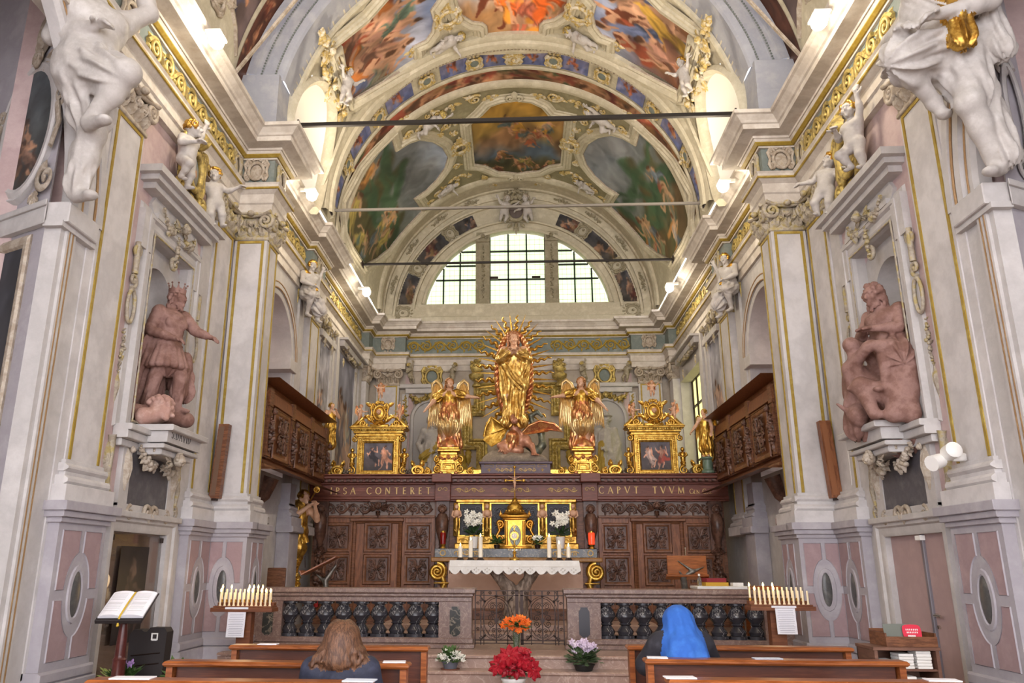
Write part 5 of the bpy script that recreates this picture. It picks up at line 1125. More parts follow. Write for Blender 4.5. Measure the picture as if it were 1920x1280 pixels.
fb = MB(); fb.frame([(-.24, -.25), (-.24, .25), (.24, .25), (.24, -.25)], [(-.03, 0), (-.02, .015), (0, .03), (.03, .03), (.045, .012), (.05, -.01)]); fm = mesh_of(fb, np.zeros(3), WOOD, 30)
gb = MB(); gb.box(-.23, .23, -.24, .24, -.01, .002); gm = mesh_of(gb, np.zeros(3), WOODC, 30)
k = 0
for s in (-1, 1):
    for x, yo in ((2.0, -.03), (2.83, .0), (3.67, -.03)):
        for z in (2.18, 1.55):
            p = thing_ = put(gm, 'carved_panel', scr, (s*x, -yo-.005, z-.5), (pi/2, 0, 0)); ORG[p] = 0
            put(cm[k % 4], 'carving', p, (0, 0, 0), (0, 0, pi*(k % 2))); put(fm, 'moulding', p, (0, 0, 0)); k += 1
# herm brackets beside the altar and at the ends
for x in (-1.5, 1.5, -4.0, 4.0):
    b = MB(ST()); b.box(x-.13, x+.13, 1.9, 2.9, 0, .06); cherub(b, .17, x, 2.72, .1, False)
    b.tube([(x, z, .1+d) for z, d in ((2.62, .03), (2.5, .08), (2.3, .07), (2.12, .03), (2.0, 0))], [.1, .13, .12, .07, .05], 8); acanthus(b, x, 2.1, -pi/2, .25, .08, .06)
    for q in (-1, 1): scroll(b, x+q*.09, 2.55, .07, 1.3, .025, q, pi/2, z=.06); leaf(b, x+q*.06, 2.45, -pi/2, .35, .1, z=.1)
    shell(b, x, 1.86, .17, pi/2, 9, z=.05)
    if abs(x) > 3: garland(b, x, 1.9, x, .8, 0, .09, 16, z=.05)
    else: b.ell((x, 1.8, .08), (.12, .05, .08), 8, 5); b.box(x-.14, x+.14, .6, 1.8, 0, .05)
    obj('herm_bracket', b, WOODC, scr)
# ---------------------------------------------------------------- plinth with gold inlay
pl = thing('inlaid_plinth', 'purple brown plinth with gold inlay under the gilded Virgin', 'plinth', (SX, 16.75, 3.432))
b = MB(ST(16.45)); b.box(-.72, .72, 3.432, 3.68, -.9, 0, .006); b.box(-.76, .76, 3.66, 3.71, -.94, .05, .01); b.box(-.75, .75, 3.432, 3.47, -.9, .03, .008); obj('block', b, mat('purple_brown_veneer', '5b4450', .4, var=['4d3843', '6b5058'], scale=6), pl)
b = MB(ST(16.45))
for x in (-.55, .55): b.tube([(x+.02*cos(a)*(1+.8*cos(4*a)), 3.54+.02*sin(a)*(1+.8*cos(4*a)), .005) for a in np.linspace(0, 2*pi, 17)[:-1]], .006, 5, True)
rinceau(b, .36, .1, .006, 4, -.42, 3.54, False); rinceau(b, .36, .1, .006, 4, .06, 3.54, False)
for x in (-.55, .55): b.frame([(x-.09, 3.6), (x-.09, 3.65), (x+.09, 3.65), (x+.09, 3.6)], [(-.004, .003), (0, .008), (.004, .003)])
b.frame([(-.4, 3.6), (-.4, 3.65), (.4, 3.65), (.4, 3.6)], [(-.004, .003), (0, .008), (.004, .003)])
obj('gold_inlay', b, LET, pl)
# ---------------------------------------------------------------- gold aediculas with paintings
def aedicula(s):
    x0 = SX+s*2.93
    r = thing('reliquary_aedicula', 'gilded aedicula framing a painting of %s' % ('two figures, one black draped, left of the angels' if s < 0 else 'two figures, one in red, right of the angels'), 'aedicula', (x0, 16.75, 3.432))
    T = Fr((x0, 16.7, 3.432), (1, 0, 0), (0, 0, 1), (0, -1, 0))
    b = MB(T); b.box(-.52, .52, 0, .06, -.3, .03, .01); b.box(-.46, .46, .06, .86, -.3, -.04); obj('body', b, GOLDD, r)
    c = Canvas(130, .9, (.36, .33, .36), (.27, .23, .22), 140+s); c.clouds(10, (.42, .40, .42), .5, 1)
    if s < 0:
        c.person(.33, .48, .62, .35, (.16, .13, .15), (.86, .62, .50), (.14, .12, .14)); c.person(.72, .48, .72, -.05, (.8, .55, .42), (.86, .62, .50), (.75, .5, .38))
    else:
        c.person(.3, .46, .68, .25, (.78, .66, .6), (.86, .62, .50), (.7, .6, .55)); c.person(.7, .46, .66, -.05, (.72, .3, .22), (.86, .62, .50), (.7, .28, .2))
    c.noise(9, .18); painted('picture', [(-.31, .13), (.31, .13), (.31, .72), (-.31, .72)], T, c.done(.95, .95), r, z=-.02, res=110, m=OIL)
    b = MB(T); q = [(-.31, .13), (-.31, .72), (.31, .72), (.31, .13)]; b.frame(q, [(-.01, -.03), (0, .0), (.02, .01), (.03, .03), (.09, .03), (.1, .05), (.13, .05), (.14, -.04)])
    for t in np.linspace(-.36, .36, 22):
        for z in (.075, .785): b.ell((t, z, .035), .014, 5, 4)
    for z in np.linspace(.1, .76, 18):
        for t in (-.375, .375): b.ell((t, z, .035), .014, 5, 4)
    obj('frame', b, GOLD, r, 30)
    b = MB(T); b.box(-.5, .5, .86, .92, -.3, .03, .008); b.box(-.54, .54, .92, .97, -.3, .06, .008); b.box(-.6, .6, 1.0, 1.03, -.32, .12, .008); b.box(-.62, .62, 1.03, 1.05, -.32, .14, .006)
    for t in np.linspace(-.55, .55, 34): b.box(t-.009, t+.009, .972, 1.0, 0, .09)
    obj('entablature', b, GOLD, r, 30)
    for e in (-1, 1): b = MB(T); b.tube([(e*t, z, -.05) for t, z in ((.62, 1.06), (.52, 1.12), (.42, 1.22), (.36, 1.28))], [.03, .05, .06, .05], 6); scroll(b, e*.36, 1.14, .09, 1.6, .035, e, 0 if e < 0 else pi, z=-.06); b.box(e*.24, e*.6, 1.05, 1.09, -.12, .04); obj('broken_pediment', b, GOLD, r)
    b = MB(T); cartouche(b, .2, .25, .035, 0, 1.36); dome(b, .13, .16, .05, 0, 1.36); shell(b, 0, 1.1, .16, pi/2, 9, z=.02); acanthus(b, 0, 1.07, pi/2, .2, .06)
    for e in (-1, 1): leaf(b, e*.1, 1.15, pi/2-e*.9, .3, .1, z=.0); leaf(b, e*.14, 1.5, pi/2-e*1.1, .2, .1); leaf(b, e*.2, 1.3, -e*.2+(0 if e > 0 else pi), .16, .09)
    b.box(-.2, .2, 1.05, 1.12, -.14, .03, .01); obj('crest', b, GOLD, r)
    b = MB(T); cherub(b, .1, 0, 1.36, .06, False); obj('cherub_head', b, SKIN, r, label='flesh coloured cherub head')
    for e in (-1, 1):
        b = MB(T); bust(b, .15, e*.56, .56, -.05); scroll(b, e*.52, .8, .07, 1.4, .025, e, pi/2); acanthus(b, e*.55, .32, -pi/2, .2, .06); scroll(b, e*.56, .12, .09, 1.4, .03, e, pi/2); obj('side_herm', b, GOLD, r)
        b = MB(T); garland(b, e*.7, .1, e*.62, .02, 0, .06, 6, z=.02); obj('fruit_cluster', b, mat('dark_silvered_fruit', '6b6258', .4, metal=.5), r)
        b = MB(T); b.frame([(e*(.86+.13*cos(a)*e), .13+.1*sin(a)) for a in np.linspace(0, 2*pi, 17)[:-1]], [(-.02, 0), (0, .05), (.03, .05), (.05, 0)]); b.box(e*.72, e*1.08, 0, .04, -.15, .05, .01); scroll(b, e*.86, .13, .08, 1.3, .03, e); leaf(b, e*.95, .2, pi/2, .16, .12); leaf(b, e*.78, .2, pi/2+e*.4, .16, .1); acanthus(b, e*1.0, .05, pi/2-e*.6, .16); dome(b, .13, .1, .03, e*.86, .13, -.02); obj('base_scroll', b, GOLD, r)
    return r
aedL, aedR = aedicula(-1), aedicula(1)
# angel pedestals
def angel_pedestal(s):
    x0 = SX+s*1.4
    r = thing('angel_pedestal', 'gilded scrolled pedestal under the %s winged angel' % ('left' if s < 0 else 'right'), 'pedestal', (x0, 16.6, 3.432))
    T = Fr((x0, 16.55, 3.432), (1, 0, 0), (0, 0, 1), (0, -1, 0))
    b = MB(T); b.prism([(-.36, 0), (.36, 0), (.34, .06), (.26, .14), (.26, .3), (.18, .42), (-.18, .42), (-.26, .3), (-.26, .14), (-.34, .06)], -.3, .05); b.box(-.24, .24, .5, .55, -.34, .08, .012); b.box(-.19, .19, .42, .5, -.3, .04, .02); b.box(-.22, .22, .55, .6, -.34, .06, .012); obj('block', b, GOLD, r, 35)
    b = MB(T); b.frame([(-.14, .1), (-.14, .26), (.14, .26), (.14, .1)], [(-.03, .05), (-.01, .08), (.02, .08), (.03, .05)]); b.frame([(-.06, .15), (-.06, .21), (.06, .21), (.06, .15)], [(-.01, .05), (0, .075), (.02, .075), (.03, .05)])
    for e in (-1, 1): scroll(b, e*.24, .14, .1, 1.5, .032, e, pi/2, z=.04); scroll(b, e*.24, .33, .07, 1.3, .025, -e, pi/2, z=.04); leaf(b, e*.2, .4, -pi/2+e*.4, .2, .09, z=.05); scroll(b, e*.46, .09, .07, 1.4, .03, e, pi/2, z=.0); b.box(e*.34, e*.62, 0, .04, -.1, .06); leaf(b, e*.36, .04, pi/2-e*.7, .2, .1)
    obj('strapwork', b, GOLD, r)
    b = MB(T); cherub(b, .08, 0, .37, .06, False); garland(b, -.2, .42, -.05, .36, .04, .03, 7, z=.05); garland(b, .05, .36, .2, .42, .04, .03, 7, z=.05)
    for e in (-1, 1): b.ell((e*.16, .05, .07), (.05, .045, .04), 7, 5)
    obj('cherub_and_fruit', b, GOLDR, r, label='rose gold cherub head and fruit')
    for e in ((1,) if s < 0 else (-1,)):
        b = MB(T); b.box(e*.3, e*.7, 0, .13, -.12, .02, .01); b.lathe([(.0, -.01), (.075, -.01), (.075, .05), (.04, .06), (.03, .04), (0, .05)], (0, 0, 0), 14); obj('side_block', b, GOLD, r)
    return r
angel_pedestal(-1); angel_pedestal(1)
# ---------------------------------------------------------------- gilt stucco altarpiece frame and niches on the back wall
b = MB(FT(BACK-.03)); stp = [(1.0, 3.4), (1.0, 4.9), (1.42, 4.9), (1.42, 5.85), (1.08, 5.85), (1.08, 6.5), (-1.1, 6.5), (-1.1, 5.85), (-1.44, 5.85), (-1.44, 4.9), (-1.02, 4.9), (-1.02, 3.4)]
b.frame(stp, [(-.16, 0), (-.15, .08), (-.1, .11), (-.06, .05), (.06, .05), (.1, .11), (.15, .08), (.16, 0)], closed=False); fr_ = struct('trim_7', b, STATG)
b = MB(FT(BACK-.08))
for i in range(len(stp)-1):
    (xa, za), (xb, zb) = stp[i], stp[i+1]; L = hypot(xb-xa, zb-za); b.T = then(FT(BACK-.08), (xa, za, 0), atan2(zb-za, xb-xa)); rinceau(b, L, .12, .012)
b.T = FT(BACK-.03)
for s in (-1, 1):
    leaf(b, s*1.5, 4.0, pi/2-s*.2, 1.0, .3, .15); scroll(b, s*1.32, 4.05, .18, 1.6, .05, s, pi/2); b.tube([(s*1.35, 3.9, .05), (s*1.35, 3.4, .05)], .05, 6); leaf(b, s*1.4, 4.8, -pi/2, .5, .2)
obj('gilt_scrollwork', b, GOLDP, fr_)
urns = []
for s in (-1, 1):
    b = MB(); b.lathe([(0, 0), (.12, 0), (.12, .05), (.05, .1), (.07, .16), (.2, .24), (.22, .34), (.16, .38), (.12, .42), (.17, .5), (.15, .62), (.1, .7), (.06, .78), (0, .82)], (0, 0, 0), 14)
    for i in range(14): a = i*.9; b.ell((.15*cos(a), .15*sin(a), .5+.018*i), .05, 6, 4)
    o = obj('stucco_finial', b, STATG, fr_); o.location = (s*1.17, BACK-.25, 6.5)
NX = 2.46
for s in (-1, 1):
    T = FT(BACK-.01, s*NX); b = MB(T); r_ = .52; sp_ = 5.62
    an = np.linspace(0, pi, 17)
    V = [(-r_*cos(a), z, .02-.02*sin(a)) for z in (3.5, sp_) for a in an]+[(-r_*cos(a), sp_+r_*sin(a), .02) for a in an]
    b.add([(-r_, 3.5, .012), (r_, 3.5, .012), (r_, sp_, .012), (-r_, sp_, .012)], [(0, 1, 2, 3)]); b.add([(0, sp_, .012)]+[(-r_*cos(a), sp_+r_*sin(a), .012) for a in an], [(0, i+1, i+2) for i in range(16)])
    obj('niche_field', b, mat('grey_niche', 'a7a4a2', .8), wbk)
    b = MB(T); b.frame([(-r_, 3.5), (-r_, sp_)]+[(-r_*cos(a), sp_+r_*sin(a)) for a in an[1:-1]]+[(r_, sp_), (r_, 3.5)], [(-.03, .0), (-.02, .08), (.04, .1), (.08, .06), (.1, 0)], closed=False)
    b.box(-.75, .75, 6.35, 6.5, 0, .12, .02); b.box(-.85, -.66, 3.5, 6.35, 0, .06, .01); b.box(.66, .85, 3.5, 6.35, 0, .06, .01); b.box(-1.0, 1.0, 6.5, 6.62, 0, .16, .02)
    obj('niche_surround', b, STUCCO, wbk)
    b = MB(T); cartouche(b, .3, .34, .05, 0, 6.85); garland(b, -.6, 6.3, -.1, 6.3, .15, .07, z=.1); garland(b, .1, 6.3, .6, 6.3, .15, .07, z=.1); cherub(b, .16, 0, 6.25, .1)
    for e in (-1, 1): garland(b, e*.75, 6.3, e*.75, 5.0, 0, .07, 14, z=.05); scroll(b, e*.62, 6.45, .12, 1.4, .04, e, pi/2)
    obj('niche_ornament', b, STATG, wbk)
    b = MB(T); dome(b, .2, .23, .02, 0, 6.85); obj('cartouche_field', b, FRIEZE, wbk)
    T2 = FT(BACK, s*3.7); pilaster('pilaster', T2, -.32, .32, .2, gilt=True, ped=False)
    b = MB(FT(BACK-.01, s*3.1)); b.box(-.12, .12, 3.4, 6.9, 0, .03); b.box(-.8*s, -1.7*s, 3.4, 5.0, 0, .015) ; obj('pink_field', b, PINK, wbk)
# ---------------------------------------------------------------- gilded predella with black grilles
ret = thing('gilded_predella', 'gilded predella with three black scroll grilles behind the altar candles', 'predella', (SX, 16.35, 1.95))
RT = ST(16.3)
b = MB(RT); b.box(-1.24, 1.24, 1.93, 2.06, -.15, .06, .015); b.box(-1.2, 1.2, 2.06, 2.2, -.15, 0, .01); b.box(-1.22, 1.22, 2.86, 2.93, -.15, .05, .015); obj('base', b, GOLDD, ret)
b = MB(RT); rinceau(b, 2.3, .1, .01, 16, -1.15, 2.13); obj('base_scrollwork', b, GOLD, ret)
GRI = MB(); 
for i in range(6):
    a = i*pi/3; GRI.tube([(.1*cos(a)+.1*cos(t), .1*sin(a)*1.2+.1*sin(t)*1.2, .01) for t in np.linspace(0, 2*pi, 15)[:-1]], .006, 4, True)
for sx in (-1, 1):
    for sy in (-1, 1): scroll(GRI, sx*.13, sy*.2, .07, 1.3, .007, sx*sy); scroll(GRI, sx*.15, sy*.07, .05, 1.2, .006, -sx*sy)
grm = mesh_of(GRI, np.zeros(3), mat('grey_wrought_scroll', '77777f', .4, metal=.6), 40)
for x, w in ((-.91, .23), (-.03, .47), (.85, .23)):
    b = MB(RT); b.box(x-w, x+w, 2.22, 2.84, -.05, -.02); g = obj('grille', b, mat('black_grille_field', '26272e', .5), ret); ORG[g] = ORG[ret]
    for dx in ((0,) if w < .3 else (-.24, .24)): put(grm, 'scrollwork', g, (x+dx, -.06, 2.53-1.95), (pi/2, 0, 0))
    b = MB(RT); b.frame([(x-w, 2.22), (x-w, 2.84), (x+w, 2.84), (x+w, 2.22)], [(-.01, -.02), (0, .03), (.03, .03), (.04, .0)]); obj('grille_frame', b, GOLD, g)
for x in (-1.2, -.585, .525, 1.14):
    b = MB(RT); b.box(x-.07, x+.07, 2.2, 2.86, -.1, .0, .01); b.tube([(x, 2.55, .04), (x, 2.4, .05), (x, 2.24, .03)], [.05, .06, .03], 7); scroll(b, x, 2.32, .05, 1.3, .02, 1, z=.05); obj('herm_pillar', b, GOLDD, ret)
    b = MB(RT); b.ell((x, 2.78, .05), (.045, .055, .05), 8, 6); b.ell((x, 2.65, .04), (.075, .08, .05), 8, 6)
    for e in (-1, 1): b.tube([(x+e*.07, 2.7, .04), (x+e*.09, 2.6, .05), (x+e*.03, 2.56, .07)], .022, 5)
    obj('bust', b, SKIN, ret, label='flesh coloured herm bust')
# tabernacle temple
tb = thing('tabernacle', 'small gilded temple tabernacle with scrolled sides at the altar centre', 'tabernacle', (SX-.02, 15.95, 1.95))
TT = ST(15.9, SX-.02)
b = MB(TT); b.box(-.32, .32, 1.93, 2.0, -.25, .06, .01); b.box(-.2, .2, 2.0, 2.5, -.2, 0); b.box(-.24, .24, 2.5, 2.54, -.2, .06, .01); b.box(-.28, .28, 2.54, 2.6, -.2, .08, .01)
for e in (-1, 1): b.tube([(e*.17, z, .03) for z in (2.02, 2.2, 2.48)], [.03, .026, .024], 8); scroll(b, e*.3, 2.12, .07, 1.5, .025, e, pi/2); scroll(b, e*.3, 2.42, .08, 1.5, .03, -e, -pi/2); b.tube([(e*.33, 2.05, .02), (e*.36, 2.2, .02), (e*.3, 2.3, .02), (e*.34, 2.45, .02)], .03, 6); acanthus(b, e*.28, 2.56, pi/2, .12); b.lathe([(0, 0), (.03, .0), (.04, .05), (.02, .08), (.03, .12), (0, .15)], (0, 0, 0), 8)
obj('temple_body', b, mat('orange_gilding', 'd39a3f', .3, metal=.8, var=['b97d2c', 'e3b455'], scale=14), tb, 35)
b = MB(lambda P: P+np.array([SX-.02, 15.98, 2.6])); b.lathe([(.22, 0), (.24, .03), (.18, .06), (.15, .1), (.16, .14), (.12, .2), (.07, .24), (.05, .28), (.06, .3), (.03, .33), (0, .34)], (0, 0, 0), 16)
for i in range(8): a = i*pi/4; b.ell((.16*cos(a), .16*sin(a), .07), .035, 6, 4)
obj('dome', b, GOLD, tb); b = MB(TT); dome(b, .085, .17, .01, 0, 2.2, .0); b.frame(oval(.085, .17, 18, 0, 2.2), [(.01, .0), (0, .03), (-.02, .03), (-.03, 0)]); obj('niche_door', b, mat('pale_blue_silk', 'a9b4ae', .5), tb)
cr = thing('crucifix', 'slender gilded crucifix rising above the tabernacle dome', 'crucifix', (SX-.02, 15.98, 2.94))
b = MB(ST(15.98, SX-.02)); b.box(-.012, .012, 2.94, 3.52, -.01, .01, .003); b.box(-.17, .17, 3.26, 3.285, -.01, .01, .003)
for x, z in ((-.18, 3.272), (.18, 3.272), (0, 3.54)): b.ell((x, z, 0), (.035, .035, .02), 8, 5)
obj('cross', b, GOLD, cr)
P = [rc((0, 0, .62), (0, -.02, .8), .06, .08), rc((0, 0, .85), (0, -.02, .93), .045, .05), rc((-.05, 0, .8), (-.42, 0, 1.0), .03, .018), rc((.05, 0, .8), (.42, 0, 1.0), .03, .018), rc((-.03, 0, .6), (-.02, -.06, .3), .05, .035), rc((.03, 0, .6), (.02, -.06, .3), .05, .035), rc((-.02, -.06, .3), (0, -.0, .05), .033, .02), rc((.02, -.06, .3), (0, 0, .05), .033, .02), rc((-.06, 0, .6), (.06, 0, .55), .06, .05)]
figure('corpus', None, None, (SX-.02, 15.955, 3.06), 0, .3, P, {0: ('corpus', SKIN)}, .022, part_of=cr)
# ---------------------------------------------------------------- altar block, gradine, scroll brackets
al = thing('altar_block', 'marble altar block with gilt scroll corners behind the linen covered table', 'altar', (SX, 15.7, .86))
b = MB(ST(15.6)); b.box(-1.62, 1.62, 1.7, 1.78, -.7, .12, .015); obj('mensa_slab', b, mat('ochre_wood_edge', 'a5752f', .4, var=['8c5f24', 'b98a3f'], scale=5), al)
b = MB(ST(15.6)); b.box(-1.3, 1.25, .86, 1.7, -.6, 0); obj('front_panel', b, mat('pink_beige_marble', 'c09c86', .5, var=['b28e7a', 'caa893'], scale=1.5), al); b = MB(ST(15.6)); b.box(-1.5, 1.5, .86, 1.7, -.62, -.06); obj('body', b, WOOD, al)
b = MB(ST(15.75)); b.box(-1.58, 1.55, 1.78, 1.95, -.5, 0, .008); obj('gradine', b, DARKM, al)
b = MB(ST(15.74)); rinceau(b, .5, .12, .008, 3, -1.2, 1.865); rinceau(b, .5, .12, .008, 3, .7, 1.865)
for x in (-1.42, 1.42): b.tube([(x+.05*cos(a), 1.865+.05*sin(a), .004) for a in np.linspace(0, 2*pi, 11)[:-1]], .012, 5, True)
obj('inlaid_scrollwork', b, LET, al)
for s in (-1, 1):
    b = MB(ST(15.58)); scroll(b, s*1.5, 1.52, .16, 2.2, .05, s, pi/2, 40, .5, .0); scroll(b, s*1.5, 1.52, .1, 1.5, .03, s, pi/2, z=.05); b.tube([(s*1.4, 1.42, .03), (s*1.36, 1.3, .03), (s*1.42, 1.18, .03), (s*1.36, 1.08, .04)], [.05, .05, .04, .05], 7); leaf(b, s*1.38, 1.35, -pi/2, .3, .14); b.box(s*1.28, s*1.56, 1.3, 1.325, 0, .08, .005); b.box(s*1.33, s*1.5, .9, 1.1, 0, .06); obj('scroll_bracket', b, GOLD, al)
# ---------------------------------------------------------------- the tree-trunk table with its lace cloth
tt = thing('altar_table', 'free-standing altar table carried on a forked tree trunk', 'table', (SX-.02, 14.3, .7))
b = MB(); b.box(SX-1.05, SX+1.0, 13.95, 14.65, 1.66, 1.71, .01); obj('table_top', b, MARBLEP, tt)
P = [rc((0, 0, -.02), (0, 0, .35), .24, .17, 0, .08, (.02, 9, 1)), rc((0, 0, .3), (-.13, 0, .55), .15, .12, 0, .08, (.015, 8, 2)), rc((-.13, 0, .55), (-.46, .02, .97), .11, .07, 0, .05, (.012, 7, 3)), rc((.02, 0, .3), (.15, 0, .6), .13, .1, 0, .08, (.012, 7, 4)), rc((.15, 0, .6), (.42, 0, .97), .095, .07, 0, .05, (.012, 7, 5)), rc((.17, 0, .7), (.19, -.02, .86), .05, .04, 0, .03),
     rc((0, 0, .05), (-.3, -.12, -.02), .1, .05, 0, .08), rc((0, 0, .05), (.3, -.1, -.02), .1, .05, 0, .08), rc((0, 0, .05), (.05, -.3, -.02), .1, .05, 0, .08), rc((-.2, 0, .68), (-.28, -.08, .62), .05, .03, 0, .04)]
for p in P: p['b'][2] = min(p['b'][2], .93)
V, F, t = sdf_mesh(P, .022); obj('trunk', (V+np.array([SX, 14.3, .7]), F), mat('grey_olive_bark', '8d7a68', .8, var=['6b5a4c', 'a39080', '7c6a5a'], scale=7, bump=.4, stretch=(2, 2, .6)), tt, True)
cl = MB(); n = 132; X0, X1, Yf, Yb, Zt, Zh = SX-1.12, SX+1.07, 13.9, 14.7, 1.715, 1.50
per = [(X0+(X1-X0)*i/60, Yf) for i in range(61)]+[(X1, Yf+(Yb-Yf)*i/20) for i in range(1, 21)]+[(X1-(X1-X0)*i/60, Yb) for i in range(1, 61)]+[(X0, Yb-(Yb-Yf)*i/20) for i in range(1, 20)]
V = []; m = len(per); acc = 0
for i, (x, y) in enumerate(per):
    if i: acc += hypot(x-per[i-1][0], y-per[i-1][1])
    d = abs(sin(acc*pi/.182)); o = .012*sin(acc*9)+.012
    cx_, cy_ = (X0+X1)/2, 14.3; ox = o*(1 if x >= X1-1e-6 else -1 if x <= X0+1e-6 else 0); oy = o*(1 if y >= Yb-1e-6 else -1 if y <= Yf+1e-6 else 0)
    V += [(x, y, Zt), (x+ox*.5, y+oy*.5, Zt-.08), (x+ox, y+oy, Zt-.14), (x+ox, y+oy, Zh+.06-.075*d**.7)]
cl.add(V, [(i*4+j, ((i+1) % m)*4+j, ((i+1) % m)*4+j+1, i*4+j+1) for i in range(m) for j in range(3)]); cl.add([V[4*i] for i in range(m)], [tuple(range(m))])
clo = thing('altar_cloth', 'white linen altar cloth with scalloped lace hem over the trunk table', 'cloth', (SX, 14.3, 1.5)); obj('linen', cl, CLOTH, clo, 30)
b = MB(FT(13.885))
for i in range(12):
    x = X0+.091+i*.182
    for (dx, dz, r_) in ((0, .0, .012), (-.035, .03, .01), (.035, .03, .01), (0, .055, .01)): b.tube([(x+dx+r_*cos(a), 1.53+dz+r_*sin(a), 0) for a in np.linspace(0, 2*pi, 7)[:-1]], .004, 4, True)
    b.box(x-.09, x+.09, 1.612, 1.618, -.004, .004)
obj('lace_embroidery', b, mat('cream_lace', 'd8d2c8', .8), clo)
# things on the altar table
def lathe_at(name, prof, mt, par, at_, n=14): b = MB(lambda P: P+np.array(at_)); b.lathe(prof, (0, 0, 0), n); return obj(name, b, mt, par, 40)
mo = thing('monstrance', 'gold and silver monstrance standing at the front of the altar table', 'monstrance', (SX-.02, 14.2, 1.715))
px = SX-.02
lathe_at('foot', [(0, 0), (.09, 0), (.085, .03), (.03, .06), (.02, .1), (.035, .13), (.018, .16), (.02, .22), (.04, .25), (.015, .28), (.015, .33), (0, .33)], GOLD, mo, (px, 14.2, 1.715))
b = MB(ST(14.2, px)); b.box(-.1, .1, 1.88, 1.9, -.01, .01, .003); b.ell((-.1, 1.9, 0), .02, 6, 4); b.ell((.1, 1.9, 0), .02, 6, 4); obj('arms', b, CHROME, mo)
b = MB(ST(14.2, px)); b.lathe([(.0, -.02), (.075, -.02), (.075, .02), (.0, .02)], (0, 0, 0), 18); b = MB(ST(14.2, px)); b.prism(oval(.075, .075, 20, 0, 2.13), -.015, .015)
for i in range(18): a = i*pi/9; b.tube([(.07*cos(a), 2.13+.07*sin(a), 0), (.105*cos(a), 2.13+.105*sin(a), 0)], [.008, .002], 4)
b.box(-.008, .008, 2.22, 2.32, -.006, .006); b.box(-.03, .03, 2.27, 2.285, -.006, .006); b.ell((0, 2.21, 0), .022, 6, 4); obj('sunburst', b, GOLD, mo)
b = MB(ST(14.2, px)); dome(b, .05, .05, .02, 0, 2.13, .015); obj('host_glass', b, WAX, mo)
for (x, h, lb) in ((-1.01, .20, 'short outer white altar candle, left end of the altar table'), (-.83, .30, 'middle white altar candle of the left trio'), (-.66, .36, 'tallest white altar candle of the left trio'), (.53, .36, 'tallest white altar candle of the right trio'), (.70, .24, 'middle white altar candle of the right trio'), (.86, .20, 'short outer white altar candle, right end of the altar table')):
    r = thing('altar_candle', lb, 'candle', (x, 14.15, 1.715), 0, 'altar candles')
    lathe_at('holder', [(0, 0), (.07, 0), (.06, .02), (.05, .03), (.042, .05), (0, .05)], IRON, r, (x, 14.15, 1.715)); lathe_at('wax', [(0, .03), (.036, .03), (.036, .03+h), (.03, .035+h), (0, .03+h)], WAX, r, (x, 14.15, 1.715)); lathe_at('flame', [(0, h+.035), (.012, h+.05), (.013, h+.065), (.006, h+.085), (0, h+.1)], FLAME, r, (x, 14.15, 1.715), 8)
def leaves(b, c, n, r, L, seed=0, up=.3, w=.4):
    r2 = random.Random(seed)
    for i in range(n):
        a = r2.uniform(0, 2*pi); e = r2.uniform(-.2, 1.2)*up*2; d = np.array([cos(a)*cos(e), sin(a)*cos(e), sin(e)]); sd = np.array([-sin(a), cos(a), 0]); nn = np.cross(d, sd); p = np.array(c)+d*r*r2.uniform(.2, .9)
        b.T = lambda P, p=p, d=d, sd=sd, nn=nn: p+P[:, :1]*d+P[:, 1:2]*sd+P[:, 2:3]*nn
        l = L*r2.uniform(.7, 1.2); leaf(b, 0, 0, 0, l, l*w, l*.12, -.4)
    b.T = None
def blossom(b, c, r, n=5, seed=0, tilt=None):
    r2 = random.Random(seed); a0 = r2.uniform(0, 6)
    d = np.array(tilt if tilt is not None else (r2.uniform(-.6, .6), -1, r2.uniform(.1, .9)), float); d /= np.linalg.norm(d); u = np.cross(d, (0, .3, 1)); u /= np.linalg.norm(u); v = np.cross(d, u)
    b.T = lambda P: np.array(c)+P[:, :1]*u+P[:, 1:2]*v+P[:, 2:3]*d
    for i in range(n): a = a0+2*pi*i/n; leaf(b, r*.1*cos(a), r*.1*sin(a), a, r, r*.75, r*.25, .8)
    b.T = None
WHITEF = mat('white_petals', 'f2f0e6', .6); REDF = mat('red_bracts', 'b5162a', .5, var=['9c1022', 'cc2438'], scale=12); ORF = mat('orange_petals', 'ef7a1e', .5, var=['e05e10', 'f79a3a'], scale=12); LILF = mat('pale_lilac_petals', 'e2d3e4', .6, var=['d3bfd8', 'f0e6f2'], scale=12)
for s, x in ((-1, -.87), (1, .80)):
    r = thing('white_flower_pot', 'white flowers in a white pot on the altar gradine, %s the tabernacle' % ('left of' if s < 0 else 'right of'), 'flowers', (x, 15.6, 1.95)); y0 = 15.7
    r.location = (x, y0, 1.95); ORG[r] = np.array((x, y0, 1.95))
    lathe_at('pot', [(0, 0), (.07, 0), (.09, .2), (.095, .22), (.08, .22), (0, .2)], WHITEP, r, (x, y0, 1.95))
    b = MB(); leaves(b, (x, y0, 2.2), 26, .12, .16, 3+s, .5); obj('foliage', b, DKGREEN, r)
    b = MB(); r2 = random.Random(9+s)
    for i in range(26): blossom(b, (x+r2.uniform(-.17, .14), y0-.05+r2.uniform(-.1, .1), 2.5+r2.uniform(-.12, .14)), .055, 5, i)
    obj('blossoms', b, WHITEF, r)
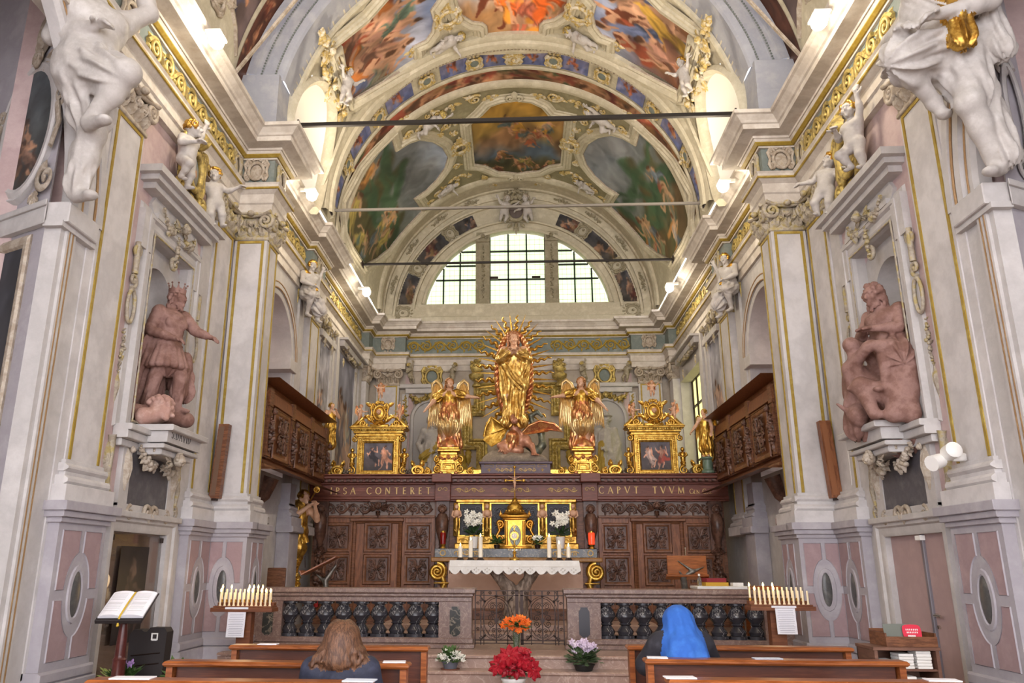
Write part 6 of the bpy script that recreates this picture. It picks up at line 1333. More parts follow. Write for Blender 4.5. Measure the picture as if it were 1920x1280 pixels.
for s, x in ((-1, -.42), (1, .36)):
    r = thing('small_altar_plant', ('small green trailing plant between the left candles and tabernacle' if s < 0 else 'small green plant with white blooms between tabernacle and right candles'), 'plant', (x, 15.65, 1.95)); lathe_at('pot', [(0, 0), (.05, 0), (.06, .07), (0, .07)], IRON, r, (x, 15.65, 1.95)); b = MB(); leaves(b, (x, 15.65, 2.05), 34, .1, .12, 31+s, .5, .6); obj('foliage', b, GREEN, r)
    if s > 0:
        b = MB(); [blossom(b, (x+.03*i-.06, 15.58, 2.14+.02*(i % 2)), .05, 5, i) for i in range(5)]; obj('blossoms', b, WHITEF, r)
for s, x in ((-1, -1.47), (1, 1.4)):
    r = thing('sanctuary_lamp', ('unlit dark red glass lamp left of the altar block' if s < 0 else 'glowing red sanctuary lamp right of the altar block'), 'lamp', (x, 15.6, 1.95)); rg = mat('red_lamp_glass', '7a1210' if s < 0 else 'e0301c', .15, emit=None if s < 0 else ('ff3018', 1.6)); y0 = 15.75
    r.location = (x, y0, 1.95); ORG[r] = np.array((x, y0, 1.95))
    lathe_at('stand', [(0, 0), (.06, 0), (.05, .02), (.03, .04), (.045, .06), (.05, .08), (0, .08)], GOLD, r, (x, y0, 1.95)); lathe_at('glass', [(0, .08), (.055, .08), (.06, .2), (.06, .28), (.05, .3), (0, .3)], rg, r, (x, y0, 1.95)); lathe_at('cap', [(.0, .3), (.045, .3), (.04, .33), (0, .34)], GOLD, r, (x, y0, 1.95))
# ---------------------------------------------------------------- statues and figures
def add_wings(r, s=.5, z=.78, y=.07, m=GOLDPALE, H=1.5, spread=.25, W=True):
    c, s_ = cos(r.rotation_euler[2]), sin(r.rotation_euler[2])
    for e in (-1, 1):
        b = MB(Fr((e*.04*H, y*H, z*H), (cos(spread), e*sin(spread), 0), (0, 0, 1), (0, -1, 0))); wing(b, s*H, e); o = obj('wing', b, m, None); COL_fix(o, r)
def COL_fix(o, r, keep=True):
    """hang a mesh built in the figure's own space under the figure"""
    for k in ('label', 'category', 'group', 'kind'):
        if k in o: del o[k]
    me = o.data; off = Vector(o.location); me.transform(Matrix.Translation(off)); o.location = (0, 0, 0); o.parent = r
def strands(c, R, n, L, m, r_=.016, seed=0, back=1, wave=.02, spread=1.):
    r2 = np.random.RandomState(seed); P = []; c = np.array(c, float)
    for i in range(n):
        t = r2.uniform(-.25*pi, 1.25*pi)*spread+(1-spread)*pi/2; u = r2.uniform(.2, .95); q = sqrt(1-u*u); p = c+np.array((R*.95*q*cos(t), back*(.012+R*q*sin(t)), R*u))
        d = np.array((R*1.05*cos(t), back*(R*1.05*sin(t)+.01), -R*.4)); q2 = c+d; P.append(rc(p, q2, r_, r_, m, .008))
        l = L*r2.uniform(.75, 1.); prev = q2
        for k in range(3):
            nx = prev+np.array((r2.uniform(-wave, wave)+.004*cos(t), back*r2.uniform(-.3, 1)*wave*.5, -l/3)); P.append(rc(prev, nx, r_*(1.05-.2*k), r_*(.9-.2*k), m, .008)); prev = nx
    return P
# King with the giant's head, left niche
J = dict(er=(.18, -.08, .68), wr=(.22, -.22, .62), el=(-.16, .02, .63), wl=(-.04, -.15, .56), hed=(.03, -.02, .925), kr=(.08, -.09, .30), ar=(.10, -.05, .06), tr=(.13, -.14, .02), kl=(-.08, .0, .28), al=(-.10, .03, .05), tl=(-.13, -.06, .02))
P = human(J, hair=0, beard=0, yaw=.35, long=.6)
P += [rc((0, 0, .69), (0, -.01, .54), .108, .094, 0, .012), el((-.045, -.085, .70), (.05, .03, .045), None, 0, .012), el((.045, -.085, .70), (.05, .03, .045), None, 0, .012), el((0, -.01, .535), (.112, .094, .016), None, 0, .006), el((0, -.01, .505), (.106, .09, .012), None, 0, .006)]
for i in range(15):      # the strips of the skirt
    a = 2*pi*i/15; P.append(rc((.095*cos(a), -.01+.078*sin(a), .50), (.142*cos(a), -.015+.125*sin(a), .36), .024, .03, 0, .008))
P += robe([(0, 0, .50), (0, -.015, .40)], 0, (.095, .12), None, .006, 9)
for a, e, q in (('l', J['el'], J['wl']), ('r', J['er'], J['wr'])):      # puffed sleeves in bands
    p0, p1 = np.array(BASEJ['s'+a]), np.array(e)
    for k in range(4): P.append(el(p0+(p1-p0)*(.1+.26*k), .056-.003*k, None, 0, .007))
    p0, p1 = np.array(e), np.array(q)
    for k in range(4): P.append(el(p0+(p1-p0)*(.1+.2*k), .042-.003*k, None, 0, .006))
P += [rc((-.07, .06, .76), (-.19, .15, .12), .06, .085, 0, .015, (.02, 6, 2)), rc((.02, .075, .74), (-.02, .17, .1), .06, .10, 0, .015, (.02, 7, 4)), rc((.09, .06, .74), (.13, .14, .3), .045, .07, 0, .015, (.018, 6, 4)), rc((-.11, .0, .785), (-.02, -.085, .75), .03, .028, 0, .01), rc((.11, .0, .785), (.02, -.085, .75), .03, .028, 0, .01), el((0, -.095, .745), .022, None, 0, .006),
      rc((.08, -.09, .27), (.10, -.05, .08), .054, .04, 0, .012, (.005, 5, 1)), rc((-.08, 0, .26), (-.10, .03, .07), .054, .04, 0, .012, (.005, 5, 1)), el((.08, -.09, .285), (.055, .055, .018), None, 0, .006), el((-.08, 0, .275), (.055, .055, .018), None, 0, .006), rc((.15, -.02, .46), (.17, .0, .2), .05, .085, 0, .015, (.018, 6, 1)), rc((-.3, -.05, -.03), (.2, -.05, -.03), .06, .06, 0, .04)]
dav = figure('king_statue', 'terracotta crowned king statue with outstretched arm in the left niche', 'statue', (-4.40, 9.42, 3.42), radians(58), 1.62, P, {0: ('body', TERRA)}, .0075, kids=True)
b = MB(); R = .066*1.62; b.lathe([(R, 0), (R*1.05, .06), (R*.97, .06), (R*.92, 0)], (0, 0, 0), 18)
for i in range(9): a = 2*pi*i/9; b.add([(R*cos(a-.2), R*sin(a-.2), .05), (R*cos(a+.2), R*sin(a+.2), .05), (R*1.12*cos(a), R*1.12*sin(a), .13)], [(0, 1, 2)]); b.ell((R*1.12*cos(a), R*1.12*sin(a), .13), .014, 5, 4)
o = obj('crown', b, TERRA, None); o.location = (.05, .0, .965*1.62); o.parent = dav; [o.__delitem__(k) for k in ('label', 'category') if k in o]
P = head((0, 0, .1), 1.3, .6, .35, .9, 0, 0)+[rc((0, .02, .06), (-.11, .04, .04), .055, .06, 0, .02)]
figure('giant_head', 'severed curly head lying at the crowned king statue\'s feet', 'statue', (-4.25, 9.13, 3.23), radians(70), 1.75, P, {0: ('body', mat('pale_terracotta', 'b8958a', .75, var=['a58075', 'c4a69b'], scale=8))}, .009)
# the seated penitent, right niche
J = dict(pel=(0, .02, .44), che=(0, -.03, .63), nek=(0, -.05, .735), hed=(-.01, -.09, .82), sl=(-.11, -.02, .705), sr=(.11, -.02, .705), el=(-.14, -.09, .57), er=(.14, -.09, .57), wl=(-.03, -.19, .575), wr=(.03, -.19, .575),
         hl=(-.06, .0, .42), hr=(.06, .0, .42), kl=(-.11, -.22, .50), kr=(.10, -.20, .44), al=(-.10, -.19, .24), ar=(.08, -.2, .2), tl=(-.11, -.27, .21), tr=(.08, -.28, .17))
P = human(J, hair=0, beard=0, long=1.3, pitch=.15, curl=.2)
P += [rc((-.02, .02, .5), (.12, -.1, .38), .12, .11, 0, .04, (.010, 9, 1)), rc((.06, .04, .5), (.16, .02, .24), .12, .14, 0, .04, (.012, 9, 3)), rc((0, .08, .4), (0, .08, .0), .16, .2, 0, .08, (.02, 7, 1)),
      # the fallen tempter below: trunk, thighs, arm and a leathery wing
      rc((-.10, -.10, .22), (.08, -.12, .12), .10, .08, 0, .05), rc((.08, -.12, .14), (-.06, -.24, .22), .07, .055, 0, .03), rc((-.06, -.24, .22), (.02, -.26, .03), .052, .035, 0, .03), rc((-.14, -.10, .24), (-.16, -.20, .36), .055, .045, 0, .03), rc((-.16, -.20, .36), (.02, -.25, .44), .042, .035, 0, .02), el((.05, -.25, .455), (.05, .03, .035), None, 0, .02),
      rc((-.18, -.12, .30), (-.22, -.1, .0), .09, .08, 0, .05, (.015, 5, 1)), rc((.14, -.1, .34), (.17, -.14, .02), .03, .06, 0, .06), rc((.17, -.1, .3), (.1, -.2, .02), .05, .05, 0, .05), el((-.16, -.18, .06), (.06, .07, .07), None, 0, .03), rc((-.2, -.2, .08), (-.24, -.26, .14), .02, .008, 0, .02)]
figure('penitent_statue', 'terracotta long-haired bearded penitent statue with clasped hands in the right niche', 'statue', (4.40, 9.16, 3.2), radians(-62), 1.85, P, {0: ('body', TERRA)}, .0075)
# stucco figures on the chapel arches and the loft arches
J = dict(el=(-.13, .05, .66), wl=(-.02, -.12, .66), er=(.2, .0, .9), wr=(.14, .02, 1.06), kl=(.10, -.22, .45), al=(.02, -.1, .27), tl=(.05, -.2, .24), kr=(.05, -.02, .26), ar=(.04, .03, .03), tr=(.07, -.05, .0), hed=(-.04, -.05, .94))
P = human(J, hair=0, beard=0, yaw=-.6, pitch=.3, fat=1.12)+[rc((0, 0, .55), (.06, -.14, .46), .115, .085, 0, .03, (.012, 9, 1)), rc((0, 0, .54), (.04, 0, .36), .11, .08, 0, .03, (.014, 8, 2)), rc((.04, .01, .2), (.04, .03, .06), .05, .045, 0, .02, (.01, 6, 1))]
figure('atlas_figure', 'white stucco bearded figure with bent knee on the left chapel arch', 'statue', (-4.34, 6.78, 5.08), radians(42), 2.6, P, {0: ('body', ORNW)}, .0075)
J = dict(che=(-.02, -.05, .73), nek=(-.04, -.08, .84), hed=(-.07, -.13, .925), el=(-.17, -.12, .66), wl=(-.06, -.24, .60), er=(.18, -.05, .66), wr=(.06, -.22, .60), kl=(-.10, -.25, .49), al=(-.08, -.05, .36), tl=(-.06, -.02, .30), kr=(.05, -.06, .28), ar=(.06, .05, .04), tr=(.06, -.02, .0))
P = human(J, hair=2, beard=1, yaw=-.5, pitch=.35, fat=1.12)+[rc((-.02, -.02, .6), (-.09, -.2, .50), .12, .09, 0, .03, (.013, 9, 1)), rc((0, 0, .54), (.05, 0, .34), .12, .07, 0, .03, (.013, 8, 2)), rc((-.05, -.12, .80), (.07, -.1, .70), .05, .05, 0, .02, (.012, 14, 1)), rc((.07, -.10, .78), (.1, -.14, .5), .045, .04, 1, .02, (.01, 6, 1)), rc((.12, .02, .78), (.15, .04, .5), .045, .05, 0, .02, (.01, 6, 2)), rc((.05, .05, .38), (.09, .06, .08), .06, .05, 0, .03, (.012, 6, 2))]
figure('atlas_figure', 'white stucco gilt-bearded figure with knotted cloth on the right chapel arch', 'statue', (4.32, 6.9, 5.1), radians(-52), 2.45, P, {0: ('body', ORNW), 1: ('cloth', GOLDD), 2: ('hair', ORN)}, .0075)
J = dict(pel=(0, 0, .42), che=(0, -.03, .62), nek=(0, -.05, .73), hed=(0, -.08, .82), sl=(-.105, -.03, .70), sr=(.105, -.03, .70), el=(-.16, -.10, .56), wl=(-.05, -.2, .50), er=(.16, .04, .62), wr=(.2, -.02, .8), hl=(-.05, 0, .41), hr=(.05, 0, .41), kl=(-.08, -.22, .36), al=(-.04, -.08, .14), tl=(-.04, -.16, .08), kr=(.09, -.2, .30), ar=(.1, -.12, .08), tr=(.1, -.2, .02))
P = human(J, hair=1, yaw=-.3, pitch=.2)+[rc((0, 0, .46), (-.04, -.17, .37), .11, .08, 0, .03, (.014, 8, 1)), rc((.05, -.02, .42), (.1, -.16, .2), .09, .09, 0, .03, (.016, 7, 2)), rc((-.08, -.06, .72), (.08, -.08, .5), .03, .03, 1, .015), rc((.1, .03, .7), (.14, .06, .3), .07, .1, 0, .03, (.015, 7, 3))]
for s in (-1, 1):
    o = figure('spandrel_figure', 'white stucco gilt-haired figure seated above the %s loft arch' % ('left' if s < 0 else 'right'), 'statue', (s*4.22, 14.9, 6.25), radians(-s*50), 1.5, P, {0: ('body', ORNW), 1: ('gilt_hair', GOLD)}, .0085, mirror=s > 0)
    add_wings(o, .45, .68, .08, STATG, 1.5, .5)
# ---- putti
def putto(J, H, hair=1, **k): return human(J, True, 0, hair, **k)
PJ = [dict(el=(-.2, -.05, .62), wl=(-.3, -.1, .72), er=(.2, -.05, .62), wr=(.3, -.1, .74), kr=(.1, -.08, .22), ar=(.09, .04, .1)),
      dict(el=(-.19, -.06, .55), wl=(-.08, -.2, .58), er=(.18, -.02, .8), wr=(.2, -.06, .95), kl=(-.1, -.16, .26), al=(-.08, -.02, .12), tl=(-.09, -.1, .06), hed=(.02, -.05, .85)),
      dict(el=(-.2, .0, .56), wl=(-.3, -.12, .5), er=(.2, -.08, .58), wr=(.3, -.2, .6), kl=(-.12, -.05, .2), hed=(.04, -.03, .85))]
PM = [sdf_mesh(putto(j, 1, 1, yaw=y, hands=True), .0115) for j, y in zip(PJ, (0, .5, -.6))]
PME = {}
def putto_at(k, label, M, H, skin, hairm, name='putto', wings=None, group=None, cloth=None):
    key = (k, skin.name, hairm.name)
    if key not in PME:
        V, F, t = PM[k]; ft = t[F[:, 0]]; L = []
        for q in (0, 1):
            f = F[ft == q]; ids, inv = np.unique(f, return_inverse=True); L.append(mesh_of((V[ids], inv.reshape(f.shape)), np.zeros(3), skin if q == 0 else hairm, True))
        PME[key] = L
    r = bpy.data.objects.new(name, None); COL.objects.link(r); r.empty_display_size = .1; ORG[r] = np.zeros(3)
    r.matrix_world = M @ Matrix.Scale(H, 4); tag(r, label, 'cherub', group)
    put(PME[key][0], 'body', r, (0, 0, 0)); put(PME[key][1], 'hair', r, (0, 0, 0))
    if wings:
        for e in (-1, 1):
            kk = ('w', e, wings.name)
            if kk not in PME: b = MB(Fr((e*.05, .1, .6), (.9, e*.4, 0), (0, 0, 1), (0, -1, 0))); wing(b, .42, e, 6); PME[kk] = mesh_of(b, np.zeros(3), wings, 40)
            put(PME[kk], 'wing', r, (0, 0, 0))
    return r
def TR(x, y, z, rz=0, lean=0, roll=0): return Matrix.Translation((x, y, z)) @ Matrix.Rotation(rz, 4, 'Z') @ Matrix.Rotation(lean, 4, 'X') @ Matrix.Rotation(roll, 4, 'Y')
for s in (-1, 1):
    sd = 'left' if s < 0 else 'right'
    putto_at(1, 'white stucco putto standing on the %s niche pediment, nearer the nave' % sd, TR(s*4.22, 8.95, 6.26, radians(-s*(70))), .98, ORNW, GOLDD if s < 0 else GOLD)
    putto_at(2, 'white stucco putto leaning at the far end of the %s niche pediment' % sd, TR(s*4.2, 10.12, 6.22, radians(-s*40), 0, radians(s*12)), .92, ORNW, GOLD)
    r = thing('niche_cartouche', 'gilt scrolled cartouche with an oval picture above the %s niche' % sd, 'cartouche', (s*4.4, 9.52, 6.26))
    T = WT(s, 4.4); b = MB(T); cartouche(b, .32, .42, .06, 9.52, 6.78); scroll(b, 9.25, 7.1, .14, 1.5, .05, 1); scroll(b, 9.8, 7.1, .14, 1.5, .05, -1); leaf(b, 9.52, 7.1, pi/2, .3, .3, z=.08)
    for q in (9.2, 9.84): scroll(b, q, 6.4, .15, 1.5, .05, 1 if q > 9.5 else -1, -pi/2); acanthus(b, q, 6.5, pi/2, .3)
    obj('strapwork', b, STATG, r)
    c = Canvas(40, 1.3, (.6, .65, .65), (.5, .45, .4), 9); c.person(.5, .6, .8, 0, (.7, .6, .5)); painted('oval_picture', oval(.2, .27, 24, 9.52, 6.78), T, c.done(.9), r, z=.03, res=40)
    # reliquary putti
    x0 = SX+s*2.93; ped = 'left' if s < 0 else 'right'
    putto_at(0, 'flesh-coloured winged putto atop the crest of the %s aedicula' % ped, TR(x0, 16.72, 5.12, 0), .36, SKIN, GOLDR, wings=GOLDR)
    putto_at(2, 'flesh-coloured putto on the left pediment scroll of the %s aedicula' % ped, TR(x0-.43, 16.72, 4.62, radians(60)), .38, SKIN, GOLDR, wings=GOLDR)
    putto_at(1, 'flesh-coloured putto on the right pediment scroll of the %s aedicula' % ped, TR(x0+.43, 16.72, 4.62, radians(-60)), .38, SKIN, GOLDR, wings=GOLDR)
    # pairs above the back niches
    for e in (-1, 1): putto_at(1 if e < 0 else 2, 'grey stucco putto %s of the oval above the %s back niche' % ('left' if e < 0 else 'right', sd), TR(s*NX+e*.55, BACK-.16, 6.62, radians(-e*35), 0, radians(e*14)), .62, mat('grey_gilt_stucco', '9f9786', .6, var=['8a7f68', 'b0a898'], scale=9) if 'GG' not in globals() else GG, STATG)
    # lunette window putti
    putto_at(0 if s < 0 else 2, 'grey stucco putto beside the coat of arms over the window, %s one' % sd, TR(s*.42, BACK-.3, 11.5, radians(s*-20), 0, radians(-s*12)), .95, ORNW, ORN)
    # putti lying on the vault stucco
    for (px_, py_, k, H, ln) in ((836, 74, 2, .85, 'first'), (804, 226, 1, .95, 'second'), (838, 349, 2, .75, 'third')):
        a, y = on_vault(px_, py_); a = s*abs(a)/VR; nrm = Vector((-sin(a), 0, -cos(a))); up = Vector((-s*cos(a), 0, s*sin(a))); up = (up*.93+Vector((0, -.35, 0))).normalized()
        ey = -nrm; ex = ey.cross(up).normalized(); ez = ex.cross(ey).normalized()
        p = Vector(((VR-.1)*sin(a), y, VZ+(VR-.1)*cos(a)))-ez*H*.5
        M = Matrix(((ex.x, ey.x, ez.x, p.x), (ex.y, ey.y, ez.y, p.y), (ex.z, ey.z, ez.z, p.z), (0, 0, 0, 1)))
        putto_at(k, 'white stucco putto reclining on the %s side of the vault, %s' % (sd, {'first': 'nearest the chancel arch', 'second': 'behind the painted rib', 'third': 'above the lunette'}[ln]), M, H, ORNW, STATG)
    for (px_, py_, H) in ((625, 148, .8),):
        a, y = on_vault(px_, py_); a = s*abs(a)/VR; putto_at(0, 'white and gold stucco herm figure beside the %s vault lunette' % sd, TR((VR-.25)*sin(a), y, VZ+(VR-.25)*cos(a)-.45, radians(-s*60), radians(10)), H, ORNW, GOLD)
r = thing('coat_of_arms', 'dark stucco coat of arms with crown over the middle of the window', 'coat of arms', (0, BACK-.2, 11.4)); T = FT(BACK-.15)
b = MB(T); cartouche(b, .42, .5, .07, 0, 11.92); garland(b, -.35, 12.45, .35, 12.45, -.08, .08, 9, z=.05); acanthus(b, 0, 11.45, -pi/2, .3); obj('strapwork', b, DUSK, r); b = MB(T); dome(b, .26, .32, .06, 0, 11.92); b.box(-.01, .01, 11.65, 12.2, .05, .075); b.box(-.24, .24, 11.93, 11.95, .05, .075); obj('shield', b, mat('brown_shield', '5f534d', .6), r)
# ---- gilded Virgin on the dragon
vx, vy = SX-.02, 17.0
rock = figure('dragon_rock', 'grey stone-painted rock under the winged dragon', 'rock', (vx, 17.0, 3.7), 0, 1.2, [rc((-.45, 0, .02), (.45, 0, .02), .16, .14, 0, .1, (.02, 5, 1)), el((0, 0, .08), (.5, .3, .14), None, 0, .1), rc((-.3, .05, .1), (-.1, .05, .22), .2, .18, 0, .1), el((.25, .05, .1), (.25, .22, .12), None, 0, .08)], {0: ('rock', mat('painted_rock', '97897a', .8, var=['7f7365', 'a99c8b'], scale=6, bump=.3))}, .022)
P = [rc((-.18, -.05, .28), (.05, 0, .48), .17, .15, 0, .08), rc((.05, 0, .48), (-.02, -.08, .78), .14, .11, 0, .08), el((0, -.12, .90), (.14, .15, .12), None, 0, .05), rc((-.02, -.2, .86), (.0, -.32, .8), .08, .06, 0, .04), el((0, -.34, .80), (.07, .04, .05), None, 0, .03), rc((-.1, -.1, .98), (-.26, -.06, 1.06), .045, .02, 0, .03), rc((.1, -.1, .98), (.26, -.06, 1.06), .045, .02, 0, .03),
     rc((.22, -.05, .42), (.36, -.12, .3), .1, .075, 0, .05), rc((.36, -.12, .3), (.42, -.2, .12), .065, .05, 0, .03), rc((.16, 0, .4), (.25, -.05, .45), .13, .1, 0, .06), rc((-.12, -.1, .34), (-.32, -.16, .3), .09, .06, 0, .05), rc((-.32, -.16, .3), (-.2, -.22, .14), .055, .05, 0, .03), rc((-.2, -.1, .22), (.1, -.14, .2), .11, .1, 0, .06)]
for i in range(4): P.append(rc((.40+.02*i-.03, -.2, .12), (.36+.05*i, -.3, .08), .028, .014, 0, .012)); P.append(rc((-.3+.04*i, -.2, .22), (-.34+.05*i, -.29, .15), .026, .014, 0, .012))
pts = [(.3, .1, .35), (.48, .12, .2), (.6, .14, .35), (.58, .16, .62), (.4, .16, .8), (.36, .14, 1.0), (.5, .12, 1.08), (.6, .1, .98)]
for i in range(7): P.append(rc(pts[i], pts[i+1], .1-.01*i, .09-.01*i, 1, .05))
for e in (-1, 1): P.append(el((e*.06, -.22, .93), .03, None, 0, .01)); 
P.append(rc((-.05, -.16, .5), (-.06, -.13, .3), .13, .12, 2, .04, (.01, 9, 1)))
drg = figure('dragon', 'bronze-pink horned winged dragon crouching under the Virgin\'s feet', 'dragon statue', (vx, 17.0, 3.80), 0, 1.0, P, {0: ('body', mat('rose_bronze', 'c08d72', .4, metal=.3, var=['a9745b', 'd2a184'], scale=8, bump=.15)), 1: ('tail', mat('green_grey_bronze', '6f7263', .4, metal=.4, var=['565a50', '8d8a70'], scale=6)), 2: ('mane', GOLDR)}, .016)
for e, path in ((-1, [(-.1, .75), (-.3, .8), (-.5, .95), (-.62, .75), (-.68, .45), (-.5, .3), (-.3, .42)]), (1, [(.12, .55), (.3, .75), (.55, .86), (.85, .8), (1.05, .62), (.8, .66), (.5, .6)])):
    b = MB(); n = len(path); zc = np.mean([p[1] for p in path]); xc = np.mean([p[0] for p in path]); sp = [(p[0], .0, p[1]) for p in path]
    fine = [tuple(np.array(sp[i])*(1-t)+np.array(sp[(i+1) % n])*t) for i in range(n) for t in (0, .25, .5, .75)]; m = len(fine)
    for yo in (.02, -.03): b.add([(x, yo+.05*abs(x), z) for x, y, z in fine]+[(xc, yo+.14, zc)], [(i, (i+1) % m, m) for i in range(m)])
    b.tube([(x, -.01+.05*abs(x), z) for x, y, z in fine[:4*4]], .03, 6); b.tube([(fine[0][0], .0, fine[0][2]), (fine[14][0]*.8, .05, fine[14][2])], .02, 5); b.tube([(fine[0][0], .0, fine[0][2]), (fine[19][0]*.85, .05, fine[19][2])], .018, 5)
    o = obj('wing', b, GOLD if e < 0 else GOLDR, None); COL_fix(o, drg)
J = dict(el=(-.15, -.06, .68), wl=(-.015, -.155, .745), er=(.15, -.06, .68), wr=(.02, -.155, .745), hed=(-.005, -.02, .925), kl=(-.05, -.04, .28))
P = human(J, hair=2, long=1.0, yaw=.15, pitch=.18, roll=-.1, curl=.05)
for p in P:
    if p['m'] == 0 and p['t'] == 'rc' and p['b'][2] < .42 and max(p['a'][2], p['b'][2]) < .6: p['m'] = 1
P += [rc((0, .0, .71), (0, 0, .56), .095, .086, 1, .02, (.005, 11, 1)), rc((0, 0, .60), (-.01, -.01, .04), .092, .115, 1, .03, (.013, 9, 1)), rc((-.10, 0, .785), (-.145, -.06, .68), .05, .05, 1, .02, (.007, 7, 1)), rc((.10, 0, .785), (.145, -.06, .68), .05, .05, 1, .02, (.007, 7, 2)), rc((-.145, -.06, .68), (-.05, -.13, .73), .048, .036, 1, .02, (.006, 7, 3)), rc((.145, -.06, .68), (.05, -.13, .73), .048, .036, 1, .02, (.006, 7, 4)),
      rc((.13, -.05, .67), (.09, -.07, .40), .05, .055, 1, .02, (.014, 6, 1)), rc((.09, -.07, .42), (.04, -.09, .08), .05, .05, 1, .03, (.014, 6, 3)), rc((-.11, -.04, .62), (.07, -.10, .38), .035, .05, 1, .02, (.01, 6, 2)), rc((-.12, -.02, .66), (-.09, -.02, .3), .045, .06, 1, .02, (.012, 6, 5)), rc((-.06, -.05, .1), (-.08, -.08, -.01), .05, .06, 1, .03, (.012, 6, 3)), rc((.05, -.05, .1), (.08, -.07, -.01), .05, .06, 1, .03, (.012, 6, 4))]
vir = figure('gilded_virgin', 'gilded statue of a praying woman in golden robe and long hair, centre of the altar', 'statue', (vx, vy, 4.62), 0, 2.04, P, {0: ('flesh', SKIN), 1: ('robe', mat('virgin_gold_robe', 'cfa24f', .34, metal=.8, var=['a87c38', 'e6c476', 'b98b45'], scale=7, bump=.1)), 2: ('hair', mat('red_gold_hair', '9c6a48', .5, metal=.3))}, .0072)
man = thing('sunburst_mandorla', 'braided gilt mandorla with wavy and straight rays behind the praying woman', 'sunburst', (vx, 17.25, 4.7)); T = Fr((vx, 17.25, 5.72), (1, 0, 0), (0, 0, 1), (0, -1, 0))
b = MB(T)
for ph in (0, pi): b.tube([((.37+.035*cos(t*22+ph))*sin(t), (.97+.035*cos(t*22+ph))*cos(t), .10+.035*sin(t*22+ph)) for t in np.linspace(0, 2*pi, 221)[:-1]], .045, 6, True)
obj('braided_rim', b, GOLDR, man)
wr_ = MB(); wr_.tube([(.04*sin(t*20)*(1-t*.5), .0+.52*t, .02*sin(t*20)) for t in np.linspace(0, 1, 40)], [.052*(1-.7*t) for t in np.linspace(0, 1, 40)], 6); wm = mesh_of(wr_, np.zeros(3), GOLD, True)
sr = MB(); sr.lathe([(.028, 0), (.02, .3), (.0, .62)], (0, 0, 0), 5); sm = mesh_of(sr, np.zeros(3), GOLD, 30)
k = 0
for i in range(44):
    a = 2*pi*(i+.5)/44
    if abs(a-pi) < .45: continue
    x, z = .36*sin(a), .94*cos(a); nx, nz = sin(a)/.38, cos(a)/.9; th = atan2(nx*.45+sin(a)*1.4, nz*.45+cos(a)*1.0)
    if i % 2: put(sm, 'straight_ray', man, (x, 0.0, z+1.02), (0, th, 0), (1, 1, .95))
    else: o = put(wm, 'wavy_ray', man, (x, .02, z+1.02), (0, 0, 0), .98); o.rotation_euler = (Matrix.Rotation(th, 4, 'Y') @ Matrix.Rotation(pi/2, 4, 'X')).to_euler()
# ---- the two winged angels
def angel(s):
    J = dict(el=(-.19, -.04, .70), wl=(-.30, -.13, .55), er=(.21, -.03, .74), wr=(.37, -.10, .705), hed=(.0, -.02, .925), kl=(-.07, -.07, .28), al=(-.06, .02, .05), tl=(-.08, -.06, .015), kr=(.05, -.03, .27))
    P = human(J, hair=5, yaw=.4, pitch=-.05, curl=.15, long=.5)
    P += [rc((0, 0, .715), (0, 0, .58), .100, .088, 1, .02, (.006, 10, 1)), rc((0, 0, .60), (0, -.01, .46), .105, .145, 2, .02, (.014, 10, 2)), rc((0, 0, .50), (0, -.01, .31), .12, .155, 3, .02, (.016, 12, 3)), rc((-.10, 0, .79), (-.18, -.03, .71), .06, .062, 1, .02, (.01, 7, 1)), rc((.10, 0, .79), (.19, -.03, .75), .06, .062, 1, .02, (.01, 7, 2)),
          rc((0, .05, .4), (.03, .09, .06), .1, .14, 4, .03, (.02, 8, 1)), rc((-.1, .02, .35), (-.11, .05, .04), .05, .06, 4, .03, (.015, 6, 2)), rc((.1, .02, .36), (.12, .05, .05), .05, .06, 4, .03, (.015, 6, 3)), rc((.0, 0, .0), (.0, .04, -.01), .12, .1, 4, .03)]
    o = figure('winged_angel', 'gilded angel with spread wings and open arms, on the %s pedestal' % ('left' if s < 0 else 'right'), 'angel statue', (SX+s*1.42, 16.72, 4.045), 0, 1.5, P, {0: ('flesh', SKIN), 1: ('bodice', GOLD), 2: ('tunic', GOLDR), 3: ('skirt', GOLDPALE), 4: ('mantle', GOLDR), 5: ('hair', mat('chestnut_gilt_hair', '9c6a3c', .5, metal=.3))}, .0078, mirror=s > 0)
    add_wings(o, .56, .60, .09, GOLDPALE, 1.5, .15); return o
angel(-1); angel(1)
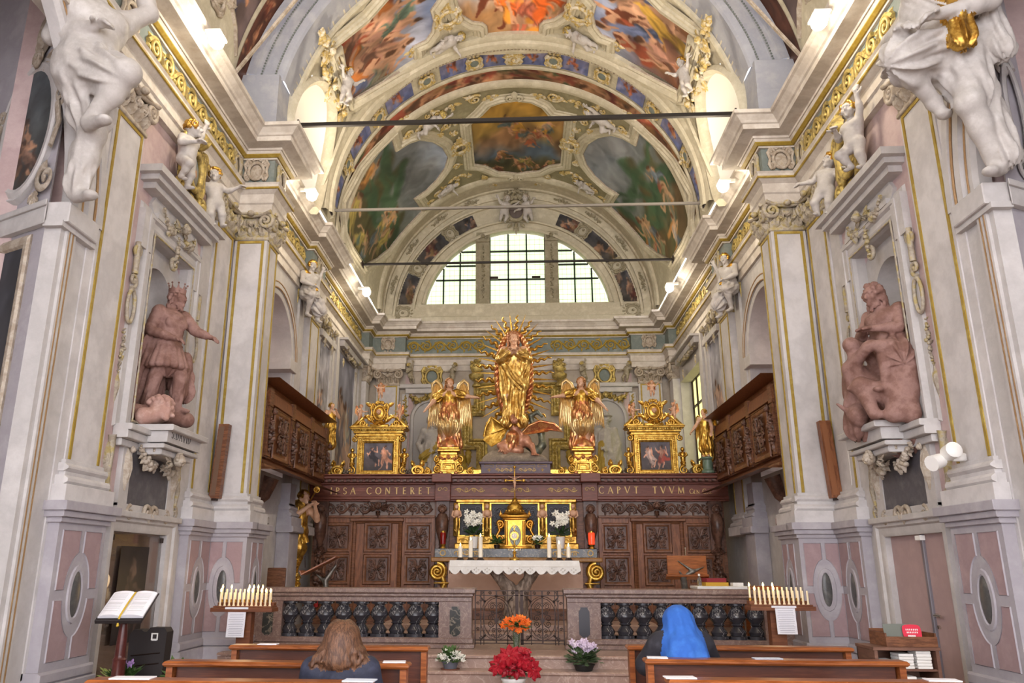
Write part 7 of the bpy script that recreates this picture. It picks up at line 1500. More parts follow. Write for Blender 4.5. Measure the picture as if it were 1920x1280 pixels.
# ---- grey statues in the back niches
GREYS = mat('grey_marble_statue', 'b4afa9', .6, var=['a39e99', 'c0bbb5'], scale=5)
for s in (-1, 1):
    if s < 0:
        P = human(dict(el=(-.17, .03, .63), wl=(-.12, -.05, .49), er=(.16, -.04, .63), wr=(.08, -.15, .55)), hair=0, beard=0, yaw=.3)+[rc((-.02, 0, .56), (-.02, 0, .03), .11, .16, 0, .03, (.018, 9, 1)), rc((.12, -.02, .62), (-.1, -.08, .44), .06, .06, 1, .03, (.014, 6, 1)), rc((.1, -.05, .6), (.12, -.06, .4), .06, .05, 1, .03, (.012, 6, 2))]; lb = 'grey bare-chested statue with gilt sash in the left back niche'
    else:
        P = human(dict(el=(-.16, -.03, .63), wl=(-.03, -.14, .55), er=(.16, .0, .62), wr=(.12, -.1, .46)), hair=0, beard=0, yaw=-.3, pitch=.15)+[rc((0, 0, .69), (0, 0, .03), .12, .18, 0, .03, (.016, 9, 4)), el((0, -.01, .985), (.10, .10, .012), None, 0, .01), el((0, -.01, 1.01), (.055, .055, .04), None, 0, .015), rc((-.04, -.1, .6), (-.06, -.13, .25), .05, .06, 1, .03, (.012, 6, 1)), rc((.12, -.02, .5), (.13, -.03, .2), .07, .08, 0, .03, (.014, 6, 2))]; lb = 'grey hatted robed statue in the right back niche'
    figure('niche_statue', lb, 'statue', (s*NX-.05*s, BACK-.3, 3.55), radians(-s*15), 2.1, P, {0: ('body', GREYS), 1: ('gilt_sash', GOLDP)}, .0095)
# ---- trumpeting herm under the left balcony, gilded angel at the right balcony
J = dict(pel=(0, 0, .5), che=(0, 0, .70), hed=(.05, -.05, .90), el=(-.10, -.12, .66), wl=(.08, -.2, .80), er=(.2, -.08, .66), wr=(.14, -.2, .80), nek=(.01, -.01, .82))
P = human(J, hair=1, yaw=.5, legs=False)
for p in P:
    if p['t'] == 'rc' and p['m'] == 0 and p['b'][2] < .7 and abs(p['b'][0]) < .09: p['m'] = 1
P += [rc((0, 0, .78), (0, 0, .5), .10, .11, 1, .03, (.012, 8, 1)), rc((0, 0, .52), (0, -.02, .36), .12, .1, 1, .04, (.015, 7, 2)), rc((0, -.02, .36), (.0, 0, .22), .11, .06, 1, .04, (.015, 7, 3)), rc((-.08, .02, .8), (-.12, .03, .5), .05, .06, 1, .03, (.012, 6, 1)), rc((0, 0, .22), (0, 0, -.2), .05, .04, 1, .03)]
tr = figure('trumpeter_herm', 'gilded herm blowing a trumpet under the left wooden balcony', 'statue', (-4.28, 15.45, 1.32), radians(28), 1.75, P, {0: ('flesh', SKIN), 1: ('drapery', GOLDD)}, .009)
b2 = MB((lambda Q: np.stack([.16+Q[:, 0]+.1*Q[:, 2], -.28+Q[:, 2]*-.75, 1.50+Q[:, 1]+.45*Q[:, 2]], 1))); b2.lathe([(.012, 0), (.014, .25), (.022, .35), (.06, .42), (.05, .42), (0, .36)], (0, 0, 0), 12); o = obj('trumpet', b2, GOLD, None); COL_fix(o, tr)
b = MB(Fr((0, -.12, 0), (1, 0, 0), (0, 0, 1), (0, -1, 0))); scroll(b, 0, .72, .17, 1.8, .06, 1); acanthus(b, 0, .5, -pi/2, .3); garland(b, 0, .4, 0, -.5, 0, .08, 14); o = obj('scroll_and_garland', b, GOLD, None); COL_fix(o, tr)
P = human(dict(el=(-.17, -.05, .66), wl=(-.24, -.12, .54), er=(.15, 0, .62)), hair=1, yaw=-.4)+[rc((0, 0, .71), (0, 0, .5), .1, .1, 1, .02, (.008, 9, 1)), rc((0, 0, .55), (0, 0, .2), .11, .15, 1, .02, (.016, 9, 2)), rc((0, .03, .25), (.02, .03, .0), .1, .12, 1, .03, (.015, 7, 2))]
o = figure('small_gilt_angel', 'small gilded angel standing at the far end of the right balcony', 'angel statue', (3.82, 16.22, 3.76), radians(-30), .98, P, {0: ('flesh', SKIN), 1: ('robe', GOLD)}, .0105); add_wings(o, .42, .6, .09, GOLD, .98, .3)
b = MB(); b.lathe([(.13, 0), (.13, .04), (.1, .07), (.1, .26), (.13, .29), (.13, .32), (0, .33)], (0, 0, 0), 14); o = obj('angel_stand', b, mat('green_marbled_stand', '6f8470', .4, var=['5a6e5c', '8a9a86'], scale=8), None, loc=(0, 0, 0), label='green marbled drum under the small gilded angel', cat='stand'); o.location = (3.82, 16.22, 3.435)
P = human(dict(el=(-.17, -.05, .66), wl=(-.2, -.14, .6), er=(.15, -.1, .68), wr=(.05, -.2, .8)), hair=1, yaw=.4)+[rc((0, 0, .71), (0, 0, .45), .1, .13, 1, .02, (.01, 9, 1)), rc((0, 0, .5), (0, 0, .1), .1, .14, 1, .02, (.016, 9, 2))]
o = figure('small_gilt_angel', 'small gilded angel half hidden behind the left balcony\'s far end', 'angel statue', (-4.05, 16.75, 4.05), radians(30), .98, P, {0: ('flesh', SKIN), 1: ('robe', GOLD)}, .0125)
# ---------------------------------------------------------------- wooden balconies over the chancel
bb = MB(); carved(bb, .62, .62, 12, .022); bp_m = mesh_of(bb, np.zeros(3), WOODC, 40)
bb = MB(); bb.frame([(-.4, -.38), (-.4, .38), (.4, .38), (.4, -.38)], [(-.05, 0), (-.03, .02), (0, .03), (.03, .03), (.04, .01)]); bf_m = mesh_of(bb, np.zeros(3), WOOD, 30)
bb = MB(); cherub(bb, .1, 0, .3, .04, False); garland(bb, 0, .22, 0, -.35, 0, .07, 10, z=.02); acanthus(bb, 0, -.25, -pi/2, .2); bh_m = mesh_of(bb, np.zeros(3), WOODC, 40)
for s in (-1, 1):
    sd = 'left' if s < 0 else 'right'
    YA, YB, X = (12.35, 16.3, 3.99)
    r = thing('wooden_balcony', 'carved dark walnut balcony projecting from the %s chancel wall' % sd, 'balcony', (s*X, (YA+YB)/2, 3.06))
    T = WT(s, X); b = MB(T)
    b.box(YA, YB, 3.28, 4.3, -.4, -.03); obj('body', b, WOOD, r)
    b = MB(); b.plan([(s*4.4, YA), (s*X, YA), (s*X, YB)] if s < 0 else [(s*X, YB), (s*X, YA), (s*4.4, YA)], [(-.35, 3.04), (-.2, 3.06), (-.12, 3.1), (.0, 3.12), (.02, 3.17), (.06, 3.2), (.09, 3.27), (.09, 3.3), (.0, 3.32)]); obj('base_moulding', b, WOOD, r, 30)
    b = MB(); b.plan([(s*4.4, YA), (s*X, YA), (s*X, YB)] if s < 0 else [(s*X, YB), (s*X, YA), (s*4.4, YA)], [(-.02, 4.1), (.03, 4.1), (.03, 4.15), (.0, 4.16), (.03, 4.36), (.05, 4.38), (.09, 4.42), (.09, 4.45), (.13, 4.47), (.13, 4.51), (-.2, 4.52)]); obj('cornice_rail', b, WOODM, r, 30)
    n = 3; st = (YB-YA)/n
    for i in range(n):
        y = YA+.1+st*(i+.5); p = MB(T); p.box(y-.4, y+.4, 3.33, 4.1, -.05, -.02); q = obj('panel', p, WOODM, r)
        rot = (pi/2, 0, pi/2 if s < 0 else -pi/2); c = put(bp_m, 'carving', q, (-s*.02, y-(YA+YB)/2, 3.71-3.06), rot); c2 = put(bf_m, 'moulding', q, (-s*.0+s*.02, y-(YA+YB)/2, 3.71-3.06), rot)
    for i in range(n+1):
        y = YA+.12+st*i-(.12 if i == n else 0); rot = (pi/2, 0, pi/2 if s < 0 else -pi/2); o = put(bh_m, 'herm_strip', r, (s*.03, y-(YA+YB)/2, 3.72-3.06), rot)
        p = MB(T); p.box(y-.09, y+.09, 3.3, 4.4, -.05, .0, .004); obj('post', p, WOOD, r)
    o = put(bh_m, 'herm_strip', r, (s*.2, YA-(YA+YB)/2+.01, 3.72-3.06), (pi/2, 0, 0))
    b = MB(); b.tube([(s*4.2, 13.4, 3.06), (s*4.3, 13.4, 2.75), (s*4.42, 13.4, 2.6)], [.14, .1, .05], 8); obj('bracket', b, WOODC, r)
    b = MB(WT(s, CHAN)); b.box(12.2, 13.6, .7, 2.3, 0, .04); b.frame([(12.35, .8), (12.35, 2.2), (13.4, 2.2), (13.4, .8)], [(-.05, .04), (-.04, .06), (.03, .06), (.04, .04)]); b.box(12.1, 13.8, 2.3, 2.42, 0, .12, .02); struct('trim_8', b, PINK if s > 0 else STUCCO)
    b = MB(WT(s, CHAN)); b.box(14.6, 15.2, .5, 2.2, 0, .25, .01); b.box(14.52, 15.28, 2.2, 2.32, 0, .33, .02); pbase(b, 14.7, 15.1, .15, 2.32); b.box(14.72, 15.08, 2.6, 3.1, 0, .18); struct('trim_9', b, LILAC)
# ---------------------------------------------------------------- altar rail
prof = [(.0, .62), (.105, .62), (.105, .68), (.085, .69), (.095, .715), (.1, .735), (.075, .775), (.055, .81), (.075, .83), (.06, .845), (.085, .885), (.112, .93), (.108, .97), (.085, 1.02), (.06, 1.06), (.075, 1.08), (.1, 1.09), (.1, 1.13), (0, 1.13)]
BX0, BX1 = 1.15, 3.42
bm = MB(); bm.lathe([(r_*1.18 if i not in (1, 2, 16, 17) else r_*1.25, z-.5) for i, (r_, z) in enumerate(prof)], (0, 0, 0), 12); bm_m = mesh_of(bm, np.zeros(3), BLACKM, 30)
for s in (-1, 1):
    sd = 'left' if s < 0 else 'right'; cx = 0.01
    r = thing('altar_rail', 'brown marble altar rail with black veined balusters, %s of the iron gate' % sd, 'balustrade', (cx, 12, .5))
    b = MB(); b.box(cx+s*.64, cx+s*3.8, 11.8, 12.2, .5, .56, .01); b.box(cx+s*.66, cx+s*3.8, 11.83, 12.17, .56, .64, .015); obj('base_rail', b, MARBLE, r, 30)
    b = MB(); b.box(cx+s*.63, cx+s*3.86, 11.78, 12.22, 1.24, 1.31, .012); b.box(cx+s*.66, cx+s*3.84, 11.81, 12.19, 1.19, 1.24, .015); b.box(cx+s*.68, cx+s*3.82, 11.85, 12.15, 1.12, 1.19, .01); obj('top_rail', b, MARBLE, r, 30)
    for (q0, q1) in ((.68, 1.15), (3.42, 3.82)):
        b = MB(); b.box(cx+s*q0, cx+s*q1, 11.86, 12.14, .6, 1.14); p = obj('post', b, MARBLE, r); ORG[p] = ORG[r]
        m_ = cx+s*(q0+q1)/2; b = MB(FT(11.855)); b.prism([(m_-.075, .7), (m_-.03, .66), (m_+.03, .66), (m_+.075, .7), (m_+.075, 1.0), (m_+.05, 1.04), (m_+.05, 1.06), (m_-.05, 1.06), (m_-.05, 1.04), (m_-.075, 1.0)], 0, .012); obj('inlaid_tablet', b, mat('black_inlay', '34333a', .35) if s > 0 else DARKM, p, label='black stone tablet')
    for i in range(9):
        put(bm_m, 'baluster', r, (s*(BX0+.0+(i+.35)*.262), 0, 0))
# iron gate, two leaves
for s in (-1, 1):
    g = thing('iron_gate_leaf', 'wrought iron gate leaf with scrolled hearts, the %s one' % ('left' if s < 0 else 'right'), 'gate', (s*.33+.01, 12, .52))
    T = Fr((.01, 12.0, 0), (s, 0, 0), (0, 0, 1), (0, -1, 0)); b = MB(T)
    for x, w in ((.035, .022), (.17, .006), (.51, .006), (.635, .008), (.555, .007)): b.box(x-w, x+w, .54, 1.28, -.008, .008)
    for z in (.56, .60, 1.21, 1.275): b.box(.02, .64, z-.006, z+.006, -.008, .008)
    obj('bars', b, IRON, g); b = MB(T); t = .0052
    b.box(.325-.005, .335+.005, .56, 1.27, -.006, .006)
    def ringp(cx, cz, rx, rz, a0=0, a1=2*pi, n=22): return [(cx+rx*cos(a), cz+rz*sin(a), 0) for a in np.linspace(a0, a1, n)]
    b.tube(ringp(.33, .9, .235, .30), t*.9, 5); b.tube(ringp(.33, .905, .19, .27), t*.9, 5)
    for (x, z, r_, tn, h, a0) in ((.27, 1.06, .045, 1.6, 1, 0), (.39, 1.06, .045, 1.6, -1, pi), (.28, .98, .035, 1.5, -1, 0), (.38, .98, .035, 1.5, 1, pi), (.25, .90, .05, 1.6, 1, 0), (.41, .90, .05, 1.6, -1, pi), (.25, .82, .05, 1.6, -1, 0), (.41, .82, .05, 1.6, 1, pi), (.29, .73, .035, 1.5, 1, 0), (.37, .73, .035, 1.5, -1, pi), (.28, .67, .03, 1.4, -1, 0), (.38, .67, .03, 1.4, 1, pi),
                                 (.09, 1.24, .025, 1.4, 1, 0), (.22, 1.24, .025, 1.4, -1, pi), (.42, 1.24, .025, 1.4, 1, 0), (.54, 1.24, .025, 1.4, -1, pi), (.11, 1.15, .025, 1.3, 1, 0), (.55, 1.15, .025, 1.3, -1, 0), (.11, .64, .025, 1.3, 1, 0), (.55, .64, .025, 1.3, -1, 0), (.595, 1.1, .025, 1.3, 1, 0), (.595, .95, .025, 1.3, -1, 0), (.595, .75, .025, 1.3, 1, 0), (.09, .9, .025, 1.3, 1, 0)):
        scroll(b, x, z, r_, tn, t*1.1, h, a0, 16, .2, -.006)
    for e in (-1, 1):
        b.tube([(.33, .96, 0), (.33+e*.1, 1.0, 0), (.33+e*.12, 1.08, 0), (.33+e*.07, 1.12, 0), (.33, 1.1, 0)], t*.8, 5); b.tube([(.33, .84, 0), (.33+e*.09, .76, 0), (.33+e*.12, .68, 0), (.33+e*.06, .62, 0), (.33, .64, 0)], t*.8, 5)
        for z0, z1 in ((1.13, 1.2), (.66, .59)): b.tube([(.33+e*.17, z0, 0), (.33+e*.24, z1, 0)], [.012, .006], 5); b.ell((.33+e*.17, z0, 0), .02, 6, 4)
    b.prism([(.33, .82), (.36, .86), (.365, .89), (.345, .9), (.33, .885), (.315, .9), (.295, .89), (.3, .86)], -.008, .008); b.ell((.33, 1.2, 0), .022, 6, 4); obj('scrollwork', b, IRON, g)
# ---------------------------------------------------------------- votive candle racks
NTH = 'first second third fourth fifth sixth seventh eighth ninth tenth eleventh twelfth'.split()
cw = MB(); cw.lathe([(0, 0), (.018, 0), (.018, .012), (.0125, .014), (.0125, .16), (.008, .165), (0, .165)], (0, 0, 0), 8); cw_m = mesh_of(cw, np.zeros(3), mat('cream_wax', 'ecdcb8', .5), 40)
hw = MB(); hw.lathe([(0, -.004), (.02, -.004), (.022, .03), (.015, .035), (0, .035)], (0, 0, 0), 8); hw_m = mesh_of(hw, np.zeros(3), GOLDD, 40)
fl = MB(); fl.lathe([(0, .165), (.009, .175), (.012, .19), (.006, .21), (0, .222)], (0, 0, 0), 8); fl_m = mesh_of(fl, np.zeros(3), FLAME, True)
RACK = mat('brown_rack_wood', '7d4a2c', .45, var=['6a3c24', '8c5836'], scale=3, stretch=(1, 8, 8))
for s in (-1, 1):
    sd = 'left' if s < 0 else 'right'; x0, x1 = (-3.89, -3.17) if s < 0 else (2.91, 3.62); y = 10.6; zt = 1.11 if s < 0 else 1.17
    r = thing('votive_rack', 'brown wooden votive candle rack standing before the %s end of the altar rail' % sd, 'candle rack', ((x0+x1)/2, y, 0))
    b = MB(); b.box(x0-.04, x1+.04, y-.16, y+.12, zt-.07, zt-.02, .004); b.box(x0-.02, x1+.02, y-.12, y+.12, zt-.02, zt, .004); b.box(x0-.01, x1+.01, y+.0, y+.12, zt, zt+.04, .004); obj('tray', b, RACK, r)
    b = MB(); m = (x0+x1)/2+(.02 if s < 0 else -.05); b.box(m-.09, m+.09, y-.06, y+.08, .05, zt-.06, .006); obj('post', b, RACK, r); b = MB(); b.box(m-.25, m+.25, y-.2, y+.2, 0, .06, .01); obj('foot', b, RACK, r)
    lit = {0: (0, 2, 6, 7, 8, 9), 1: (0, 6, 7, 9, 10, 11)} if s < 0 else {0: (0, 3, 5), 1: (0, 4)}
    for row in (0, 1):
        for i in range(12):
            x = x0+.02+(x1-x0-.04)*(i+.5*row*(1))/11.5; z = zt+.04 if row == 0 else zt; yy_ = y+.06 if row == 0 else y-.07
            L = i in lit[row]; c = thing('votive_candle', ('lit' if L else 'unlit')+' cream votive candle on the %s rack, %s row, %s from its left end' % (sd, 'back' if row == 0 else 'front', NTH[i]), 'candle', (x, yy_, z), 0, 'votive candles on the %s rack' % sd)
            put(cw_m, 'wax', c, (0, 0, 0)); put(hw_m, 'holder', c, (0, 0, 0)) if row == 0 else None
            if L: put(fl_m, 'flame', c, (0, 0, 0))
    lamp('votive_glow', 'POINT', ((x0+x1)/2-(.1 if s > 0 else 0), y-.05, zt+.3), 2.2 if s < 0 else 1.2, (1, .7, .4), .15)
    px0, px1, pz0, pz1 = ((-3.69, -3.46, .74, 1.04) if s < 0 else (3.16, 3.40, .83, 1.13))
    r = thing('notice_sheet', 'white printed notice sheet hanging from the %s candle rack' % sd, 'sheet', ((px0+px1)/2, y-.17, pz0))
    b = MB(FT(y-.165)); b.add([(px0, pz1, 0), (px1, pz1, 0), (px1, pz0, .02), (px0, pz0, .02), (px0, pz1, .004), (px1, pz1, .004), (px1, pz0, .024), (px0, pz0, .024)], [(0, 1, 2, 3), (7, 6, 5, 4), (0, 4, 5, 1), (2, 6, 7, 3), (1, 5, 6, 2), (0, 3, 7, 4)]); obj('paper', b, PAPER, r)
    b = MB(FT(y-.165))
    for k in range(13):
        z = pz1-.025-k*.021; w = (px1-px0)*(.38 if k in (0, 12) else .42-.03*(k % 3)); c_ = (px0+px1)/2; zz = .006+.02*(pz1-z)/(pz1-pz0); b.box(c_-w, c_+w, z-.0018, z+.0018, zz-.002, zz)
    obj('printed_lines', b, mat('grey_print', '8c8a96', .8), r)
    b = MB(FT(y-.162)); b.box((px0+px1)/2-.16, (px0+px1)/2+.14, zt-.035, zt-.012, 0, .004); ob = obj('label_strip', b, PAPER, r)
# ---------------------------------------------------------------- pews
def pew(x0, x1, y, lb):
    r = thing('pew', lb, 'pew', ((x0+x1)/2, y, 0))
    b = MB(); b.box(x0, x1, y-.09, y+.09, .865, .905, .014); obj('top_board', b, PEW, r, 40)
    b = MB(); b.box(x0+.08, x1-.08, y+.0, y+.03, .12, .87); obj('panel', b, PEWD, r)
    for q in (x0+.02, x1-.02):
        b = MB(); e = .05 if q < (x0+x1)/2 else -.05; b.box(q, q+e, y-.06, y+.52, .02, .42, .01); b.box(q, q+e, y-.06, y+.06, .02, .87, .01); obj('end_post', b, PEW, r)
    b = MB(); b.box(x0+.06, x1-.06, y+.1, y+.5, .42, .46, .01); obj('seat', b, PEW, r)
    b = MB(); b.box(x0+.06, x1-.06, y-.32, y-.14, .14, .18, .01); obj('kneeler', b, PEW, r)
    return r
for (x0, x1, y, lb) in ((-2.64, -.80, 7.68, 'left side pew in front, by the altar steps'), (-2.68, -.80, 6.38, 'left side pew directly before the brown haired woman'), (-2.72, -.9, 5.34, 'left side pew at the bottom edge, behind the brown haired woman'),
                        (1.02, 3.08, 7.98, 'right side pew in front of the blue veiled woman'), (1.02, 3.06, 6.86, 'right side pew right behind the blue veiled woman'), (.99, 2.88, 5.66, 'right side pew at the bottom edge by the frame')): pew(x0, x1, y, lb)
def sheet(x, y, z, w, d, rz, lb, nm_='leaflet', h=.008, m=None):
    b = MB(); b.box(-w/2, w/2, -d/2, d/2, 0, h, .001); c, s_ = cos(rz), sin(rz); b.V = [np.stack([v[:, 0]*c-v[:, 1]*s_+x, v[:, 0]*s_+v[:, 1]*c+y, v[:, 2]+z], 1) for v in b.V]; return obj(nm_, b, m or PAPER, None, False, lb, 'paper')
sheet(-.92, 6.37, .906, .17, .11, .1, 'white folded leaflet on the left second pew, right of the woman'); sheet(-.98, 5.34, .906, .2, .12, -.05, 'pale blue leaflet on the left pew nearest the camera', m=mat('pale_blue_paper', 'cfd6e2', .8)); sheet(-2.45, 5.34, .906, .26, .12, .05, 'white leaflet at the far left end of the nearest left pew')
sheet(1.13, 6.86, .906, .16, .11, -.1, 'white leaflet on the right second pew, left of the blue veil'); sheet(1.08, 5.66, .906, .2, .11, .05, 'white leaflet at the left end of the nearest right pew'); sheet(2.76, 5.67, .906, .2, .12, -.1, 'white leaflet at the right end of the nearest right pew'); sheet(2.0, 6.87, .906, .22, .1, .02, 'grey leaflet on the right second pew, right of the blue veil', m=mat('grey_paper', 'b9bec8', .8)); sheet(-2.3, 7.68, .906, .18, .1, .04, 'white leaflet on the front left pew')
sheet(1.36, 7.95, .906, .18, .12, .1, 'open booklet on the front right pew before the blue veiled woman', 'booklet', .014)
# ---------------------------------------------------------------- the two people
H = 1.62
J = dict(pel=(0, 0, .33), che=(0, -.01, .48), nek=(0, -.005, .60), hed=(0, -.015, .69), sl=(-.112, 0, .565), sr=(.112, 0, .565), el=(-.15, -.04, .42), er=(.15, -.04, .42), wl=(-.07, -.17, .37), wr=(.07, -.17, .37), hl=(-.055, -.02, .32), hr=(.055, -.02, .32), kl=(-.07, -.27, .305), kr=(.07, -.27, .305), al=(-.07, -.26, .05), ar=(.07, -.26, .05), tl=(-.075, -.35, .015), tr=(.075, -.35, .015))
P = human(J, yaw=0, hands=True)
P += [rc((0, 0, .31), (0, -.01, .50), .105, .118, 1, .03, (.003, 9, 1)), rc((-.085, 0, .555), (.085, 0, .555), .062, .062, 1, .03), rc((0, .0, .56), (0, 0, .60), .06, .045, 1, .02)]+[rc(J['s'+a], J['e'+a], .056, .05, 1, .02, (.003, 8, 1)) for a in 'lr']+[rc(J['e'+a], J['w'+a], .048, .035, 1, .02) for a in 'lr']+[rc(J['h'+a], J['k'+a], .075, .055, 3, .03) for a in 'lr']+[rc(J['k'+a], np.array(J['a'+a])+(0, 0, .03), .055, .035, 3, .03) for a in 'lr']
P += strands((0, -.005, .695), .066, 130, .085, 2, .0135, 4, 1, .022)+[el((0, .012, .705), (.064, .068, .06), None, 2, .01), rc((0, .04, .68), (.01, .055, .61), .06, .05, 2, .02)]
HAIRM = mat('wavy_brown_hair', '573825', .45, var=['422818', '6c4a33', '4e3120'], scale=22, stretch=(3, 3, .6), bump=.4, bscale=60)
figure('person', 'seated woman with long wavy brown hair in a dark navy jacket, seen from behind', 'person', (-1.205, 5.80, .0), radians(186), H, P, {0: ('body', mat('skin', 'd9b097', .5)), 1: ('jacket', mat('navy_jacket', '2b2e40', .75, var=['242736', '35384b'], scale=9, bump=.2)), 2: ('hair', HAIRM), 3: ('trousers', BLACKP)}, .0068)
J2 = dict(J); J2.update(pel=(0, .02, .40), che=(0, -.03, .52), nek=(0, -.06, .61), hed=(0, -.095, .675), sl=(-.11, -.04, .575), sr=(.11, -.04, .575), el=(-.17, -.10, .47), er=(.17, -.10, .47), wl=(-.04, -.22, .52), wr=(.04, -.22, .52), hl=(-.055, .02, .38), hr=(.055, .02, .38), kl=(-.07, -.10, .17), kr=(.07, -.10, .17), al=(-.07, .12, .15), ar=(.07, .12, .15), tl=(-.07, .2, .11), tr=(.07, .2, .11))
P = human(J2, pitch=.35)
P += [rc((0, .02, .38), (0, -.02, .52), .115, .122, 1, .03), rc((-.09, -.04, .565), (.09, -.04, .565), .062, .062, 1, .03)]+[rc(J2['s'+a], J2['e'+a], .06, .055, 1, .02) for a in 'lr']+[rc(J2['e'+a], J2['w'+a], .052, .036, 1, .02) for a in 'lr']+[rc(J2['h'+a], J2['k'+a], .08, .06, 1, .03) for a in 'lr']
P += [el((0, -.082, .69), (.07, .08, .072), None, 2, .02), rc((0, -.05, .68), (0, .05, .50), .078, .112, 2, .03, (.006, 8, 1)), rc((-.03, .05, .56), (-.05, .10, .42), .065, .075, 2, .03, (.006, 6, 2)), rc((.03, .05, .56), (.05, .10, .42), .065, .075, 2, .03, (.006, 6, 4)), rc((0, .06, .54), (0, .11, .42), .07, .075, 2, .03)]
figure('person', 'kneeling woman in a bright blue veil and dark coat, seen from behind', 'person', (1.40, 7.18, .03), radians(184), H*1.02, P, {0: ('body', mat('skin_pale', 'd9b097', .5)), 1: ('coat', mat('charcoal_coat', '2e2c33', .8, var=['25242a', '38363d'], scale=9)), 2: ('veil', mat('bright_blue_veil', '356cc0', .8, var=['2c5dae', '417acb'], scale=4, bump=.1, bscale=14))}, .0075)
# ---------------------------------------------------------------- flowers before the rail
def pot(par, c, r0, r1, h, m, nm_='pot', n=16): lathe_at(nm_, [(0, 0), (r0, 0), (r1, h*.85), (r1*1.08, h*.86), (r1*1.08, h), (r1*.9, h), (0, h*.9)], m, par, c, n)
r = thing('white_kalanchoe', 'small white flowering plant in a grey pot on the altar steps, left', 'flowers', (-.88, 10.86, .34)); c = (-.88, 10.86, .34)
b = MB(lambda P: P+np.array(c)); b.lathe([(0, 0), (.12, 0), (.125, .012), (.0, .014)], (0, 0, 0), 16); obj('saucer', b, mat('clay_saucer', '8a5a48', .7), r); pot(r, (c[0], c[1], .352), .08, .105, .09, mat('grey_pot', '6a6d78', .6))
b = MB(); leaves(b, (c[0], c[1], .45), 110, .17, .075, 5, .5, .6); obj('foliage', b, GREEN, r); b = MB(); r2 = random.Random(4)
for i in range(60): a, q = r2.uniform(0, 6.28), r2.uniform(0, 1)**.5*.19; blossom(b, (c[0]+q*cos(a), c[1]+q*sin(a)*.7-.03, .50+.07*(1-q/.19)+r2.uniform(-.05, .03)), .022, 4, i)
obj('blossoms', b, WHITEF, r)
r = thing('lilac_cyclamen', 'pale lilac cyclamen in a dark bowl on the altar steps, right', 'flowers', (.83, 10.86, .34)); c = (.83, 10.86, .34); pot(r, c, .10, .13, .08, mat('black_bowl', '2c2b2a', .5))
b = MB(); leaves(b, (c[0], c[1], .45), 120, .22, .1, 8, .35, .75); obj('foliage', b, mat('marbled_cyclamen_leaf', '5b6f4a', .6, var=['44593a', '7c8d6c'], scale=16), r); b = MB()
for i in range(26): x, z = c[0]+r2.uniform(-.15, .17), .56+r2.uniform(.0, .15); blossom(b, (x, c[1]-.02+r2.uniform(-.08, .06), z), .045, 5, i, (r2.uniform(-.4, .4), -.6, .5))
obj('blossoms', b, LILF, r); b = MB()
for i in range(16): x = c[0]+r2.uniform(-.1, .12); b.tube([(c[0], c[1], .42), (x, c[1]-.02, .6)], .004, 4)
obj('stems', b, GREEN, r)
r = thing('red_poinsettia', 'red poinsettia in a white pot at the foot of the altar steps', 'flowers', (-.06, 10.05, 0)); c = (-.06, 10.05, 0.0)
lathe_at('pot_stand', [(0, 0), (.13, 0), (.11, .03), (.1, .12), (.12, .15), (0, .15)], MARBLEP, r, c); pot(r, (c[0], c[1], .15), .10, .14, .2, WHITEP)
b = MB(); leaves(b, (c[0], c[1], .40), 46, .18, .15, 12, .3, .5); obj('foliage', b, DKGREEN, r)
for (dx, dz, rr, t_) in ((-.05, .60, .14, (-.2, -.7, .7)), (.12, .56, .13, (.3, -.7, .6)), (-.18, .50, .12, (-.5, -.7, .4)), (.04, .48, .13, (.1, -1, .3)), (.23, .46, .12, (.6, -.6, .2)), (-.07, .47, .11, (-.1, -1, .1)), (.13, .66, .08, (.2, -.3, .9))):
    b = MB(); blossom(b, (c[0]+dx, c[1]-.12, dz), rr, 8, int(dx*100)+50, t_); blossom(b, (c[0]+dx, c[1]-.135, dz+.005), rr*.6, 6, int(dx*90)+20, t_); obj('bract_rosette', b, REDF, r)
r = thing('orange_rose_vase', 'tall glass vase of orange roses before the iron gate', 'flowers', (-.03, 11.25, .5)); c = (-.03, 11.25, .5)
GLASS = mat('clear_glass', 'dfe6df', .06); _g = GLASS.node_tree.nodes['Principled BSDF']; _g.inputs['Transmission Weight'].default_value = .9; _g.inputs['IOR'].default_value = 1.2
lathe_at('vase', [(0, 0), (.06, 0), (.05, .02), (.028, .05), (.03, .12), (.045, .24), (.055, .30), (.05, .30), (.04, .24), (.024, .12), (.0, .06)], GLASS, r, c)
b = MB(); leaves(b, (c[0], c[1], .84), 60, .15, .09, 17, .25, .5); obj('foliage', b, GREEN, r); b = MB()
for i in range(9): b.tube([(c[0]+.008*(i-4), c[1], .56), (c[0]+.012*(i-4), c[1], .78), (c[0]+.03*(i-4), c[1]-.02, .88)], .004, 4)
obj('stems', b, GREEN, r)
for i, (dx, dz) in enumerate(((-.17, .86), (-.12, .92), (-.04, .93), (.03, .95), (.09, .94), (.15, .9), (-.06, .84), (.03, .80), (.12, .84), (-.1, .87), (.06, .9))):
    b = MB(); [blossom(b, (c[0]+dx, c[1]-.05-.012*k, dz), q, 6, i*7+k, (.2*dx, -1, .45)) for k, q in enumerate((.055, .042, .028))]; obj('rose', b, ORF, r)
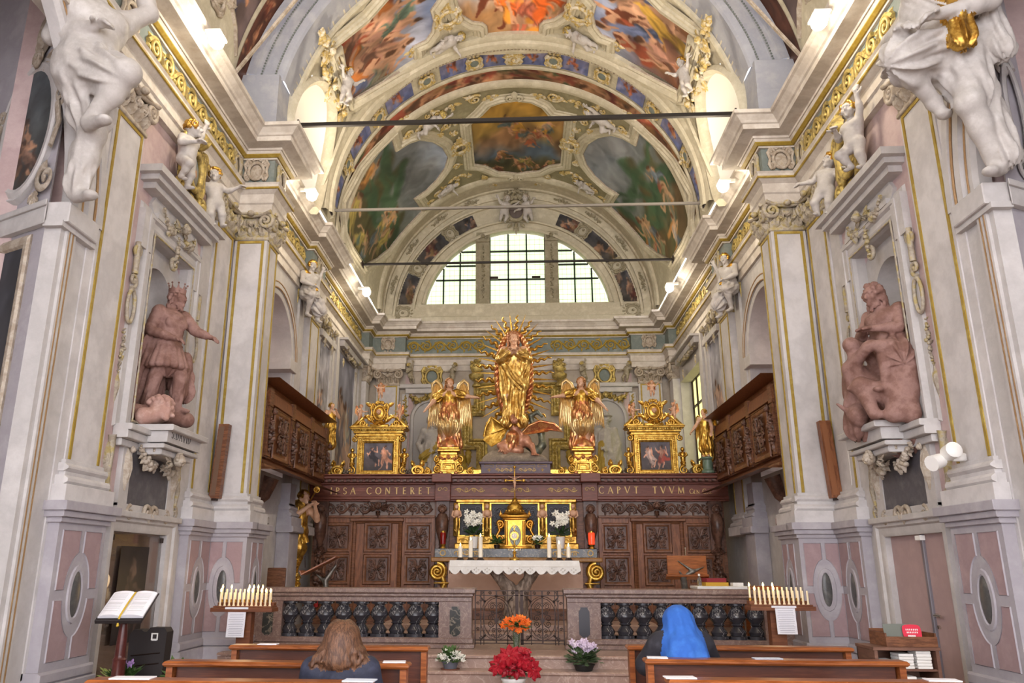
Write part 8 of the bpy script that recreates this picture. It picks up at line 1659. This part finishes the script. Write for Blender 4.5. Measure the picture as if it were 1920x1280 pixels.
for (x, y, z, lb, m, nf) in ((-4.0, 8.22, .5, 'yellow green bushy plant at the foot of the left pedestal', None, 0), (-3.85, 8.1, .5, 'purple orchid plant beside the turned book lectern', mat('purple_petals', '9a7ab0', .6), 8), (-3.42, 8.4, .48, 'pink orchid plant right of the black case', mat('pink_petals', 'c87fc0', .6), 4)):
    r = thing('potted_plant', lb, 'plant', (x, y, 0)); pot(r, (x, y, 0), .08, .11, .32, mat('brown_pot', '6b5140', .7)); b = MB(); leaves(b, (x, y, z), 50, .13, .08 if nf == 0 else .14, int(-x*30), .5, .5); obj('foliage', b, mat('yellow_green_leaf', 'a3ad62', .6, var=['8c9a50', 'b8be7c'], scale=14) if nf == 0 else GREEN, r)
    b = MB(); b.tube([(x, y, .3), (x, y, z)], .01, 4); obj('stem', b, GREEN, r)
    if nf:
        b = MB()
        for i in range(nf): blossom(b, (x+r2.uniform(-.07, .09), y-.04, z+r2.uniform(.08, .2)), .04, 5, i)
        obj('blossoms', b, m, r)
# ---------------------------------------------------------------- lectern, case, glazed door and door
r = thing('book_lectern', 'dark turned wooden lectern on the left holding an open book', 'lectern', (-3.84, 7.9, 0)); lx, ly = -3.80, 7.9
lathe_at('turned_post', [(0, 0), (.16, 0), (.15, .04), (.07, .08), (.05, .14), (.05, .42), (.062, .46), (.045, .48), (.062, .5), (.062, .6), (.06, .72), (.065, .74), (.05, .76), (.05, .78), (.045, .95), (.035, 1.06), (.05, 1.08), (0, 1.08)], mat('dark_red_turned_wood', '5b2c26', .3, var=['4a221e', '6b3730'], scale=5), r, (lx, ly, 0), 18)
tilt = radians(38); cR = cos(radians(32)); sR = sin(radians(32))
LT = Fr((lx+.03, ly-.02, 1.24), (cR, sR*.0+.18, 0), (-.28*cos(tilt)*0, cos(tilt), sin(tilt)))
b = MB(LT); b.box(-.24, .24, -.2, .18, -.05, -.025, .004); b.box(-.24, .24, -.22, -.2, -.05, .0, .004); obj('desk', b, BLACKP, r)
r = thing('open_book', 'large open book with a yellow ribbon on the turned lectern', 'book', (lx+.03, ly, 1.2))
b = MB(LT)
for e in (-1, 1):
    xs = np.linspace(0, .235, 9); zs = .035*np.sin(np.clip(xs/.235, 0, 1)*pi)**.6*(1-.3*xs/.235)-.0
    V = [(e*x, y, z) for y in (-.17, .17) for x, z in zip(xs, zs)]+[(e*x, y, -.02) for y in (-.17, .17) for x in xs]
    b.add(V, [(i, i+1, 10+i, 9+i) for i in range(8)]+[(18+i, 18+i+1, i+1, i) for i in range(8)]+[(27+i, 27+i+1, 10+i, 9+i) for i in range(8)]+[(8, 17, 35, 26)])
obj('pages', b, PAPER, r, False); b = MB(LT); b.box(-.25, .25, -.18, .18, -.026, -.02); obj('cover', b, BLACKP, r)
b = MB(LT)
for e in (-1, 1):
    for k in range(13): b.box(e*.05, e*.2, .12-.02*k, .122-.02*k, .0305, .0325) if k % 6 != 5 else None
obj('text_lines', b, mat('pale_grey_print', 'b9b9b4', .8), r, False)
b = MB(LT); b.tube([(0, .17, .01), (.0, 0, .02), (.0, -.17, .012), (.0, -.21, -.02), (.0, -.225, -.05)], .012, 5, flat=.2); b.ell((0, -.23, -.06), .016, 6, 4); obj('ribbon', b, mat('yellow_ribbon', 'c9a83a', .6), r)
r = thing('black_case', 'black padded case with a white label behind the turned lectern', 'case', (-3.8, 8.45, 0)); T = Fr((-3.74, 8.5, 0), (1, 0, 0), (0, 0, 1), (0, -1, 0))
b = MB(T); b.prism([(-.22, .0), (.10, .0), (.14, .5), (.15, .95), (.12, .99), (-.03, .99), (-.06, .95), (-.09, .95), (-.12, .97), (-.2, .97), (-.24, .92)], -.08, .08); obj('body', b, BLACKP, r, 30); b = MB(T); b.frame([(.0, .88), (.0, .93), (.05, .93), (.05, .88)], [(-.004, .08), (0, .086), (.008, .086), (.01, .08)]); b.box(.0, .05, .865, .87, .08, .084); obj('label_plate', b, WHITEP, r); b = MB(T)
for z in (.62, .72): b.tube([(-.2, z, .085), (.1, z+.03, .085)], .006, 4)
obj('seam', b, IRON, r)
D0, D1, DZ = 8.78, 10.16, 1.98
d = thing('door_1', None, None, (-NAVE, (D0+D1)/2, 0)); d['kind'] = 'structure'
b = MB(WT(-1, NAVE)); b.box(D0, D1, 0, DZ, -.12, -.07); obj('leaf', b, mat('beige_brown_panel', 'a8917f', .6, var=['988271', 'b59d8a'], scale=1.6), d)
c = Canvas(80, 1.6, (.16, .13, .13), (.12, .1, .1), 77); c.person(.5, .7, 1.1, .1, (.22, .17, .15), (.36, .28, .24)); c.stroke((.5, 1.2), (.5, 1.3), .1, .1, (.4, .31, .26)); c.noise(7, .3); painted('dark_icon', [(9.05, .75), (9.75, .75), (9.75, 1.82), (9.05, 1.82)], WT(-1, NAVE-.065+.12-.12), c.done(.8, .8), d, z=-.06, res=70, m=OIL)
b = MB(WT(-1, NAVE)); b.box(D0+.02, D1-.02, .02, DZ-.02, -.03, -.022); GP = mat('door_glass', 'f2f2f2', .02); _g = GP.node_tree.nodes['Principled BSDF']; _g.inputs['Transmission Weight'].default_value = 1; _g.inputs['IOR'].default_value = 1.45; obj('glass_pane', b, GP, d)
b = MB(WT(-1, NAVE))
for q in (D0+.05, D1-.08): b.box(q, q+.05, DZ-.1, DZ-.04, -.02, .0)
obj('pane_clip', b, IRON, d)
d = thing('door_2', None, None, (NAVE, (D0+D1)/2, 0)); d['kind'] = 'structure'
PD = mat('mauve_pink_door', 'ae9593', .6, var=['a28a89', 'b79e9a'], scale=1.6)
b = MB(WT(1, NAVE)); b.box(9.36, D1, 0, DZ, -.1, -.04); obj('leaf', b, PD, d); b = MB(WT(1, NAVE)); b.box(D0, 9.32, 0, DZ, -.1, -.035); obj('leaf', b, PD, d); b = MB(WT(1, NAVE)); b.box(9.31, 9.37, 0, DZ, -.05, -.005, .008); obj('meeting_strip', b, mat('grey_metal_strip', '8d8a92', .35, metal=.6), d)
b = MB(WT(1, NAVE)); b.lathe([(0, 0), (.02, 0), (.02, .03), (0, .03)], (9.25, 1.12, -.03), 8); b.box(9.12, 9.26, 1.11, 1.13, .0, .02, .004); b.lathe([(0, 0), (.02, 0), (.02, .02), (0, .02)], (9.25, 1.0, -.03), 8); obj('handle', b, CHROME, d)
b = MB(WT(1, NAVE)); b.box(9.28, 9.4, DZ-.07, DZ-.02, -.03, .03, .004); obj('door_stop', b, WHITEP, d)
# ---------------------------------------------------------------- small fittings
for s, (xa, xb), m, lb in ((-1, (-4.37, -4.22), WOOD, 'dark slim wooden loudspeaker column leaning on the left pier'), (1, (4.27, 4.42), WOODM, 'brown slim wooden loudspeaker column leaning on the right pier')):
    r = thing('loudspeaker_column', lb, 'loudspeaker', ((xa+xb)/2, 11.28, 2.53)); e = .05*s
    b = MB(lambda P, e=e: np.stack([P[:, 0]-(P[:, 2]-3.05)*e, P[:, 1], P[:, 2]], 1)); b.box(xa, xb, 11.2, 11.32, 2.53, 3.6, .006); obj('cabinet', b, m, r); b = MB(b.T); b.box(xa+.02, xa+.09, 11.194, 11.2, 2.57, 3.56); obj('grille', b, mat('brown_grille_cloth', '6d5444' if s < 0 else '8b5a3a', .8), r)
    b = MB(b.T); b.box((xa+xb)/2-.02, (xa+xb)/2+.02, 11.3, 11.4, 3.3, 3.34); b.box((xa+xb)/2-.03, (xa+xb)/2+.03, 11.2, 11.3, 2.5, 2.53); obj('bracket', b, IRON, r)
r = thing('twin_spotlight', 'white twin-headed spotlight on the right near pilaster', 'lamp', (4.3, 8.05, 2.6)); b = MB(); b.box(4.3, 4.42, 8.0, 8.06, 2.62, 2.7, .01); b.tube([(4.34, 8.03, 2.66), (4.25, 8.0, 2.67)], .03, 8); obj('arm', b, WHITEP, r)
b = MB(); b.tube([(4.27, 8.05, 2.7), (4.27, 7.92, 2.72)], [.075, .08], 14); b.tube([(4.27, 7.92, 2.72), (4.27, 7.9, 2.725)], [.08, .06], 14); obj('head', b, WHITEP, r); b = MB(); b.tube([(4.22, 8.1, 2.64), (4.1, 8.05, 2.6)], [.07, .078], 14); obj('head', b, WHITEP, r)
r = thing('switch_box', 'small cream thermostat box on the right pier', 'switch', (4.42, 10.78, 3.25)); b = MB(WT(1, 4.44)); b.box(10.74, 10.84, 3.25, 3.36, 0, .05, .008); obj('case', b, WHITEP, r); b = MB(WT(1, 4.44)); b.box(10.76, 10.80, 3.29, 3.3, .05, .054); b.box(10.76, 10.8, 3.265, 3.27, .05, .054); obj('slots', b, IRON, r); b = MB(WT(1, 4.44)); b.tube([(10.79, 3.25, .02), (10.79, 2.7, .02), (10.8, 2.66, .02)], .006, 4); obj('cable', b, WHITEP, r)
r = thing('post_spotlight', 'small white spotlight on a brown post behind the left balustrade', 'lamp', (-1.57, 12.55, .5)); b = MB(); b.box(-1.63, -1.51, 12.5, 12.6, .5, .96, .01); obj('post', b, PEW, r); b = MB(); b.tube([(-1.6, 12.52, 1.01), (-1.54, 12.46, 1.06)], [.05, .055], 12); b.tube([(-1.56, 12.52, .96), (-1.57, 12.5, 1.02)], .02, 6); obj('head', b, WHITEP, r)
BRZ = mat('grey_bronze', '7a746c', .4, metal=.6, var=['625d57', '8f8980'], scale=9)
r = thing('reading_desk', 'tilted brown reading desk on a bronze stem, left of the altar', 'lectern', (-3.2, 13.6, .5)); b = MB(Fr((-3.28, 13.6, 1.62), (.8, .1, .42), (-.1, 1, 0))); b.box(-.36, .3, -.26, .26, 0, .03, .006); b.box(-.38, -.36, -.26, .26, 0, .09, .004); obj('desk_board', b, PEW, r)
P = [rc((0, 0, 0), (.02, 0, .55), .05, .04, 0, .03), rc((.02, 0, .55), (-.02, 0, .85), .04, .05, 0, .03), rc((-.02, 0, .85), (.14, 0, 1.08), .04, .025, 0, .02), rc((-.02, 0, .82), (-.18, 0, .95), .035, .015, 0, .02), rc((0, 0, 0), (-.15, -.1, -.0), .05, .03, 0, .03), rc((0, 0, 0), (.15, -.1, -.0), .05, .03, 0, .03), rc((0, 0, 0), (0, .18, -.0), .05, .03, 0, .03)]
figure('stem', None, None, (-3.2, 13.6, .53), 0, 1, P, {0: ('bronze_stem', BRZ)}, .018, part_of=r); b = MB(); b.tube([(-3.55, 13.5, 1.58), (-3.56, 13.48, 1.75)], .008, 5); b.ell((-3.56, 13.48, 1.77), .015, 6, 4); obj('microphone', b, IRON, r)
r = thing('ambo', 'brown ambo book board on a branching bronze stem, right of the altar', 'lectern', (2.65, 13.25, .5)); b = MB(Fr((2.67, 13.2, 1.63), (1, 0, 0), (.08, .45, .9))); b.box(-.31, .31, -.15, .17, 0, .03, .006); b.box(-.33, .33, -.19, -.15, -.08, .03, .006); obj('book_board', b, PEW, r)
P = [rc((0, 0, 0), (-.03, 0, .7), .07, .05, 0, .04), rc((-.03, 0, .7), (-.06, -.05, .92), .05, .05, 0, .04), rc((-.06, -.05, .92), (.1, -.08, 1.0), .045, .03, 0, .02), rc((.1, -.08, 1.0), (.28, -.06, 1.07), .028, .012, 0, .02), rc((.1, -.08, 1.0), (-.12, -.03, 1.16), .028, .012, 0, .02), rc((-.06, -.05, .92), (-.12, -.1, 1.0), .03, .015, 0, .02), rc((0, 0, .62), (.3, -.05, .74), .06, .04, 0, .05), rc((0, 0, 0), (-.2, -.1, 0), .06, .04, 0, .04), rc((0, 0, 0), (.2, -.1, 0), .06, .04, 0, .04)]
figure('stem', None, None, (2.65, 13.2, .55), 0, 1, P, {0: ('bronze_branches', BRZ)}, .019, part_of=r)
b = MB(); b.tube([(2.68, 13.3, 1.75), (2.68, 13.28, 1.9)], .007, 5); b.ell((2.68, 13.28, 1.91), .014, 6, 4); obj('microphone', b, CHROME, r)
r = thing('credence_table', 'small white-clothed credence table behind the right altar rail', 'table', (3.1, 13.0, .5)); b = MB(); b.box(2.72, 3.55, 12.75, 13.3, 1.29, 1.335, .008); b.box(2.72, 3.55, 12.745, 12.755, 1.18, 1.33); obj('cloth', b, CLOTH, r); b = MB(); b.box(2.76, 3.5, 12.8, 13.26, 1.2, 1.29); 
for q in (2.8, 3.46):
    for y in (12.84, 13.2): b.box(q-.03, q+.03, y-.03, y+.03, .5, 1.2)
obj('frame', b, PEW, r)
sheet(3.05, 13.05, 1.336, .36, .24, .12, 'thick yellow-edged book under the red book on the credence table', 'book', .055, mat('yellow_book', 'c49a32', .6)); sheet(3.04, 13.06, 1.392, .32, .22, .2, 'dark red book stacked on the yellow one on the credence table', 'book', .06, mat('dark_red_book', '8e2f38', .5)); sheet(3.38, 13.0, 1.336, .16, .12, .1, 'white folded cloth on the credence table', 'napkin', .05, CLOTH)
r = thing('small_bottle', 'small clear bottle beside the books on the credence table', 'bottle', (2.80, 12.95, 1.336)); lathe_at('glass', [(0, 0), (.035, 0), (.035, .1), (.015, .13), (.015, .15), (0, .15)], GLASS, r, (2.80, 12.95, 1.336)); lathe_at('cap', [(.0, .15), (.018, .15), (.018, .18), (0, .18)], WHITEP, r, (2.80, 12.95, 1.336))
b = MB(); b.box(3.3, 3.72, 11.86, 12.12, 1.311, 1.35, .006); b.box(3.32, 3.7, 11.88, 12.1, 1.35, 1.36); obj('wooden_tray', b, PEW, None, label='flat brown wooden tray on the right altar rail', cat='tray')
r = thing('dark_chair', 'dark chair with a brown back behind the left end of the altar rail', 'chair', (-3.95, 13.2, .5)); b = MB(); b.box(-4.12, -3.82, 13.3, 13.34, 1.1, 1.58, .01); obj('back', b, WOOD, r); b = MB(); b.box(-4.14, -3.8, 12.95, 13.34, .92, .97, .01); obj('seat', b, BLACKP, r)
for q in (-4.11, -3.83):
    for y in (12.98, 13.31): b = MB(); b.box(q-.02, q+.02, y-.02, y+.02, .5, .93 if y < 13 else 1.15); obj('leg', b, WOOD, r)
r = thing('offering_box', 'small brown and red box behind the left balustrade', 'box', (-3.2, 12.6, .5)); b = MB(); b.box(-3.3, -3.18, 12.55, 12.7, .5, 1.1, .006); obj('case', b, PEW, r); b = MB(); b.box(-3.18, -3.1, 12.54, 12.7, 1.0, 1.12, .004); obj('red_front', b, mat('red_card', 'c02a35', .5), r); b = MB(); b.box(-3.3, -3.18, 12.53, 12.55, 1.07, 1.09); obj('slot_label', b, WHITEP, r)
r = thing('globe_lamp', 'white glowing globe lamp inside the right loft arch', 'lamp', (4.75, 13.75, 6.95)); b = MB(); b.ell((4.75, 13.75, 7.07), .12, 14, 10); obj('globe', b, LAMPM, r); b = MB(); b.tube([(4.75, 13.75, 7.18), (4.75, 13.75, 7.6)], .012, 5); obj('rod', b, IRON, r)
# bookshelf with hymn books by the right door
BW = mat('brown_bookcase', '7a5646', .5, var=['69483a', '87624f'], scale=3, stretch=(1, 1, 6))
r = thing('low_bookcase', 'low brown bookcase of hymn books beside the right door', 'bookcase', (3.55, 8.1, 0)); X0, X1, Ya, Yb = 3.28, 3.86, 7.95, 8.35
for nm_, bx in (('side', (X0, X0+.03, Ya, Yb, 0, .9)), ('side', (X1-.03, X1, Ya, Yb, 0, .9)), ('back', (X0, X1, Yb-.02, Yb, 0, .9)), ('top', (X0-.01, X1+.01, Ya-.01, Yb, .88, .91)), ('shelf', (X0+.03, X1-.03, Ya+.01, Yb, .70, .72)), ('shelf', (X0+.03, X1-.03, Ya+.01, Yb, .48, .50)), ('shelf', (X0+.03, X1-.03, Ya+.01, Yb, .1, .12))): b = MB(); b.box(*bx, .003); obj(nm_, b, BW, r)
BK = [mat('hymn_book_pages', 'e9e6e0', .7), mat('beige_book', 'd8bda5', .6)]
k = 0
for (x, z0, n, w) in ((3.38, .72, 3, .15), (3.57, .72, 5, .13), (3.73, .72, 6, .13), (3.38, .50, 3, .14), (3.57, .50, 6, .14), (3.73, .50, 5, .13)):
    for i in range(n):
        h = .026; b = MB(); b.box(x-w/2, x+w/2, Ya+.02+.005*(i % 3), Ya+.2, 0, h-.002, .003); row = 'upper' if z0 > .6 else 'lower'; col = {3.38: 'left', 3.57: 'middle', 3.73: 'right'}[x]
        o = obj('hymn_book', b, BK[1] if (x < 3.4 and i == 0) else BK[0], None, 30, ('beige' if (x < 3.4 and i == 0) else 'white')+' hymn book in the %s stack, %s bookcase shelf, %s from its bottom' % (col, row, NTH[i]), 'book', 'hymn books on the bookcase'); o.location[2] = z0+i*h+.001
r = thing('open_crate', 'dark brown open crate on top of the low bookcase', 'crate', (3.65, 8.1, .912)); 
for nm_, bx in (('wall', (3.4, 3.86, 7.95, 7.965, .912, 1.0)), ('wall', (3.4, 3.86, 8.3, 8.315, .912, 1.05)), ('wall', (3.4, 3.415, 7.965, 8.3, .912, 1.03)), ('wall', (3.845, 3.86, 7.965, 8.3, .912, 1.03)), ('bottom', (3.415, 3.845, 7.965, 8.3, .912, .925))): b = MB(); b.box(*bx); obj(nm_, b, WOOD, r)
b = MB(Fr((3.52, 8.0, .93), (1, 0, 0), (0, .2, .98))); b.box(-.1, .12, 0, .18, -.006, 0); obj('grey_card', b, mat('grey_green_card', '6f736a', .6), None, label='grey green card standing in the open crate', cat='card')
r = thing('red_sign', 'red speech-bubble sign card in the open crate', 'sign', (3.64, 7.99, .95)); b = MB(Fr((3.66, 7.985, 1.0), (1, 0, 0), (0, .2, .98))); b.prism(oval(.085, .065, 16, 0, .04, 4)+[], 0, .006); b.prism([(-.06, -.0), (-.02, -.02), (-.05, -.06)], 0, .006); obj('card', b, mat('red_sign_card', 'd23048', .5), r); b = MB(Fr((3.66, 7.985, 1.0), (1, 0, 0), (0, .2, .98)))
for k, (x, z, w) in enumerate(((0, .06, .05), (0, .035, .045), (-.01, .005, .03))):
    for q in np.linspace(-w, w, 7): b.box(x+q-.004, x+q+.004, z-.008, z+.006, .006, .0072)
obj('white_lettering', b, WHITEP, r)
